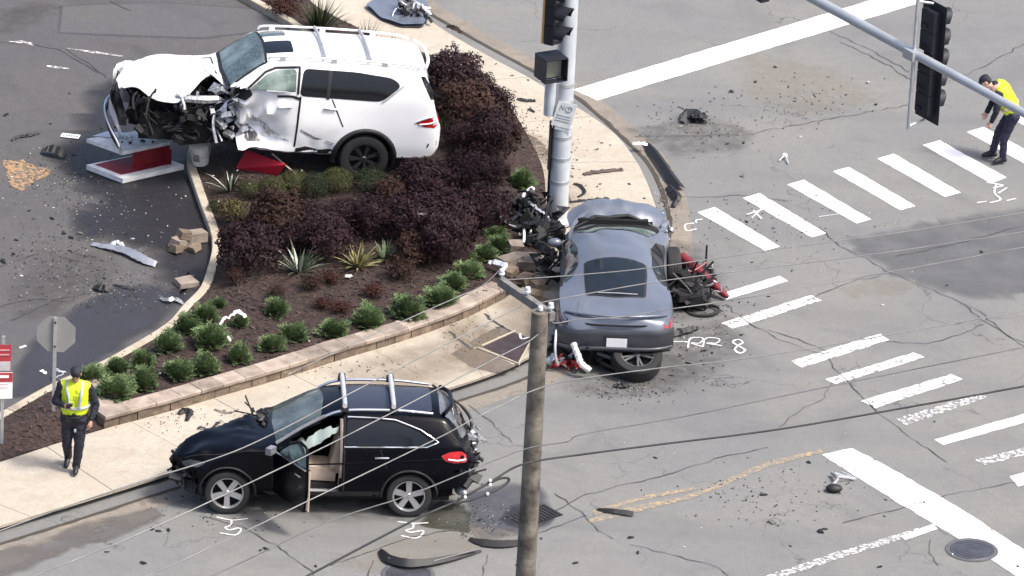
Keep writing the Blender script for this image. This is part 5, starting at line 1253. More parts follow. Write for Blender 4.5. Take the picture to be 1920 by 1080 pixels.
# ferny green mounds
GF = 'ferny green mounds along the wall'
fm = [(fern_mound('green_mound', '', 'plant', .26, .30, 260, m_green, s, GF), .25, .32) for s in (41, 42, 43, 44, 45)]
spread(fm, [(315, 640, 28, 'green mound beside the pale lot kerb, fourth from the stop sign'), (352, 606, 24, 'green mound highest up the lot kerb'), (386, 584, 24, 'green mound just left of the small yellow-green tuft'), (394, 628, 30, 'green mound below the white torn plastic'), (268, 670, 28, 'green mound by the lot kerb behind the wall end'), (222, 684, 26, 'green mound closest to the officer with the vest'), (272, 710, 28, 'green mound just behind the wall near its left end'), (214, 722, 30, 'green mound inside the corner of the wall'), (336, 692, 32, 'broad green mound in the front row behind the wall'), (384, 683, 24, 'small green mound right of the broad front one'), (448, 661, 26, 'green mound above the middle of the wall, left of three'), (510, 640, 25, 'green mound alone below the mulch opening'), (553, 622, 29, 'green mound in the middle of the long row'), (519, 574, 30, 'green mound standing farthest up in the mulch'), (627, 609, 31, 'green mound fourth from the right in the wall row'), (690, 593, 31, 'green mound third from the right in the wall row'), (765, 573, 32, 'green mound near the bend of the wall'), (825, 548, 30, 'green mound before the last ferny clumps'), (850, 524, 26, 'green mound second from the cross arm end'), (878, 500, 28, 'green mound left of the loose white scrap'), (912, 470, 26, 'green mound next to the rubble blocks'), (938, 452, 22, 'green mound farthest right, by the detached wheel'), (170, 700, 24, 'dull green mound behind the head of the officer'), (452, 602, 18, 'small green mound under the white plastic scrap'), (412, 566, 16, 'small yellow-green tuft by the pale kerb'), (978, 332, 26, 'bright green tuft left of the signal pole'), (930, 432, 22, 'dark green mound between plum shrub and wheel')], '{}', GF, .4)
# clipped box
GB = 'clipped box balls by the white SUV'
bxs = [(leaf_mound('box_ball', '', 'shrub', .34, .27, 3600, .030, m_box, 51, GB, .10, core=.86), .34, .54), (leaf_mound('box_ball', '', 'shrub', .34, .25, 3000, .030, m_dkgreen, 52, GB, .14, core=.84), .34, .5)]
spread(bxs, [(632, 338, 38, 'olive green clipped box ball beside the rear tyre of the white SUV'), (694, 338, 36, 'dark box ball half hidden before the rear tyre'), (552, 346, 24, 'small box ball right of the red panel'), (592, 352, 28, 'dark box shrub between the two olive box balls'), (512, 352, 30, 'dark green low shrub under the red panel'), (405, 384, 20, 'dark green shrub touching the lot kerb'), (470, 352, 26, 'dark low shrub below the striped tuft')], '{}', GB, .5)
o = leaf_mound('olive_bush', 'yellow-olive loose bush at the lot kerb edge', 'shrub', .28, .22, 900, .05, m_olive, 61, None, .4, core=.4); o.location = plant_at(436, 394, .44); o.scale = (1.05, 1.05, 1)
# strap-leaved clumps
for nm, lab, n, L, w, m, m2, px, py, h, seed, dr in (
 ('strap_clump', 'green strap-leaved clump with arching pale blades in the middle of the bed', 46, .62, .026, m_strap, m_flower, 562, 488, .46, 71, .9),
 ('variegated_clump', 'yellow variegated strap-leaved clump, drying at its base', 44, .48, .026, m_varieg, m_olive, 672, 478, .46, 72, 1.0),
 ('strap_clump', 'blue-green strap-leaved clump right of the yellow one', 26, .46, .030, m_strap, None, 722, 466, .44, 73, .5),
 ('striped_clump', 'dark striped grass clump with pale arching blades below the bucket', 34, .50, .016, m_dkgreen, m_flower, 432, 342, .34, 74, 1.3),
 ('green_tuft', 'light green upright tuft right beside the tail lamp of the white SUV', 40, .42, .018, m_green, m_strap, 836, 228, .42, 75, .3),
 ('feathery_shrub', 'feathery olive green shrub at the back edge beyond the white SUV', 150, .72, .014, m_dkgreen, m_olive, 598, 38, .50, 76, .5),
 ('feathery_shrub', 'smaller feathery green shrub behind the white SUV roof rail', 90, .55, .012, m_dkgreen, m_olive, 684, 72, .36, 77, .5),
 ('feathery_shrub', 'feathery sprig of green farthest right behind the white SUV roof', 40, .40, .012, m_dkgreen, m_green, 726, 86, .26, 78, .5)):
    t = blade_tuft(nm, lab, 'plant', n, L, w, m, seed, None, dr, .9, m2); t.location = plant_at(px, py, h)
t = leaf_mound('bronze_shrub', 'low bronze shrub in the back strip by the lot kerb', 'shrub', .32, .16, 900, .05, m_redleaf, 81, None, .5, core=.4); t.location = plant_at(532, 12, .3)
# ------------------------------------------------------------------ signal pole and mast arm
m_pole = mat('galvanised_pole', (0.50, 0.54, 0.58), .45, .25, var=.12, scale=3, bump=.1)
m_sigblack = mat('signal_black', (0.006, 0.0075, 0.014), .6, var=.2)
m_sigyellow = mat('signal_yellow', (0.42, 0.26, 0.08), .5, var=.1)
m_lens = mat('dark_lens', (0.02, 0.02, 0.022), .1)
base = G(1045, 415, .14)
SP = thing('signal_pole', 'thick pale grey signal pole with a mast arm, struck by the grey coupe', 'signal pole', base)
H_ARM = 6.66
mb = MB(); mb.tube([(0, 0, -.1), (0, 0, 2), (0, 0, 4.5), (0, 0, 7.4)], [.172, .168, .16, .15], 24); mb.build('pole_shaft', m_pole, SP, smooth=60)
MB().lathe([(.26, -.02), (.26, .04), (.20, .07), (.172, .10)], None, 20).build('base_flange', m_steel, SP, smooth=30)
for z in (.78, 1.22, 1.62, 2.28, 2.6):
    MB().lathe([(.171, -.03), (.178, -.028), (.178, .028), (.171, .03)], Matrix.Translation((0, 0, z)), 20).build('clamp_band', m_steel, SP, smooth=30)
MB().tube([(-.175, -.02, .35), (-.175, -.02, 1.75)], .03, 8).build('dark_side_tube', m_blackpl, SP)  # dark tube down the left side of the pole
MB().box((-.20, -.06, 1.45), (.05, .16, .85)).build('dark_side_strip', m_blackpl, SP)  # flat dark strip on the same side, a little higher
A1 = G(1530, 0, H_ARM); A2 = G(1915, 210, H_ARM); dA = (A2 - A1); dA.z = 0; dA.normalize()
tip = A2 + dA * .55; P = [base + Vector((0, 0, H_ARM - .14)), base + dA * 2.5 + Vector((0, 0, H_ARM - .14)), tip]
P = [Vector((0, 0, H_ARM - .14)), A1 - base, A2 - base, tip - base]
mb = MB(); mb.tube(P, [.13, .085, .066, .062], 16); mb.build('mast_arm', mat('mast_arm_grey', (.36, .38, .41), .45, .3, var=.1, scale=3), SP, smooth=60)
MB().box((0, 0, H_ARM - .14), (.40, .40, .36)).build('arm_collar', m_steel, SP)

def section_bm(mb, u, nrm, c, vis=True, w=.33, hh=.355, dep=.17):
    """one signal section: housing facing nrm, u sideways"""
    R = Matrix((u, nrm, Vector((0, 0, 1)))).transposed()
    mb.box(c, (w, dep, hh - .015), R)
    mb.box(Vector(c) + Vector((0, 0, 0)), (w - .03, dep - .03, hh + .004), R)
def visor(c, u, nrm, L=.27, r=.155):
    mb = MB(); vs = []; fs = []; n = 14
    for k in range(n + 1):
        a = -.35 + (pi + .7) * k / n
        for l, rr in ((0, r), (L * (1 - .35 * (1 - max(0, sin(a)))), r * 1.02)): vs.append(Vector(c) + u * cos(a) * rr + Vector((0, 0, sin(a) * rr)) + nrm * l)
    for k in range(n): fs.append((2 * k, 2 * k + 1, 2 * k + 3, 2 * k + 2))
    mb.add(vs, fs); return mb
def signal_head(name, label, cen, ang, nsec, backplate, m_house, bracket=None, cat='traffic light'):
    """cen: middle of the housing column; ang: heading of the lenses"""
    nrm = Vector((cos(ang), sin(ang), 0)); u = Vector((-nrm.y, nrm.x, 0))
    t = thing(name, label, cat, cen)
    for k in range(nsec):
        z = (nsec - 1) / 2 * .355 - k * .355; c = Vector((0, 0, z)); mb = MB(); section_bm(mb, u, nrm, c)
        h = mb.build('housing', m_house, t)
        v = visor(c + nrm * .085, u, nrm).build('visor', m_sigblack, h, smooth=50)
        MB().lathe([(0, 0), (.145, 0)], Matrix.Translation(c + nrm * .088) @ nrm.to_track_quat('Z', 'Y').to_matrix().to_4x4(), 18).build('lens', m_lens, h)
        mb = MB(); mb.box(c - nrm * .10 + u * .06 + Vector((0, 0, -.08)), (.14, .03, .03), Matrix((u, nrm, Vector((0, 0, 1)))).transposed()); mb.build('latch', m_blackpl if m_house is m_sigblack else m_steel, h)
    if backplate:
        w, h = .34 + backplate, nsec * .355 + backplate; R = Matrix((u, nrm, Vector((0, 0, 1)))).transposed(); mb = MB()
        for cx, cz, sx, sz in ((-(w / 2 - backplate / 4), 0, backplate / 2, h), (w / 2 - backplate / 4, 0, backplate / 2, h), (0, h / 2 - backplate / 4, .34, backplate / 2), (0, -h / 2 + backplate / 4, .34, backplate / 2)): mb.box(u * cx + Vector((0, 0, cz)) + nrm * .05, (sx - .002, .012, sz), R)
        pb = mb.build('backplate', m_sigblack, t)
    return t, nrm, u
# five-section head hung on the arm, seen from behind
angH = atan2(dA.y, dA.x) + pi / 2
pc = G(1731, 104, H_ARM - .05)
k = (pc - A1).dot(dA); onarm = A1 + dA * k
hc = onarm + Vector((cos(angH), sin(angH), 0)) * .28; hc.z = H_ARM - .18
t5, nrm, u = signal_head('traffic_signal', 'black five-section traffic signal hung on the mast arm, seen from behind', hc, angH, 5, .26, m_sigblack)
sb = u if u.dot(dA) < 0 else -u
mb = MB(); q = onarm - dA * .04 - hc - Vector((cos(angH), sin(angH), 0)) * .0 + Vector((0, 0, 0)); q.z = 0
mb.tube([q + Vector((0, 0, -1.12)), q + Vector((0, 0, 1.12))], .032, 8); mb.build('support_tube', m_steel, t5, smooth=60)
mb = MB(); mb.box(q + Vector((0, 0, H_ARM - hc.z)) - Vector((cos(angH), sin(angH), 0)) * .02, (.26, .22, .16), (0, 0, atan2(dA.y, dA.x))); mb.build('arm_clamp', m_steel, t5)
mb = MB()
for z in (-1.08, 1.08): mb.tube([q + Vector((0, 0, z)), Vector((0, 0, z * .93))], .022, 6)
mb.build('bracket', m_steel, t5)
# second head further in on the arm: only its foot reaches into the picture
on2 = base + dA * 4.55; hc2 = on2 + Vector((cos(angH), sin(angH), 0)) * .28
pb = G(1441, 2, 5.9); k2 = (pb - base).dot(dA); hc2 = base + dA * k2 + Vector((cos(angH), sin(angH), 0)) * .28; hc2.z = 5.9 + .60
signal_head('traffic_signal', 'black three-section traffic signal at the top edge of the view', hc2, angH, 3, .0, m_sigblack)
# head on the pole
angP = radians(-24)
pz = 3.62; c3 = G(1036, 42, pz) ; off = Vector((-.25, -.27, 0)); c3 = base + off; c3.z = 4.12
t3, nrm, u = signal_head('pole_signal', 'three-section traffic signal in a black and yellow case on the side of the pole', c3, angP, 3, 0, m_sigblack)
R3 = Matrix((u, nrm, Vector((0, 0, 1)))).transposed()
MB().box(-nrm * .125, (.30, .04, 1.06), R3).build('yellow_back', m_sigyellow, t3)
mb = MB(); mb.tube([Vector((0, 0, -.56)), base + Vector((0, 0, -.02)) - c3 + Vector((0, 0, c3.z - base.z - .56))], .03, 6); mb.build('bracket', m_blackpl, t3)
# pedestrian signal with its hood
angW = radians(-62); c4 = base + Vector((-.30, -.30, 0)); c4.z = 3.18
PSg = thing('pedestrian_signal', 'boxy black pedestrian signal with a pale face below the pole signal', 'crossing signal', c4)
nw = Vector((cos(angW), sin(angW), 0)); uw = Vector((-nw.y, nw.x, 0)); RW = Matrix((uw, nw, Vector((0, 0, 1)))).transposed()
MB().box((0, 0, 0), (.42, .22, .43), RW).build('case', m_sigblack, PSg)
for cc, sz in ((Vector((0, 0, .21)), (.42, .20, .02)), (Vector((0, 0, -.21)), (.42, .14, .02)), (uw * .205, (.02, .20, .40)), (-uw * .205, (.02, .20, .40))): MB().box(cc + nw * .225, sz, RW).build('hood', m_sigblack, PSg)
MB().box(nw * .125, (.36, .02, .36), RW).build('face', mat('signal_face', (.20, .21, .17), .35, var=.15), PSg)
MB().box(-nw * .18, (.10, .16, .10), RW).build('mount', m_steel, PSg)
# grey control cabinet and sign on the pole
c5 = base + Vector((-.235, -.10, 0)); c5.z = 2.52
CB = thing('control_box', 'narrow pale grey control box strapped to the pole under the crossing signal', 'box', c5)
mb = MB(); mb.tube([(0, 0, -.34), (0, 0, .34)], .105, 16); mb.build('case', m_pole, CB, smooth=50); MB().box((.1, .0, 0), (.08, .10, .5)).build('strap', m_steel, CB)
sn = Vector((.10, -1, .0)).normalized(); us = Vector((1, .10, 0)).normalized(); c6 = base + sn * .185; c6.z = 2.22
PSn = thing('pole_sign', 'small tilted pale sign with faded symbols strapped to the pole', 'sign', c6)
RS = Matrix((us, -sn, Vector((0, 0, 1)))).transposed() @ Matrix.Rotation(radians(14), 3, 'Y')
MB().box((0, 0, 0), (.34, .012, .46), RS).build('plate', mat('faded_sign', (.50, .53, .54), .5, var=.12), PSn)
m_ink = mat('faded_grey_print', (.23, .25, .27), .6)
mb = MB(); mb.tube([RS @ Vector((.05 + .055 * cos(a), -.010, .12 + .055 * sin(a))) for a in np.linspace(0, 2 * pi, 17)[:-1]], .008, 4, closed=True); mb.build('symbol_ring', m_ink, PSn)
mb = MB(); mb.tube([RS @ Vector(p) for p in ((.075, -.010, .15), (.04, -.010, .14), (.06, -.010, .115), (.03, -.010, .095))], .007, 4); mb.build('symbol_mark', m_ink, PSn)
mb = MB(); mb.tube([RS @ Vector(p) for p in ((-.10, -.010, .08), (-.10, -.010, .17), (-.04, -.010, .09), (-.04, -.010, .17))], .007, 4); mb.build('symbol_letter', m_ink, PSn)
for z in (-.02, -.07, -.12): MB().box(RS @ Vector((0, -.009, z)), (.26, .006, .018), RS).build('print_line', m_ink, PSn)
MB().box((0, .02, -.25), (.30, .02, .10), RS).build('torn_sticker', mat('sticker_white', (.62, .64, .64), .6, var=.2, scale=9), PSn)

# ------------------------------------------------------------------ stop sign seen from behind
b = G(100, 786, .17)
ST = thing('stop_sign', 'grey back of an octagonal stop sign on a thin steel post', 'sign', b)
MB().box((0, 0, .85), (.055, .035, 1.9)).build('post', m_steel, ST)
r8 = .335; oc = [(r8 * cos(pi / 8 + k * pi / 4), r8 * sin(pi / 8 + k * pi / 4)) for k in range(8)]
mb = MB(); mb.prism(oc, -.0015, .0015); RO = Matrix.Rotation(radians(90), 4, 'X') @ Matrix.Identity(4)
mb.v = [tuple(Vector((0.015, .022, 1.50)) + Vector((p[0], p[2], p[1]))) for p in mb.v]
mb.build('sign_plate', mat('bare_aluminium', (.27, .268, .262), .6, .1, var=.08, scale=3), ST)
mb = MB(); mb.box((0, -.02, 1.72), (.03, .012, .03)); mb.build('bolt', m_blackpl, ST)
mb = MB(); mb.box((0, -.02, 1.30), (.03, .012, .03)); mb.build('bolt', m_blackpl, ST)
# parking sign pair at the left edge
b = G(3, 838, .17)
PK = thing('parking_sign', 'red and white parking signs stacked on a post at the left edge', 'sign', b)
MB().box((0, 0, .95), (.05, .035, 2.0)).build('post', m_steel, PK)
m_sred = mat('sign_red', (.36, .035, .045), .45, var=.08); m_swhite = mat('sign_white', (.80, .80, .80), .45, var=.03)
sp = MB().box((-.03, -.035, 1.58), (.31, .006, .46), (0, 0, .15)).build('upper_sign', m_sred, PK)
MB().box((-.03, -.040, 1.44), (.30, .004, .16), (0, 0, .15)).build('pale_band', mat('sign_grey', (.45, .44, .45), .5), sp)
for z in (1.72, 1.64): MB().box((.01, -.037, z), (.18, .008, .022), (0, 0, .15)).build('print_line', mat('sign_pink', (.55, .30, .32), .5), sp)
sp = MB().box((-.02, -.040, 1.10), (.36, .006, .46), (0, 0, .15)).build('lower_sign', m_swhite, PK)
MB().box((-.02, -.0455, 1.245), (.358, .004, .16), (0, 0, .15)).build('red_header', m_sred, sp)
for z, w in ((1.26, .24),): MB().box((-.02, -.0500, z), (w, .004, .045), (0, 0, .15)).build('header_print', m_swhite, sp)
for z in (1.12, 1.06): MB().box((-.03, -.0450, z), (.24, .004, .014), (0, 0, .15)).build('print_line', mat('sign_pink', (.55, .30, .32), .5), sp)

# ------------------------------------------------------------------ utility pole, cross arm and lines
m_wood = mat('weathered_pole_wood', (.088, .076, .062), .9, var=.4, scale=5, bump=.6, bscale=18, col2=(.135, .122, .10))
m_wood2 = mat('grey_arm_wood', (.15, .145, .14), .85, var=.3, scale=8)
m_porc = mat('porcelain', (.55, .57, .60), .3, var=.05)
ZT = 9.6; top = G(1013, 584, ZT); ub = Vector((top.x, top.y, 0))
UP = thing('utility_pole', 'weathered wooden utility pole with a cross arm in the foreground', 'utility pole', ub)
ln = Vector((.035, -.02, 0))
mb = MB(); mb.tube([(-.05, 0, -.3), (-.03, 0, 3), (-.01, 0, 6), (0, 0, ZT)], [.165, .152, .135, .115], 16); mb.build('pole_shaft', m_wood, UP, smooth=60)
za = ZT - .06; a0 = G(938, 527, za) ; a1 = G(1036, 594, za)
ax = (a1 - a0); ax.z = 0; ax.normalize(); L0 = (a0 - top).dot(ax); L1 = (a1 - top).dot(ax)
pf = Vector((-ax.y, ax.x, 0)) * -.16
arm0 = a0 - ub; arm1 = a1 - ub
mb = MB(); mb.box((arm0 + arm1) / 2, ((arm1 - arm0).length, .09, .12), (0, 0, atan2(ax.y, ax.x))); mb.build('cross_arm', m_wood2, UP)
MB().tube([arm0.lerp(arm1, .80), Vector((0, 0, za - .02))], .03, 6).build('arm_bolt', m_steel, UP)
ins = {}
for nm, f in (('a', .02), ('b', .96), ('c', .52)):
    p = arm0.lerp(arm1, f) + Vector((0, 0, .06)); mb = MB(); mb.lathe([(.012, 0), (.015, .04), (.042, .05), (.045, .07), (.028, .085), (.038, .10), (.034, .125), (.0, .14)], Matrix.Translation(p), 12); mb.build('insulator', m_porc, UP, smooth=40); ins[nm] = p
mb = MB(); mb.lathe([(.012, 0), (.035, .02), (.035, .07), (.0, .10)], Matrix.Translation((0, 0, ZT)), 12); mb.build('insulator', m_porc, UP, smooth=40)
# lines lie in vertical planes through their fixing on the pole, along the street
sdir = Vector((cos(STREET_ANG), sin(STREET_ANG), 0)); sn_ = Vector((-sdir.y, sdir.x, 0))
m_wire_l = mat('bright_wire', (.17, .17, .17), .5, .3, var=.1); m_wire_g = mat('grey_wire', (.11, .11, .115), .5, .3); m_wire_d = mat('black_cable', (.018, .018, .02), .6)
def line(label, px, off, r, m, name='power_line', extra=None):
    p0 = ub + off
    P = [ray_plane(x, y, p0, sn_) for x, y in px]
    P = smoothline(P, 8); mb = MB(); mb.tube(P, r, 6)
    c = P[len(P) // 2]; o = mb.build(name, m, smooth=60)
    return tag(o, label, 'power line', 'overhead lines at the utility pole')
oa, ob, oc_ = ins['a'].copy(), ins['b'].copy(), ins['c'].copy()
for q in (oa, ob, oc_): q.z = 0
line('thin bright line from the far end of the cross arm down left over the wall', [(-40, 1010), (110, 955), (262, 903), (455, 840), (673, 729), (800, 664), (924, 600), (979, 572)], oc_, .0092, m_wire_l)
line('curling bright line from the far insulator to the left above the wall cap', [(540, 702), (650, 650), (760, 600), (860, 556), (905, 535), (938, 505)], oa, .0070, m_wire_l)
line('bright line from the near insulator down left across the black SUV roof', [(-30, 1118), (82, 1073), (268, 998), (536, 873), (711, 786), (834, 722), (925, 674), (1000, 634), (1032, 597)], ob, .0095, m_wire_l)
line('pale line crossing the rear door of the black SUV and the pole', [(150, 1130), (277, 1080), (437, 1007), (547, 954), (800, 832), (882, 789), (940, 760), (1000, 732), (1070, 713), (1238, 690), (1420, 669), (1700, 622), (1960, 575)], Vector((0, 0, 0)) - sn_ * .16, .0092, m_wire_l)
line('grey line over the rear wheel of the black SUV running on across the road', [(320, 1112), (437, 1062), (608, 981), (742, 937), (807, 913), (940, 858), (1000, 838), (1064, 828), (1097, 813), (1287, 780), (1562, 723), (1960, 643)], Vector((0, 0, 0)) - sn_ * .19, .0092, m_wire_g)
line('thick black cable sweeping from bottom left to the road at right', [(480, 1130), (572, 1082), (775, 976), (859, 938), (925, 900), (985, 869), (1100, 851), (1240, 833), (1460, 805), (1700, 764), (1960, 717)], Vector((0, 0, 0)) - sn_ * .22, .016, m_wire_d, 'telephone_cable')
line('thin bright line from the far insulator across the coupe rear window, uppermost at right', [(938, 522), (960, 524), (1100, 514), (1227, 501), (1480, 464), (1700, 434), (1960, 392)], oa, .0080, m_wire_l)
line('thin bright line across the coupe boot, second from the top at right', [(1000, 569), (1016, 567), (1111, 549), (1240, 527), (1420, 504), (1599, 482), (1800, 453), (1960, 428)], oc_, .0080, m_wire_l)
line('thin bright line across the coupe bumper, third from the top at right', [(1032, 597), (1041, 606), (1085, 599), (1167, 594), (1260, 579), (1370, 563), (1658, 512), (1960, 456)], ob, .0088, m_wire_l)
# cable splice loop on the thick cable
P = [ray_plane(x, y, ub - sn_ * .22, sn_) for x, y in [(859, 936), (900, 915), (935, 898), (953, 897), (950, 906), (925, 921), (880, 938), (850, 944)]]
SLp = tag(MB().tube(smoothline(P, 6), .018, 7).build('cable_loop', m_wire_d, smooth=60), 'black slack loop of cable with white ties left of the utility pole', 'cable')
for x, y in ((872, 924), (872, 932), (919, 901), (919, 909), (914, 926)):
    MB().sphere(ray_plane(x, y, ub - sn_ * .25, sn_), .024, 8, 6).build('cable_tie', m_swhite, SLp, smooth=60)
sc = ray_plane(930, 500, ub + oa, sn_)
# ------------------------------------------------------------------ people
m_skin = mat('skin', (.42, .25, .18), .55, var=.08)
m_skin2 = mat('pale_skin', (.50, .31, .24), .55, var=.08)
m_navy = mat('navy_uniform', (.008, .009, .020), .75, var=.3, scale=9, bump=.4, bscale=14)
m_navy2 = mat('navy_trousers', (.010, .011, .034), .75, var=.3, scale=9, bump=.4, bscale=14)
m_hiviz = mat('hi_viz_yellow', (.56, .70, .02), .6, var=.08, scale=7, bump=.3, bscale=16)
m_reflect = mat('reflective_band', (.42, .47, .47), .4, .2, var=.1)
m_boot = mat('black_boot', (.010, .010, .012), .5)
m_hair = mat('dark_hair', (.014, .011, .010), .6)
m_eye = mat('eye_dark', (.02, .015, .015), .3)

def capsule(mb, p0, p1, r0, r1, n=12):
    p0 = Vector(p0); p1 = Vector(p1); d = (p1 - p0)
    L = max(d.length, 1e-4); R = d.normalized().to_track_quat('Z', 'Y').to_matrix().to_4x4(); M = Matrix.Translation(p0) @ R
    prof = [(0.0005, -r0)] + [(r0 * cos(a), r0 * sin(a)) for a in (-1.1, -.7, -.35, 0)] + [(r1 * cos(a), L + r1 * sin(a)) for a in (0, .35, .7, 1.1)] + [(0.0005, L + r1)]
    mb.lathe(prof, M, n)
def blend(name, shapes, m, parent, voxel=.014, smooth_it=4):
    """one continuous skin over overlapping tapered shapes"""
    mb = MB()
    for s in shapes:
        if s[0] == 'c': capsule(mb, *s[1:])
        else: mb.sphere(s[1], s[2], 14, 10, R=(s[3] if len(s) > 3 else None))
    o = mb.build(name, m, None)
    md = o.modifiers.new('r', 'REMESH'); md.mode = 'VOXEL'; md.voxel_size = voxel
    if smooth_it: ms = o.modifiers.new('s', 'SMOOTH'); ms.iterations = smooth_it; ms.factor = .5
    me = bpy.data.meshes.new_from_object(o.evaluated_get(bpy.context.evaluated_depsgraph_get()))
    old = o.data; o.modifiers.clear(); o.data = me; bpy.data.meshes.remove(old); me.name = name
    if not me.materials: me.materials.append(m)
    if name in ('jacket', 'trousers', 'vest'):
        for v in me.vertices:
            c = v.co; v.co = c + v.normal * (.012 * nz(c.x * 9, c.y * 9, c.z * 14) + .007 * nz(c.x * 22, c.y * 22, c.z * 30))
    me.polygons.foreach_set('use_smooth', [True] * len(me.polygons)); o.parent = parent
    return o
def hand(p, d, side, curl=.5, s=1.0):
    """palm, four unequal bent fingers and a side thumb; d: along the hand, side: thumb side"""
    d = Vector(d).normalized(); sd = Vector(side).normalized(); sd = (sd - d * sd.dot(d)).normalized(); nn = d.cross(sd); p = Vector(p); out = []
    out.append(('c', p, p + d * .07 * s, .030 * s, .034 * s)); out.append(('c', p + sd * .02 * s, p + d * .075 * s + sd * .028 * s, .02 * s, .018 * s)); out.append(('c', p - sd * .02 * s, p + d * .075 * s - sd * .028 * s, .02 * s, .017 * s))
    for i, (o_, l) in enumerate(((.030, .072), (.011, .082), (-.010, .076), (-.030, .060))):
        a = p + d * .08 * s + sd * o_ * s; b = a + (d * cos(curl * .6) + nn * sin(curl * .6)) * l * .5 * s; c = b + (d * cos(curl * 1.6) + nn * sin(curl * 1.6)) * l * .5 * s
        out += [('c', a, b, .0105 * s, .0095 * s), ('c', b, c, .0095 * s, .0085 * s)]
    a = p + d * .015 * s + sd * .03 * s; b = a + (d * .6 + sd * .7 + nn * .3).normalized() * .045 * s; out += [('c', a, b, .014 * s, .012 * s), ('c', b, b + (d * .9 + sd * .1 + nn * .4).normalized() * .035 * s, .012 * s, .010 * s)]
    return out
def head(c, face, up, s=1.0):
    f = Vector(face).normalized(); u = Vector(up); u = (u - f * u.dot(f)).normalized(); r = f.cross(u); c = Vector(c); R = Matrix((r, f, u)).transposed()
    sh = [('s', c + u * .02, (.076 * s, .095 * s, .105 * s), R), ('s', c - u * .055 * s + f * .018, (.058 * s, .072 * s, .065 * s), R), ('c', c + f * .095 * s + u * .012 * s, c + f * .112 * s - u * .02 * s, .011 * s, .016 * s), ('c', c + f * .078 * s - u * .062 * s - r * .022, c + f * .078 * s - u * .062 * s + r * .022, .012, .012)]
    for k in (-1, 1): sh += [('s', c + r * k * .080 * s, (.012, .022, .034), R), ('c', c + f * .080 * s + u * .034 * s + r * k * .015, c + f * .072 * s + u * .034 * s + r * k * .048, .011, .010)]
    return sh, (f, u, r, R)
def boot(p, d, toe_up=0.0):
    d = Vector(d).normalized(); p = Vector(p); return [('c', p + Vector((0, 0, .03)), p + d * .13 + Vector((0, 0, -.02 + toe_up)), .052, .046), ('c', p - d * .05 + Vector((0, 0, -.015)), p + d * .16 + Vector((0, 0, -.03 + toe_up)), .045, .038), ('c', p, p + Vector((0, 0, .14)), .052, .058)]

# officer walking on the sidewalk, towards the camera, looking down
V = Vector
o1 = thing('person', 'person in a yellow high-visibility vest and dark uniform walking on the sidewalk', 'person', G(137, 884, .142))
hd = V((.015, -.06, 1.735)); sL, sR = V((-.215, .0, 1.50)), V((.215, .02, 1.47)); hL, hR = V((-.10, .02, .93)), V((.10, .0, .93))
eL, wL = V((-.30, -.03, 1.22)), V((-.12, -.26, 1.26)); eR, wR = V((.335, .05, 1.17)), V((.27, -.08, .93))
kL, aL = V((-.11, .00, .50)), V((-.10, .28, .11)); kR, aR = V((.09, -.08, .49)), V((.05, -.03, .09))
fdir = V((.05, -1, -.55)); shp, (f, u, r, R) = head(hd, fdir, V((0, -.35, 1)))
body = shp + [('c', hd - V((0, -.04, .10)), V((0, .02, 1.50)), .055, .062), ('c', V((0, .01, 1.38)), V((0, .01, 1.0)), .145, .14), ('c', sL, sR, .062, .062), ('c', hL, hR, .11, .11),
    ('c', sL, eL, .052, .042), ('c', eL, wL, .040, .028), ('c', sR, eR, .052, .042), ('c', eR, wR, .040, .028), ('c', hL, kL, .085, .056), ('c', kL, aL, .054, .036), ('c', hR, kR, .085, .056), ('c', kR, aR, .054, .036)] + hand(wR, (-.15, -.2, -1), (-.2, -1, 0), .6) + hand(wL, (1, -.3, .1), (0, -.2, 1), 1.0)
blend('body', body, m_skin, o1, .009, 2)
blend('jacket', [('c', V((-.03, .01, 1.40)), V((-.02, .01, 1.02)), .165, .155), ('c', V((.05, .01, 1.40)), V((.04, .01, 1.02)), .165, .155), ('c', sL, sR, .085, .085), ('c', sL, eL, .078, .064), ('c', eL, wL + (eL - wL) * .12, .062, .048), ('c', sR, eR, .078, .064), ('c', eR, wR + (eR - wR) * .12, .062, .048), ('c', V((0, .03, 1.52)), V((0, .03, 1.56)), .075, .07)], m_navy, o1, .015)
blend('trousers', [('c', hL, hR, .135, .135), ('c', V((-.06, 0, .96)), V((.06, 0, .96)), .145, .145), ('c', hL, kL, .115, .082), ('c', kL, aL + V((0, 0, .02)), .082, .066), ('c', hR, kR, .115, .082), ('c', kR, aR + V((0, 0, .02)), .082, .066)], m_navy, o1, .015)
blend('boot', boot(aR, (.0, -1, 0)), m_boot, o1, .012); blend('boot', boot(aL, (-.15, -1, -.25), -.02), m_boot, o1, .012)
vest = blend('vest', [('c', V((-.06, .01, 1.43)), V((-.05, .01, 1.12)), .172, .168), ('c', V((.06, .01, 1.43)), V((.05, .01, 1.12)), .172, .168), ('c', V((-.17, .0, 1.52)), V((-.08, .01, 1.50)), .085, .10), ('c', V((.18, .01, 1.50)), V((.08, .01, 1.50)), .085, .10)], m_hiviz, o1, .014)
mb = MB(); mb.tube([V((.225 * cos(a) * 1.02, .01 + .178 * sin(a), 1.18)) for a in np.linspace(0, 2 * pi, 25)[:-1]], .026, 6, closed=True); mb.build('reflective_band', m_reflect, vest, smooth=60)
mb = MB(); mb.tube(smoothline([V((-.12, -.02, 1.60)), V((-.12, -.14, 1.50)), V((-.08, -.185, 1.36)), V((-.08, -.19, 1.20))], 5), .022, 6); mb.build('reflective_band', m_reflect, vest, smooth=60)
mb = MB(); mb.tube(smoothline([V((.12, -.02, 1.59)), V((.12, -.14, 1.49)), V((.10, -.185, 1.36)), V((.09, -.19, 1.20))], 5), .022, 6); mb.build('reflective_band', m_reflect, vest, smooth=60)
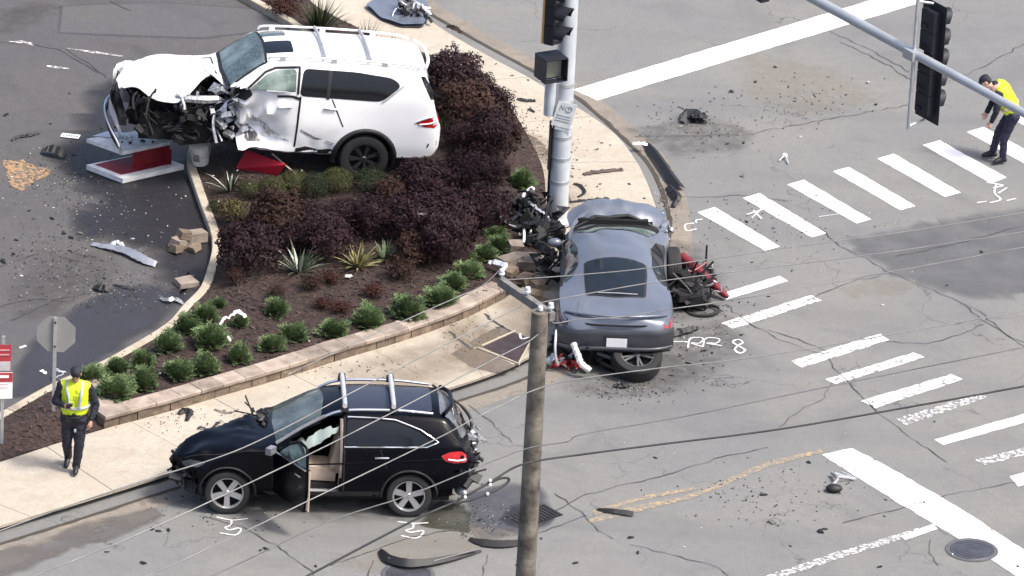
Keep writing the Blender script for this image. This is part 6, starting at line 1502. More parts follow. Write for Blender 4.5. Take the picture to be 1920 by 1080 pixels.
blend('hair', [('s', hd + u * .045 - f * .022, (.085, .096, .092), R), ('s', hd - f * .05 - u * .02, (.078, .06, .075), R)], m_hair, o1, .012)
blend('cap', [('s', hd + u * .085, (.092, .108, .062), R), ('c', hd + u * .066 + f * .07 - r * .045, hd + u * .066 + f * .07 + r * .045, .035, .035)], m_navy, o1, .012)
mb = MB()
for k in (-1, 1): mb.sphere(hd + f * .086 + u * .018 + r * k * .032, .012, 8, 6)
mb.build('eyes', m_eye, o1, smooth=60)['kind'] = 'stuff'
bel = MB(); bel.tube([V((.178 * cos(a), .005 + .158 * sin(a), 1.01)) for a in np.linspace(0, 2 * pi, 25)[:-1]], .024, 6, closed=True); bb = bel.build('duty_belt', m_boot, o1, smooth=60)
for p, s in ((V((.19, .0, .95)), (.06, .10, .18)), (V((-.19, .02, .97)), (.05, .08, .12)), (V((-.08, -.16, .99)), (.09, .05, .08))): MB().box(p, s).build('belt_pouch', m_boot, bb)
MB().box(V((.03, -.17, .80)), (.035, .02, .05)).build('key_tag', m_reflect, bb)
nb = tag(MB().box(o1.location + V((-.06, -.33, 1.30)), (.10, .02, .14), (.6, 0, .2)).build('notebook', m_blackpl), 'small dark notebook held by the person on the sidewalk', 'notebook')

# officer bent over the crosswalk, seen from the side
o2 = thing('person', 'person in a yellow vest and navy trousers bending forward over the crosswalk', 'person', G(1868, 302, .004))
hd = V((-.30, -.06, 1.54)); nk = V((-.16, -.03, 1.46)); sN, sF = V((-.06, -.20, 1.37)), V((-.04, .20, 1.40)); hN, hF = V((.23, -.10, .92)), V((.21, .10, .92))
eN, wN = V((-.09, -.24, 1.06)), V((-.17, -.22, .82)); eF, wF = V((-.12, .20, 1.10)), V((-.24, .08, .88))
kN, aN = V((.10, -.11, .50)), V((.10, -.12, .09)); kF, aF = V((.00, .10, .50)), V((-.07, .12, .09))
shp, (f, u, r, R) = head(hd, V((-1, -.15, -.75)), V((-.55, 0, 1)))
body = shp + [('c', hd + V((.05, 0, -.05)), nk, .055, .06), ('c', nk + V((.06, 0, -.05)), V((.20, 0, 1.0)), .13, .135), ('c', sN, sF, .062, .062), ('c', hN, hF, .11, .11), ('c', sN, eN, .05, .042), ('c', eN, wN, .04, .028), ('c', sF, eF, .05, .042), ('c', eF, wF, .04, .028), ('c', hN, kN, .085, .056), ('c', kN, aN, .054, .036), ('c', hF, kF, .085, .056), ('c', kF, aF, .054, .036)] + hand(wN, (-.25, 0, -1), (-1, .3, 0), .7) + hand(wF, (-.4, -.3, -1), (-1, 0, .2), .8)
blend('body', body, m_skin2, o2, .009, 2)
blend('jacket', [('c', V((-.02, -.04, 1.35)), V((.20, -.04, 1.0)), .16, .15), ('c', V((-.02, .04, 1.35)), V((.20, .04, 1.0)), .16, .15), ('c', sN, sF, .082, .082), ('c', sN, eN, .076, .064), ('c', eN, wN + (eN - wN) * .15, .062, .048), ('c', sF, eF, .076, .064), ('c', eF, wF + (eF - wF) * .15, .062, .048), ('c', nk + V((.05, 0, .0)), nk + V((.02, 0, .03)), .085, .075)], m_navy, o2, .015)
blend('trousers', [('c', hN, hF, .13, .13), ('c', V((.20, -.05, .98)), V((.20, .05, .98)), .14, .14), ('c', hN, kN, .112, .080), ('c', kN, aN + V((0, 0, .03)), .080, .064), ('c', hF, kF, .112, .080), ('c', kF, aF + V((0, 0, .03)), .080, .064)], m_navy2, o2, .015)
blend('boot', boot(aN, (-1, -.5, 0)), m_boot, o2, .012); blend('boot', boot(aF, (-1, -.1, 0)), m_boot, o2, .012)
vest = blend('vest', [('c', V((.00, -.05, 1.36)), V((.17, -.05, 1.07)), .172, .165), ('c', V((.00, .05, 1.36)), V((.17, .05, 1.07)), .172, .165), ('c', V((-.03, -.15, 1.42)), V((-.03, .15, 1.43)), .09, .09)], m_hiviz, o2, .014)
axv = V((.17, 0, -.30)).normalized(); s1 = V((0, 1, 0)); s2 = axv.cross(s1)
mb = MB(); mb.tube([V((.14, 0, 1.10)) + s1 * .225 * cos(a) + s2 * .172 * sin(a) for a in np.linspace(0, 2 * pi, 25)[:-1]], .024, 6, closed=True); mb.build('reflective_band', mat('reflective_peach', (.62, .50, .30), .5, var=.1), vest, smooth=60)
for k in (-1, 1): MB().tube(smoothline([V((-.10, k * .11, 1.47)), V((.03, k * .11, 1.51)), V((.14, k * .12, 1.35)), V((.28, k * .12, 1.16))], 5), .02, 6).build('reflective_band', m_hiviz, vest, smooth=60)
blend('hair', [('s', hd - f * .03 + u * .02, (.084, .085, .09), R)], m_hair, o2, .012)
blend('cap', [('s', hd + u * .075 - f * .005, (.092, .105, .066), R), ('c', hd + u * .055 + f * .09 - r * .04, hd + u * .055 + f * .09 + r * .04, .03, .03)], m_navy, o2, .012)
mb = MB()
for k in (-1, 1): mb.sphere(hd + f * .086 + u * .018 + r * k * .032, .012, 8, 6)
mb.build('eyes', m_eye, o2, smooth=60)['kind'] = 'stuff'
MB().tube([V((.21, 0, .99)) + V((.165 * cos(a), .19 * sin(a), -.03 * cos(a))) for a in np.linspace(0, 2 * pi, 25)[:-1]], .022, 6, closed=True).build('duty_belt', m_boot, o2, smooth=60)
# ------------------------------------------------------------------ wreckage and litter
def lowpoly(poly, z, thick, bend, seed, rz=0.0, res=.06):
    """thin bent sheet: outline in metres, wrinkled"""
    pts, fs = fill_patch(poly, res); r = random.Random(seed); o_ = r.uniform(0, 99); n = len(pts); mb = MB()
    def h(x, y): return z + bend * (nz(x * 3 + o_, y * 3) + .7) + bend * .4 * nz(x * 9, y * 9 + o_)
    up = [(p.x, p.y, h(p.x, p.y)) for p in pts]
    mb.add(up, fs); mb.add([(x, y, q - thick) for x, y, q in up], [f[::-1] for f in fs])
    ne = [i for i in range(n)]
    return mb
def rel(px, z, o): return [(p.x - o.x, p.y - o.y) for p in GP(px, z)]

def face_to(n): return Vector((0, 1, 0)).rotation_difference(Vector(n).normalized()).to_matrix().to_4x4()
# red and white broken sign cabinet
b = G(250, 330, .06)
RC = thing('sign_cabinet', 'broken red and white sign cabinet lying on the lot in front of the white SUV', 'sign cabinet', b)
m_wpanel = mat('dirty_white_panel', (.66, .66, .66), .5, var=.22, scale=5)
m_redp = mat('red_panel', (.17, .005, .012), .5, var=.25, scale=4); m_redin = mat('faded_red', (.20, .018, .028), .55, var=.35, scale=4)
def at3(px, py, z): p = G(px, py, z); return p - b
def slab4(px, z, th, nm, m):
    P = [at3(x, y, z) for x, y in px]
    return MB().prism([(p.x, p.y) for p in P], z - b.z - th, z - b.z).build(nm, m, RC)
slab4([(162, 309), (230, 335), (345, 309), (278, 285)], .16, .09, 'bottom_panel', m_wpanel)
slab4([(178, 308), (228, 327), (318, 307), (266, 289)], .168, .02, 'red_floor', m_redin)
slab4([(162, 260), (230, 284), (318, 265), (258, 245)], .52, .07, 'top_panel', m_wpanel)
P0, P1 = at3(318, 312, .17), at3(262, 290, .17)
mb = MB(); w = [at3(319, 309, .17), at3(266, 289, .17)]
mb.add([w[0], w[1], w[1] + V((0, 0, .29)), w[0] + V((0, 0, .29))], [(0, 1, 2, 3)]); mb.add([w[0] + V((.02, .0, 0)), w[1] + V((.02, 0, 0)), w[1] + V((.02, 0, .29)), w[0] + V((.02, 0, .29))], [(3, 2, 1, 0)]); mb.build('red_end', m_redp, RC)
q0 = at3(232, 328, .17); q1 = at3(319, 309, .17)
mb = MB(); bk0 = at3(258, 289, .17); bk1 = at3(190, 300, .17)
a0 = at3(318, 300, .17); a1 = at3(248, 315, .17)
mb.add([a0 + V((-.005, .015, 0)), a1, a1 + V((0, 0, .28)), a0 + V((-.005, .015, .28))], [(0, 1, 2, 3)]); mb.add([a0 + V((-.005, .035, 0)), a1 + V((0, .02, 0)), a1 + V((0, .02, .28)), a0 + V((-.005, .035, .28))], [(3, 2, 1, 0)]); mb.build('red_back', m_redp, RC)
r = random.Random(5); CR_ = []
tr = tag(MB().build('crumbs', m_torn), kind='stuff') if False else None
for i in range(14):
    x, y = r.uniform(215, 300), r.uniform(255, 270)
    p = G(x, y, .52); s = r.uniform(.02, .05)
    c = MB().box((0, 0, s * .4), (s * 1.5, s, s * .8), (r.uniform(-.4, .4), r.uniform(-.4, .4), r.uniform(0, 3))).build('wreck_crumb', r.choice([m_blackpl, m_wpanel, m_torn])); c.location = p; CR_.append((x, c))
for i, (x, c) in enumerate(sorted(CR_, key=lambda q: q[0])): tag(c, '%s crumb from the left among broken bits on the sign cabinet top' % ['first', 'second', 'third', 'fourth', 'fifth', 'sixth', 'seventh', 'eighth', 'ninth', 'tenth', 'eleventh', 'twelfth', 'thirteenth', 'fourteenth'][i], 'debris', 'crumbs on the sign cabinet')
p = at3(200, 254, .53)
MB().add(*[[p + V(q) for q in ((-.25, -.05, 0), (.2, -.12, .02), (.35, .05, .05), (0, .12, .03))], [(0, 1, 2, 3)]]).build('peeled_skin', m_silver, RC)
# bucket
b2 = G(376, 305, .22)
BK = thing('bucket', 'white plastic bucket standing crooked by the bed edge under the white SUV', 'bucket', b2, (radians(6), radians(-6), .3))
mb = MB(); mb.lathe([(.0, 0), (.145, 0), (.175, .36), (.19, .362), (.19, .385), (.172, .385), (.165, .36), (.14, .02), (0, .02)], None, 22); mb.build('pail', mat('bucket_white', (.66, .64, .60), .5, var=.15, scale=7), BK, smooth=40)
mb = MB(); mb.sphere((0, 0, .385), (.18, .18, .03), 16, 6); mb.build('lid', mat('bucket_lid', (.70, .68, .62), .5, var=.12, scale=9), BK, smooth=60)
MB().tube([(.185 * cos(a), -.06 - .185 * sin(a) * .8, .34 - .14 * sin(a)) for a in np.linspace(0, pi, 12)], .006, 5).build('bail_handle', m_steel, BK)
MB().box((-.10, -.125, .18), (.11, .02, .14), (.05, 0, -.7)).build('bucket_label', mat('worn_label', (.22, .18, .15), .7, var=.4, scale=20), BK)
# red leaning panel and stick
P = [G(462, 281, .62), G(536, 309, .60), G(520, 331, .32), G(442, 316, .32)]; c = (P[2] + P[3]) / 2
RP = MB(); RP.add([p - c for p in P] + [p - c + V((.0, .03, 0)) for p in P], [(3, 2, 1, 0), (4, 5, 6, 7), (0, 1, 5, 4), (1, 2, 6, 5), (2, 3, 7, 6), (3, 0, 4, 7)])
rp = RP.build('red_board', mat('bright_red_panel', (.38, .010, .026), .5, var=.12, scale=3)); rp.location = c
tag(rp, 'bright red rectangular panel leaning under the sill of the white SUV', 'board')
s0, s1_ = G(510, 288, .66), G(555, 327, .42); st = MB().tube([V((0, 0, 0)), s1_ - s0], .016, 6).build('wooden_stake', mat('pale_stake', (.42, .35, .29), .8)); st.location = s0
tag(st, 'thin pale wooden stake sticking out beside the red panel', 'stake')
# loose blocks thrown from the wall
def rubble(name, px, py, z, size, rz, label, m, tilt=0.0, grp=None):
    o = MB().box((0, 0, size[2] / 2), size, (tilt, tilt * .7, 0), taper=.94)
    r_ = random.Random(int(px * 7 + py)); o.v = [tuple(V(v) + V((r_.uniform(-.02, .02), r_.uniform(-.02, .02), r_.uniform(-.012, .012)))) for v in o.v]
    q = o.build(name, m); q.location = G(px, py, z); q.rotation_euler = (0, 0, rz); return tag(q, label, 'wall block', grp)
for a in ((338, 462, .06, (.34, .24, .16), .9, 'tan block on the lot, left of the pair by the kerb', m_cap, .1), (366, 452, .06, (.40, .28, .17), .4, 'tan block touching the lot kerb, right of the pair', m_cap, -.06), (345, 446, .20, (.26, .2, .13), 1.9, 'tan block piled on top of the pair by the lot kerb', m_block, .2), (330, 472, .06, (.2, .16, .12), 2.4, 'small broken tan block in front of the pair by the kerb', m_block, .25), (364, 470, .06, (.2, .14, .10), 1.1, 'brown chunk of block below the pair by the kerb', m_block, -.2), (348, 533, .06, (.36, .30, .08), .5, 'flat cap stone lying alone on the lot by the kerb', m_cap, .03),
          (965, 470, .30, (.24, .22, .16), .3, 'pinkish block standing highest in the rubble by the coupe', m_cap, .2), (958, 502, .18, (.40, .30, .20), .6, 'large tan block in the rubble at the wall end', m_cap, -.1), (990, 500, .18, (.42, .34, .18), .2, 'broad split block in the rubble nearest the coupe door', m_cap, .12), (955, 520, .15, (.36, .24, .16), 1.2, 'tan block in front of the rubble by the cross arm', m_block, .06), (985, 530, .15, (.30, .24, .14), .9, 'brown block in the rubble behind the utility pole top', m_block, -.15), (1012, 540, .15, (.28, .22, .12), .5, 'grey block lying under the coupe rear quarter', m_block, .1), (1005, 560, .15, (.22, .2, .12), .1, 'small grey block left of the coupe boot', m_block, .2), (1018, 575, .15, (.26, .18, .10), .8, 'flat brown chunk left of the coupe tail lamp', m_block, .0)):
    rubble('loose_block', *a, grp='blocks thrown from the wall')
# silver bumper piece on the lot
def stripthing(name, label, cat, px, w, m, z0=.06, lift=.10, tilt=.5, seed=0, rough=1.0):
    P = [G(x, y, z0) for x, y in px]; o = P[len(P) // 2].copy(); P = smoothline([p - o for p in P], 9); n = len(P); rr = random.Random(seed); vs = []; fs = []
    for i, p in enumerate(P):
        t = (P[min(i + 1, n - 1)] - P[max(i - 1, 0)]).normalized(); sd = V((-t.y, t.x, 0)); f = i / (n - 1); ww = .85 * (w if not isinstance(w, list) else np.interp(f, np.linspace(0, 1, len(w)), w)); h = max(0, lift * sin(pi * f) * .5 + rough * (.03 * nz(f * 9, seed) + .02 * nz(f * 25, seed)))
        j = 1 + rough * (.55 * nz(f * 14, seed + 3) + .45 * nz(f * 37, seed + 5))
        vs += [p - sd * ww * .5 * j + V((0, 0, h + .005)), p + V((0, 0, h + ww * tilt)), p + sd * ww * .5 * j + V((0, 0, h + .012 + ww * tilt * .25)), p + V((0, 0, h + ww * tilt - .02))]
    for i in range(n - 1):
        for k in range(4): fs.append((4 * i + k, 4 * i + (k + 1) % 4, 4 * i + 4 + (k + 1) % 4, 4 * i + 4 + k))
    fs.append((0, 3, 2, 1)); fs.append((4 * n - 4, 4 * n - 3, 4 * n - 2, 4 * n - 1))
    q = MB().add(vs, fs).build(name, m, smooth=40); q.location = o; return tag(q, label, cat)
stripthing('bumper_piece', 'long silver piece of bumper skin lying on the lot', 'car part', [(172, 460), (205, 468), (240, 478), (270, 492), (294, 498)], [.10, .16, .22, .24, .18], mat('silver_paint', (.36, .37, .41), .35, .4, var=.2, scale=5), seed=1, rough=.45)
stripthing('bumper_bracket', 'pale bent bracket beside the silver bumper piece', 'car part', [(204, 470), (214, 460), (226, 462), (232, 470)], .09, m_silver, seed=2)
stripthing('lamp_fragment', 'clear lamp fragment on the lot near the pale kerb', 'car part', [(300, 560), (315, 568), (330, 566), (343, 571)], [.06, .12, .10, .05], mat('lens_fragment', (.30, .31, .32), .2, .2, var=.5, scale=20), seed=3)
stripthing('plastic_tray', 'small dark plastic tray lying alone on the lot', 'car part', [(176, 540), (192, 546), (205, 546)], [.10, .18, .12], m_blackpl, seed=4)
stripthing('plastic_strip', 'thin dark strip right of the plastic tray', 'car part', [(212, 534), (232, 540), (254, 544)], .05, m_blackpl, lift=.03, seed=5)
stripthing('tail_pipe_strip', 'long curved dark strip on the lot at the left edge', 'car part', [(22, 264), (38, 258), (55, 256), (74, 250)], .06, m_blackpl, lift=.04, seed=6)
stripthing('torn_mat', 'black torn lump left of the licence plate on the lot', 'car part', [(78, 286), (92, 290), (108, 293), (124, 296)], [.10, .22, .26, .16], m_blackpl, lift=.2, seed=7)
stripthing('torn_plastic', 'white torn plastic caught on the green mounds', 'plastic scrap', [(412, 612), (420, 602), (434, 598), (446, 588), (460, 596)], [.04, .05, .05, .09, .06], m_swhite, z0=.52, seed=8)
stripthing('plastic_scrap', 'small white scrap below the torn plastic among the green mounds', 'plastic scrap', [(416, 628), (424, 634), (432, 640)], .04, m_swhite, z0=.4, seed=9)
stripthing('plastic_scrap', 'white curled scrap inside the wall corner by the officer', 'plastic scrap', [(184, 736), (188, 728), (192, 736), (198, 738)], .05, m_swhite, z0=.4, seed=10)
stripthing('white_shard', 'white shard on the lot behind the stop sign post', 'debris', [(77, 695), (86, 701)], .07, m_swhite, lift=.0, tilt=.2, seed=11)
stripthing('silver_trim_piece', 'bent silver trim behind the officer at the lot kerb', 'car part', [(106, 694), (112, 702), (122, 704), (104, 709)], .05, m_silver, z0=.2, seed=12)
stripthing('white_shard', 'white shard on the lot upper left of the stop sign', 'debris', [(37, 653), (49, 649)], .05, m_swhite, lift=.0, tilt=.2, seed=13)
stripthing('torn_tubing', 'white tangled scrap beside the pole foot in the bed', 'plastic scrap', [(978, 374), (988, 362), (1000, 358), (996, 370), (986, 378)], .05, m_swhite, z0=.4, seed=14)
stripthing('broken_board', 'pale broken board resting on the plum shrubs', 'board', [(782, 402), (812, 404), (838, 406)], .07, mat('old_board', (.12, .10, .10), .8), z0=.95, lift=0, tilt=.2, seed=15)
stripthing('chrome_strip', 'pale strips of trim lying by the detached wheel', 'car part', [(918, 362), (932, 364), (946, 368)], .06, m_silver, z0=.35, lift=.02, seed=16)
stripthing('plastic_scrap', 'white curled scrap at the foot of the yellow variegated clump', 'plastic scrap', [(648, 520), (652, 525), (660, 518)], .05, m_swhite, z0=.32, seed=17)
stripthing('plastic_bag', 'pale crumpled plastic by the rubble at the end of the wall', 'plastic scrap', [(916, 494), (930, 498), (946, 504), (938, 512)], [.08, .16, .14, .06], mat('pale_plastic', (.55, .58, .66), .4, var=.2, scale=12), z0=.42, seed=18)
# number plate on the lot
b = G(132, 256, .06); NP = thing('licence_plate', 'white licence plate with blue characters lying on the lot', 'licence plate', b, (0, 0, -.15))
MB().box((0, 0, .012), (.33, .17, .008)).build('plate', m_plate_w, NP)
for k in range(6): MB().box((-.12 + k * .048, .0, .0175), (.026, .07, .003)).build('blurred_character', m_plate_b, NP)
# bonnet of the coupe thrown on the far sidewalk
b = G(750, 30, .145)
TH = thing('thrown_bonnet', 'grey car bonnet with torn insides lying on the sidewalk at the top', 'car part', b)
ol = rel([(686, 14), (702, 2), (730, -14), (775, -22), (800, 8), (806, 34), (792, 52), (752, 51), (716, 38)], .16, b)
sheetmetal(TH, rounded(ol, .06), lambda x, y: .08 + .05 * nz(x * 2, y * 2), 'outer_skin', m_gpaint, .09, .05)
junk(TH, (-.05, -.15, .10), (.42, .22, .20), 26, m_torn, 31, 'torn_insides', (.03, .12)); junk(TH, (.0, -.2, .10), (.5, .25, .2), 18, m_blackpl, 32, 'torn_foam', (.04, .14))
stripthing('white_trim', 'white strip of trim behind the thrown bonnet', 'car part', [(752, -2), (774, 8), (792, 20), (806, 30)], .12, m_swhite, z0=.16, seed=19)
stripthing('black_trim', 'short black strip at the end of the thrown bonnet', 'car part', [(794, 28), (802, 38), (810, 44)], .08, m_blackpl, z0=.2, seed=20)
stripthing('drain_rag', 'brown leaves and rag caught in the far gutter', 'debris', [(838, 52), (850, 58), (866, 64)], [.10, .16, .10], m_mulch, z0=.15, seed=21)
# bumpers and bars on the road
stripthing('dark_bumper', 'long dark bumper lying along the corner kerb', 'car part', [(1212, 272), (1225, 292), (1243, 318), (1258, 340), (1274, 358)], [.16, .20, .18, .22, .26], m_blackpl, z0=.01, lift=.15, seed=22, rough=.3)
stripthing('bumper_end', 'pale end of the dark bumper on the kerb', 'car part', [(1186, 270), (1200, 271), (1214, 272)], .10, m_silver, z0=.15, lift=.02, seed=23)
stripthing('black_liner', 'crumpled black liner in the gutter below the dark bumper', 'car part', [(1254, 352), (1262, 366), (1270, 378), (1262, 390)], [.14, .2, .18, .1], m_blackpl, z0=.01, seed=24)
stripthing('curved_bumper', 'long curved black bumper on the road at the bottom', 'car part', [(714, 1034), (728, 1052), (760, 1064), (800, 1062), (850, 1050), (902, 1034)], [.12, .22, .24, .20, .16, .06], m_blackpl, z0=.01, lift=.12, seed=25, rough=.2)
cb_ = [G(x, y, .10) for x, y in [(728, 1046), (762, 1056), (802, 1054), (850, 1042), (896, 1030)]]; cbt = MB().tube(smoothline([p - cb_[2] for p in cb_], 6), .014, 6).build('bumper_trim_strip', mat('dull_trim', (.10, .10, .10), .5)); cbt.location = cb_[2]; tag(cbt, 'dull trim strip running along the long curved bumper at the bottom', 'car part')
stripthing('rubber_strip', 'ragged black rubber strip left of the utility pole foot', 'car part', [(880, 1012), (910, 1022), (945, 1024), (985, 1018)], [.08, .20, .20, .16], m_rub, z0=.01, lift=.05, seed=26, rough=.45)
stripthing('black_bar', 'tapering black bar lying across the faded yellow line', 'car part', [(1120, 956), (1150, 962), (1188, 966)], [.06, .13, .16], m_blackpl, z0=.01, lift=.05, seed=27, rough=.2)
b = G(1300, 226, 0.004); 
EC = thing('engine_cover', 'dark engine cover lump lying in the road above the crosswalk', 'car part', b)
sheetmetal(EC, rounded([(-.22, -.14), (.24, -.16), (.26, .08), (.18, .04), (.05, .22), (-.1, .24), (-.2, .06)], .04), lambda x, y: .12 + .06 * nz(x * 5, y * 5), 'cover', m_blackpl, .05, .10); junk(EC, (-.2, -.12, .02), (.22, .1, .14), 14, m_engine, 33, 'innards', (.04, .12))
MB().sphere((-.21, -.12, .05), .03, 8, 6).build('cap', m_silver, EC, smooth=60)
# tangled frame piece by the stop line
b = G(1572, 905, .004); TF = thing('bent_bracket', 'bent bracket with silver struts and a black foot beside the bottom stop line', 'car part', b)
mb = MB(); mb.tube(smoothline([V((-.12, -.25, .05)), V((-.02, -.05, .10)), V((-.10, .22, .06))], 6), .03, 7); mb.build('arm', mat('grey_bracket', (.30, .30, .31), .5, .4), TF, smooth=60)
MB().tube([V((-.06, .20, .07)), V((.28, .08, .05)), V((-.02, .02, .10))], .018, 6).build('strut', m_silver, TF); MB().tube([V((.06, .30, .05)), V((.28, .08, .05))], .016, 6).build('strut', m_silver, TF)
MB().sphere((-.08, -.34, .06), (.14, .10, .07), 10, 6).build('foot', m_blackpl, TF, smooth=50)
b = G(1471, 300, .004); TF2 = thing('bent_wire', 'small bent silver piece with a white cap above the crosswalk bars', 'car part', b)
MB().sphere((.0, .06, .06), (.05, .04, .05), 8, 6).build('cap', m_swhite, TF2); MB().tube(smoothline([V((-.10, -.10, .02)), V((0, .02, .07)), V((.05, -.12, .03)), V((.06, -.22, .02))], 5), .014, 5).build('wire', m_silver, TF2)

# torn-off wheel at the pole foot
b = G(975, 412, .34)
TW = thing('wheel_assembly', 'torn-off wheel with an alloy rim lying by the foot of the signal pole', 'wheel', b)
wheel(TW, (0, 0, .06), .40, .33, .22, 5, m_dalloy, 1, 'multi', face_to((-.15, -.30, .9)), split=.4, name='tyre')
MB().tube([(-.385 * cos(a) * 1.0, -.36 * sin(a) - .02, .20 - .18 * sin(a)) for a in np.linspace(-.1, pi * .62, 16)], .016, 6).build('rim_edge', m_silver, TW, smooth=60)
junk(TW, (-.3, -.05, .1), (.45, .4, .4), 26, m_engine, 41, 'hub_wreckage', (.05, .18))
stripthing('curved_trim', 'curved pale trim rising between the torn wheel and the pole', 'car part', [(978, 376), (990, 384), (1004, 394), (1022, 402)], .06, m_silver, z0=.55, seed=28)
JP = thing('wreck_heap', 'heap of black wreckage between the pole foot and the coupe', 'wreckage', G(1010, 450, .17))
junk(JP, (-.35, -.35, .02), (.35, .45, .42), 60, m_engine, 42, 'engine_part', (.06, .24)); junk(JP, (-.3, -.4, .05), (.3, .2, .4), 10, m_swhite, 43, 'white_fragment', (.03, .09))
# wreckage right of the coupe
b = G(1290, 560, .004)
RW_ = thing('wreck_heap', 'heap of black suspension wreckage on the road right of the coupe', 'wreckage', b)
junk(RW_, (-.28, -.5, .02), (.38, .75, .30), 130, m_engine, 51, 'engine_part', (.06, .26)); junk(RW_, (-.25, .1, .15), (.3, .8, .42), 9, mat('red_wreck', (.14, .018, .024), .45, .1, var=.4), 57, 'red_fragment', (.06, .20)); junk(RW_, (-.2, -.3, .1), (.5, .7, .4), 14, m_torn, 52, 'torn_sheet', (.03, .10)); junk(RW_, (-.25, -.5, .02), (.2, .0, .5), 30, m_blackpl, 53, 'black_panel', (.10, .34))
MB().tube(smoothline([(-.1, .35, .35), (-.02, .05, .36), (.12, -.12, .32), (.35, -.02, .28), (.42, .15, .25)], 6), .022, 6).build('bent_hose', mat('grey_hose', (.12, .12, .13), .5), RW_, smooth=60)
p0, p1 = G(1278, 480, .46), G(1364, 557, .08); rb = MB(); d = p1 - p0
rb.tube([V((0, 0, 0)), d * .3, d * .62, d * .92, d], [.08, .10, .085, .065, .04], 8); rbo = rb.build('red_bar', mat('red_bar', (.16, .016, .024), .45, .2, var=.3, scale=6), smooth=50); rbo.location = p0
tag(rbo, 'red bar sticking out of the wreckage right of the coupe', 'car part')
MB().tube([d * .92, d * 1.0], [.056, .035], 8).build('black_tip', m_blackpl, rbo)
lp = MB().tube([(.27 * cos(a), .22 * sin(a), .03 + .03 * cos(a)) for a in np.linspace(0, 2 * pi, 25)[:-1]], .028, 7, closed=True).build('rubber_hoop', m_rub, smooth=60); lp.location = G(1318, 585, .004)
tag(lp, 'black rubber hoop lying on the road right of the wreckage', 'car part')
MB().tube([(.25, .05, .04), (.33, .0, .03)], .012, 5).build('hoop_tail', m_rub, lp)
stripthing('black_flap', 'flat black flap on the road below the wreckage', 'car part', [(1255, 632), (1275, 628), (1298, 622), (1310, 616)], [.1, .18, .12, .05], m_blackpl, z0=.01, seed=54)
# torn wheel under the coupe's rear bumper
b = G(1192, 706, .0)
RWh = thing('wheel_assembly', 'dark alloy wheel torn round to face backwards under the coupe bumper', 'wheel', b)
wheel(RWh, (0, .05, .32), .42, .285, .30, 5, mat('mid_alloy', (.16, .165, .175), .35, .6, var=.1), 1, 'multi', face_to((.06, -cos(radians(62)), sin(radians(62)))), split=.5, name='tyre')
AX = thing('rear_axle', 'bent dark axle and arms left of the torn rear wheel', 'car part', G(1130, 690, .0))
junk(AX, (-.25, -.12, .04), (.35, .35, .42), 46, m_engine, 55, 'axle_part', (.08, .30))
MB().tube(smoothline([(-.1, -.05, .30), (.12, -.12, .26), (.3, -.05, .22)], 5), .05, 8).build('control_arm', mat('grey_arm', (.10, .105, .12), .45, .5), AX, smooth=50)
MB().tube(smoothline([(-.05, -.10, .16), (.15, -.22, .12), (.4, -.25, .05)], 5), .04, 8).build('lower_arm', m_blackpl, AX, smooth=50)
RL = thing('red_lamp_wreck', 'smashed red tail lamp and white trim on the ground left of the coupe bumper', 'car part', G(1062, 690, .0))
junk(RL, (-.28, -.1, .03), (.2, .1, .16), 16, m_red, 56, 'red_fragment', (.06, .16)); junk(RL, (-.3, -.05, .06), (.2, .25, .22), 10, m_swhite, 57, 'white_fragment', (.05, .14)); junk(RL, (-.2, 0, .02), (.3, .25, .2), 12, m_blackpl, 58, 'black_fragment', (.06, .16))
stripthing('pale_trim', 'curled pale trim below the smashed red lamp', 'car part', [(1078, 692), (1090, 688), (1098, 698), (1106, 694)], .07, m_wpanel, z0=.03, lift=.12, seed=59)
stripthing('black_piece', 'black broken piece on the road below the torn rear wheel', 'car part', [(1150, 724), (1168, 728), (1182, 724)], [.06, .12, .08], m_blackpl, z0=.01, seed=60)
# boards and flat pieces on the sidewalk
for nm, lab, P, w, m in (('splintered_board', 'splintered dark board on the sidewalk right of the pole', [(1094, 328), (1130, 323), (1168, 319)], .11, mat('dark_board', (.075, .055, .048), .8, var=.4)), ('dark_strip', 'long dark strip on the sidewalk above the coupe bonnet', [(1068, 380), (1100, 377), (1142, 373)], .06, m_blackpl), ('bent_hook', 'dark bent hook on the sidewalk beside the pole', [(1076, 345), (1088, 350), (1096, 362), (1084, 370)], .07, m_blackpl), ('black_shard', 'black shard on the sidewalk left of the crossing signal', [(970, 186), (985, 190), (1004, 190)], .09, m_blackpl), ('black_shard', 'smaller black shard under the one left of the crossing signal', [(990, 205), (1002, 211)], .05, m_blackpl)):
    stripthing(nm, lab, 'debris', P, w, m, z0=.145, lift=.03, tilt=.3, seed=hash(lab) % 97 if False else len(lab))
for nm, lab, P, w, m in (('mirror_housing', 'black broken mirror housing on the sidewalk before the wall', [(336, 778), (346, 772), (356, 776), (350, 790)], [.08, .16, .14, .08], m_blackpl), ('wood_strip', 'thin grey strip on the sidewalk behind the black SUV bonnet', [(402, 768), (425, 776), (448, 768)], .03, mat('grey_strip', (.20, .18, .16), .7)), ('dark_splinter', 'dark splinter beside the black SUV bonnet on the sidewalk', [(370, 804), (386, 805)], .05, m_blackpl), ('dark_splinter', 'short dark splinter touching the black SUV bonnet', [(398, 805), (412, 792)], .05, m_blackpl)):
    stripthing(nm, lab, 'debris', P, w, m, z0=.145, lift=.04, tilt=.4, seed=len(lab))
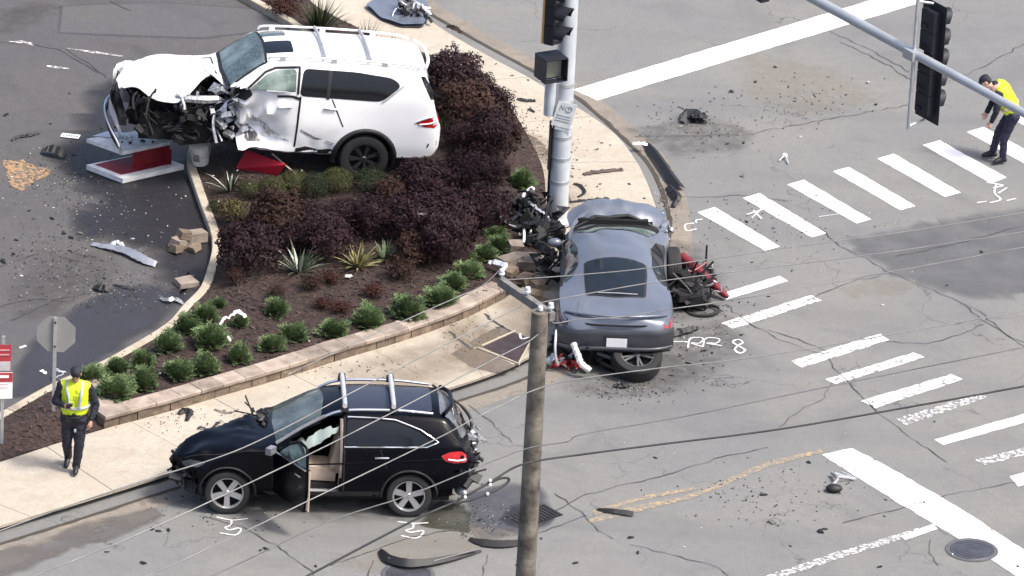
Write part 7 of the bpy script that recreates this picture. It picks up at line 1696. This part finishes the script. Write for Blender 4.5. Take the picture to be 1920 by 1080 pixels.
# manhole covers and storm drain
def manhole(px, py, r, label):
    t = thing('manhole', label, 'manhole cover', G(px, py, .0)); mb = MB(); mb.lathe([(r + .06, .0065), (r + .06, .012), (r, .016), (r - .01, .012)], None, 36); mb.build('rim', mat('iron_rim', (.11, .11, .115), .6, .3), t)
    mc = mat('manhole_iron', (.085, .085, .100), .5, .5, var=.2, scale=6); MB().lathe([(0, .016), (r - .02, .016), (r - .012, .008)], None, 36).build('lid', mc, t)
    for k in range(3): MB().lathe([(r * (.25 + .22 * k), .0162), (r * (.25 + .22 * k), .0195), (r * (.25 + .22 * k) + .018, .0195), (r * (.25 + .22 * k) + .018, .0162)], None, 36).build('lid_rib', mc, t)
manhole(1822, 1032, .36, 'round iron manhole cover beside the bottom stop line')
manhole(765, 1077, .36, 'round manhole cover cut off by the bottom edge of the view')
SD = thing('storm_drain', 'dark storm drain grate half hidden behind the utility pole', 'drain', G(1002, 968, 0), (0, 0, STREET_ANG))
MB().box((0, 0, .002), (.80, .46, .022)).build('pit', m_void, SD)
for k in range(11): MB().box((-.36 + k * .072, 0, .016), (.022, .44, .014)).build('grate_bar', mat('iron_bar', (.05, .05, .055), .6, .4), SD)

# numbered only by kind: small broken bits strewn over the road, lot and walk
bits = {'dark_shard': [], 'white_bit': [], 'grey_bit': []}
r = random.Random(77); BITS = []
def shard(seed, l, w, m, nm):
    q = random.Random(seed); n = q.randint(5, 7); mb = MB(); top_ = []; bot = []
    for k in range(n):
        a = 2 * pi * k / n + q.uniform(-.3, .3); rr = q.uniform(.6, 1.1); top_.append((cos(a) * l * rr * .5, sin(a) * w * rr * .5, q.uniform(.006, .022))); bot.append((cos(a) * l * rr * .52, sin(a) * w * rr * .52, 0.0))
    mb.add(top_ + bot, [tuple(range(n)), tuple(range(n, 2 * n))[::-1]] + [(k, n + k, n + (k + 1) % n, (k + 1) % n) for k in range(n)]); o = mb.build(nm, m); return o
protos = {'dark_shard': [shard(i, .16, .07, m_blackpl, 'dark_shard') for i in (1, 2, 3)], 'white_bit': [shard(i, .075, .04, mat('dull_white', (.50, .50, .49), .6), 'white_bit') for i in (4, 5)], 'grey_bit': [shard(i, .12, .07, mat('grey_bit', (.12, .115, .11), .8, var=.4), 'grey_bit') for i in (6, 7)]}
words = {'dark_shard': ('small dark shard of broken plastic lying on the pavement', 'debris', 'small dark shards strewn over the pavement'), 'white_bit': ('tiny white fragment lying on the pavement', 'debris', 'tiny white fragments strewn over the pavement'), 'grey_bit': ('small dull crumb of stone or dirt on the pavement', 'debris', 'dull crumbs strewn over the pavement')}
first = {}
def bit(kind, px, py, s, z):
    ps = protos[kind]; k = r.randrange(len(ps)); src = ps[k]
    if (kind, k) in first: o = src.copy(); COL.objects.link(o)
    else: o = src; first[(kind, k)] = 1
    o.location = G(px, py, z); o.rotation_euler = (0, 0, r.uniform(0, 6.3)); o.scale = (s * .68, s * .68, s * .68); tag(o, None, words[kind][1], words[kind][2]); BITS.append((kind, o))
D = 'dark_shard'; Wt = 'white_bit'; Gy = 'grey_bit'
for k, x, y, s in ((D, 1453, 126, 1.4), (D, 1416, 154, 1.3), (D, 1372, 172, 1.6), (D, 1490, 190, .8), (D, 1526, 178, .8), (Wt, 1509, 172, 1.2), (Wt, 1505, 181, 1.2), (Wt, 1628, 154, 1.3), (D, 1626, 156, .7), (D, 1642, 196, 1.3), (D, 1586, 178, .9), (Wt, 1388, 252, .9), (D, 1394, 268, 1.2), (Wt, 1500, 257, 1.8), (D, 1390, 180, .5), (D, 1318, 268, .7), (D, 1364, 270, 1), (Gy, 1392, 330, 1.8), (D, 1530, 367, .8), (D, 1400, 416, 1.2), (Wt, 1488, 465, 1.0), (Wt, 1630, 400, .9), (D, 1410, 492, .7), (D, 1484, 508, .6), (Wt, 1540, 508, .8), (Wt, 1484, 464, .8), (D, 1840, 472, 1.2), (Wt, 1710, 510, .7), (D, 1775, 535, .7), (D, 1320, 658, 1.3), (D, 1335, 662, 1.1), (D, 1390, 628, 1.1), (D, 1292, 682, 1.5), (D, 1258, 704, .9), (D, 1300, 700, .6), (D, 1275, 668, .9), (Gy, 1320, 682, 1.4), (D, 1440, 556, .8), (D, 1480, 572, .7), (Wt, 1655, 572, 1.5), (D, 1230, 737, .8), (D, 1128, 741, .6), (D, 1095, 735, .5), (Gy, 1140, 735, 1.4), (Wt, 1170, 830, .7), (Wt, 1265, 850, .7), (D, 1228, 858, 1.0), (Wt, 1585, 812, .8), (D, 1752, 790, .7), (Wt, 1675, 705, .6), (D, 1430, 928, 1.6), (D, 1412, 930, .7), (D, 1352, 908, .6), (D, 1395, 910, .6), (D, 1332, 932, .6), (D, 1352, 932, .6), (D, 1484, 880, .6), (D, 1516, 867, 1.5), (D, 1538, 997, 2.2), (D, 1545, 992, 1.2), (D, 1182, 1008, 1.6), (D, 1196, 1036, 1.2), (D, 1078, 1056, 1.3), (Wt, 1283, 1026, .9), (D, 1650, 1063, 1.2), (D, 1733, 942, .8), (D, 1660, 937, .7), (D, 1658, 968, .7), (Wt, 1315, 990, .7), (Wt, 1092, 870, .6), (D, 1482, 1024, .8), (Gy, 1448, 980, 2.2), (D, 1908, 1062, 1), (Wt, 1786, 1040, 1.6), (D, 285, 992, 1.4), (D, 296, 996, 1.2), (D, 316, 994, 1.3), (D, 200, 1035, .9), (Wt, 200, 1033, .6), (D, 268, 1056, 1.7), (D, 500, 1030, 1.5), (D, 488, 1032, .9), (D, 592, 1062, 1.0), (Wt, 497, 962, .8), (D, 312, 935, .8), (D, 566, 955, .7), (D, 900, 975, 1.2), (D, 912, 930, .9), (Wt, 915, 925, 1.0), (D, 970, 1060, 0.8), (Gy, 980, 1080, 1), (D, 1015, 1010, .8)):
    bit(k, x, y, s, .006)
for k, x, y, s in ((D, 12, 215, 1.6), (D, 60, 345, .9), (Wt, 22, 332, 1.2), (Wt, 70, 348, .9), (Wt, 102, 344, .9), (Wt, 5, 372, 1), (D, 98, 410, 1.4), (D, 120, 438, 1.3), (D, 134, 446, 1.5), (Gy, 150, 438, 1.6), (Wt, 172, 450, 1.2), (Wt, 248, 448, 1.6), (Wt, 278, 442, 1), (D, 236, 438, 1.1), (Wt, 100, 390, .9), (D, 55, 395, .9), (Wt, 40, 518, 1.4), (Wt, 228, 402, .8), (Wt, 252, 394, .8), (Wt, 314, 424, .9), (Wt, 348, 368, 1), (Wt, 330, 365, .8), (Wt, 340, 372, .8), (Wt, 145, 402, .8), (Wt, 188, 404, .7), (D, 190, 378, 1.2), (D, 268, 378, .9), (D, 6, 490, 2.0), (D, 25, 476, 1.1), (D, 30, 450, 1.0), (D, 130, 470, .8), (D, 60, 470, .8), (Gy, 40, 555, 1.5), (D, 196, 522, 1.0), (D, 190, 240, .9), (D, 95, 232, .7), (D, 130, 175, .8), (Wt, 57, 288, .8), (D, 140, 290, 1), (Wt, 42, 651, 1), (D, 165, 575, .8), (D, 102, 520, .7)):
    bit(k, x, y, s, .06)
for k, x, y, s in ((D, 1082, 300, .7), (D, 1074, 316, .7), (D, 1072, 330, .7), (Gy, 1120, 280, 1.1), (Gy, 1128, 268, 1), (D, 1180, 345, .9), (D, 1208, 372, .8), (D, 1070, 285, .8), (D, 1144, 272, .6), (Gy, 1110, 320, 1), (Gy, 1125, 345, 1), (D, 1120, 350, .7), (Gy, 960, 142, 1), (Gy, 990, 150, 1.1), (Gy, 930, 120, 1), (Gy, 1000, 290, 1.2), (Gy, 1010, 330, 1.4), (Gy, 1000, 270, 1.2), (D, 1018, 290, .8), (Gy, 985, 240, 1.3), (Gy, 1020, 365, 1.3), (Gy, 900, 112, .8), (Gy, 420, 770, 1.0), (Gy, 434, 774, 1.0), (Wt, 650, 708, 1.1), (Gy, 460, 790, 1.2), (Wt, 940, 625, .8), (Gy, 890, 650, .9), (Gy, 850, 610, 1.1), (Gy, 330, 842, .6), (Wt, 890, 653, 1.0), (Gy, 1050, 260, 1.1), (Gy, 1040, 280, .9)):
    bit(k, x, y, s, .148)
for x, y in ((400, 330), (468, 345), (445, 320), (410, 378), (380, 372), (566, 320), (700, 352), (820, 405), (770, 600), (640, 335), (300, 700), (580, 640), (545, 700)): bit(Wt, x, y, r.uniform(.7, 1.3), .42)

# glass grit and crumbs too small to count
rg = random.Random(9)
def grit(name, label, spots, n, m, z, smax):
    mb = MB()
    for i in range(n):
        cx, cy, rx, ry = rg.choice(spots); x = rg.gauss(cx, rx * .5); y = rg.gauss(cy, ry * .5); p = G(x, y, z); s = smax * rg.uniform(.3, 1.0); a = rg.uniform(0, 6.3)
        q = [p + V((cos(a + k * 2.1) * s * rg.uniform(.5, 1), sin(a + k * 2.1) * s * rg.uniform(.5, 1), rg.uniform(0, .006))) for k in range(3)] + [p + V((0, 0, s * .6))]
        mb.add(q, [(0, 1, 3), (1, 2, 3), (2, 0, 3)])
    return tag(mb.build(name, m), label, 'grit', kind='stuff')
m_gl = mat('glass_grit', (.34, .36, .36), .3); m_dk = mat('dark_grit', (.03, .029, .028), .8, var=.5); m_br = mat('earth_crumb', (.07, .05, .038), .9, var=.5)
road_sp = [(1290, 640, 120, 70), (1180, 730, 120, 25), (1330, 560, 80, 60), (1300, 230, 120, 50), (1500, 190, 160, 60), (1420, 420, 160, 60), (900, 980, 80, 40), (420, 960, 160, 50), (1430, 930, 220, 60), (1250, 380, 30, 60)]
lot_sp = [(220, 390, 140, 70), (120, 340, 110, 60), (180, 470, 160, 60), (90, 500, 120, 80), (230, 545, 110, 40)]
grit('glass_grit', 'pale glass grit sprinkled over the road around the coupe', road_sp, 700, m_gl, .006, .022)
grit('dark_grit', 'dark grit and crumbs sprinkled over the road around the coupe', road_sp, 1300, m_dk, .006, .034)
grit('glass_grit', 'pale glass grit sprinkled over the parking lot by the white SUV', lot_sp, 420, m_gl, .058, .022)
grit('dark_grit', 'dark soil crumbs sprinkled over the parking lot by the white SUV', lot_sp, 900, m_dk, .058, .034)
grit('earth_crumbs', 'brown earth crumbs spilled over the sidewalk by the pole and the wall', [(1010, 300, 40, 90), (990, 250, 40, 60), (1060, 320, 60, 90), (870, 620, 70, 40), (640, 690, 160, 25), (330, 790, 140, 25)], 800, m_br, .146, .028)

bpy.context.view_layer.update()
LM = {'the dark engine cover lump': (1300, 226), 'the person bending over the crosswalk': (1868, 303), 'the dark bumper along the corner kerb': (1243, 318), 'the red bar beside the coupe': (1320, 520), 'the torn wheel under the coupe bumper': (1190, 710), 'the round manhole by the stop line': (1822, 1032), 'the bent bracket by the stop line': (1572, 905), 'the black bar on the yellow line': (1150, 962), 'the long curved bumper at the bottom': (800, 1062), 'the front wheel of the black SUV': (435, 960), 'the rear wheel of the black SUV': (775, 968), 'the storm drain grate': (1002, 968), 'the licence plate on the lot': (132, 256), 'the red and white sign cabinet': (250, 330), 'the silver bumper piece': (240, 478), 'the lone flat cap stone': (348, 533), 'the stop sign post': (100, 786), 'the foot of the signal pole': (1045, 415), 'the vault cover in the sidewalk': (940, 655), 'the small bent silver piece': (1471, 300), 'the splintered board on the sidewalk': (1130, 323), 'the round clipped plum shrub': (466, 490), 'the bonnet lying on the far sidewalk': (750, 30), 'the black mirror housing before the wall': (346, 778), 'the red board under the white SUV': (490, 320), 'the first crosswalk bar by the corner': (1385, 430), 'the upper long white stop line': (1400, 80), 'the black rubber strip': (945, 1022), 'the round 8-shaped spray mark': (1385, 648), 'the yellow-brown spilled powder': (50, 320), 'the plastic tray on the lot': (190, 545)}
LMW = {k: G(*v, .05) for k, v in LM.items()}
ORD = ['closest', 'second closest', 'third closest', 'fourth closest', 'fifth closest', 'sixth closest', 'seventh closest', 'eighth closest', 'ninth closest', 'tenth closest', 'eleventh closest', 'twelfth closest', 'thirteenth closest', 'fourteenth closest', 'fifteenth closest', 'sixteenth closest', 'seventeenth closest', 'eighteenth closest', 'nineteenth closest', 'twentieth closest']
near = {}
for kind, o in BITS:
    k = min(LMW, key=lambda q: (LMW[q] - o.location).length); near.setdefault((kind, k), []).append(((LMW[k] - o.location).length, o))
WORD = {'dark_shard': 'small dark shard', 'white_bit': 'tiny white fragment', 'grey_bit': 'dull grey crumb'}
for (kind, k), L_ in near.items():
    L_.sort(key=lambda q: q[0])
    for i, (d, o) in enumerate(L_): o['label'] = '%s lying %s to %s' % (WORD[kind], ORD[min(i, 19)], k)
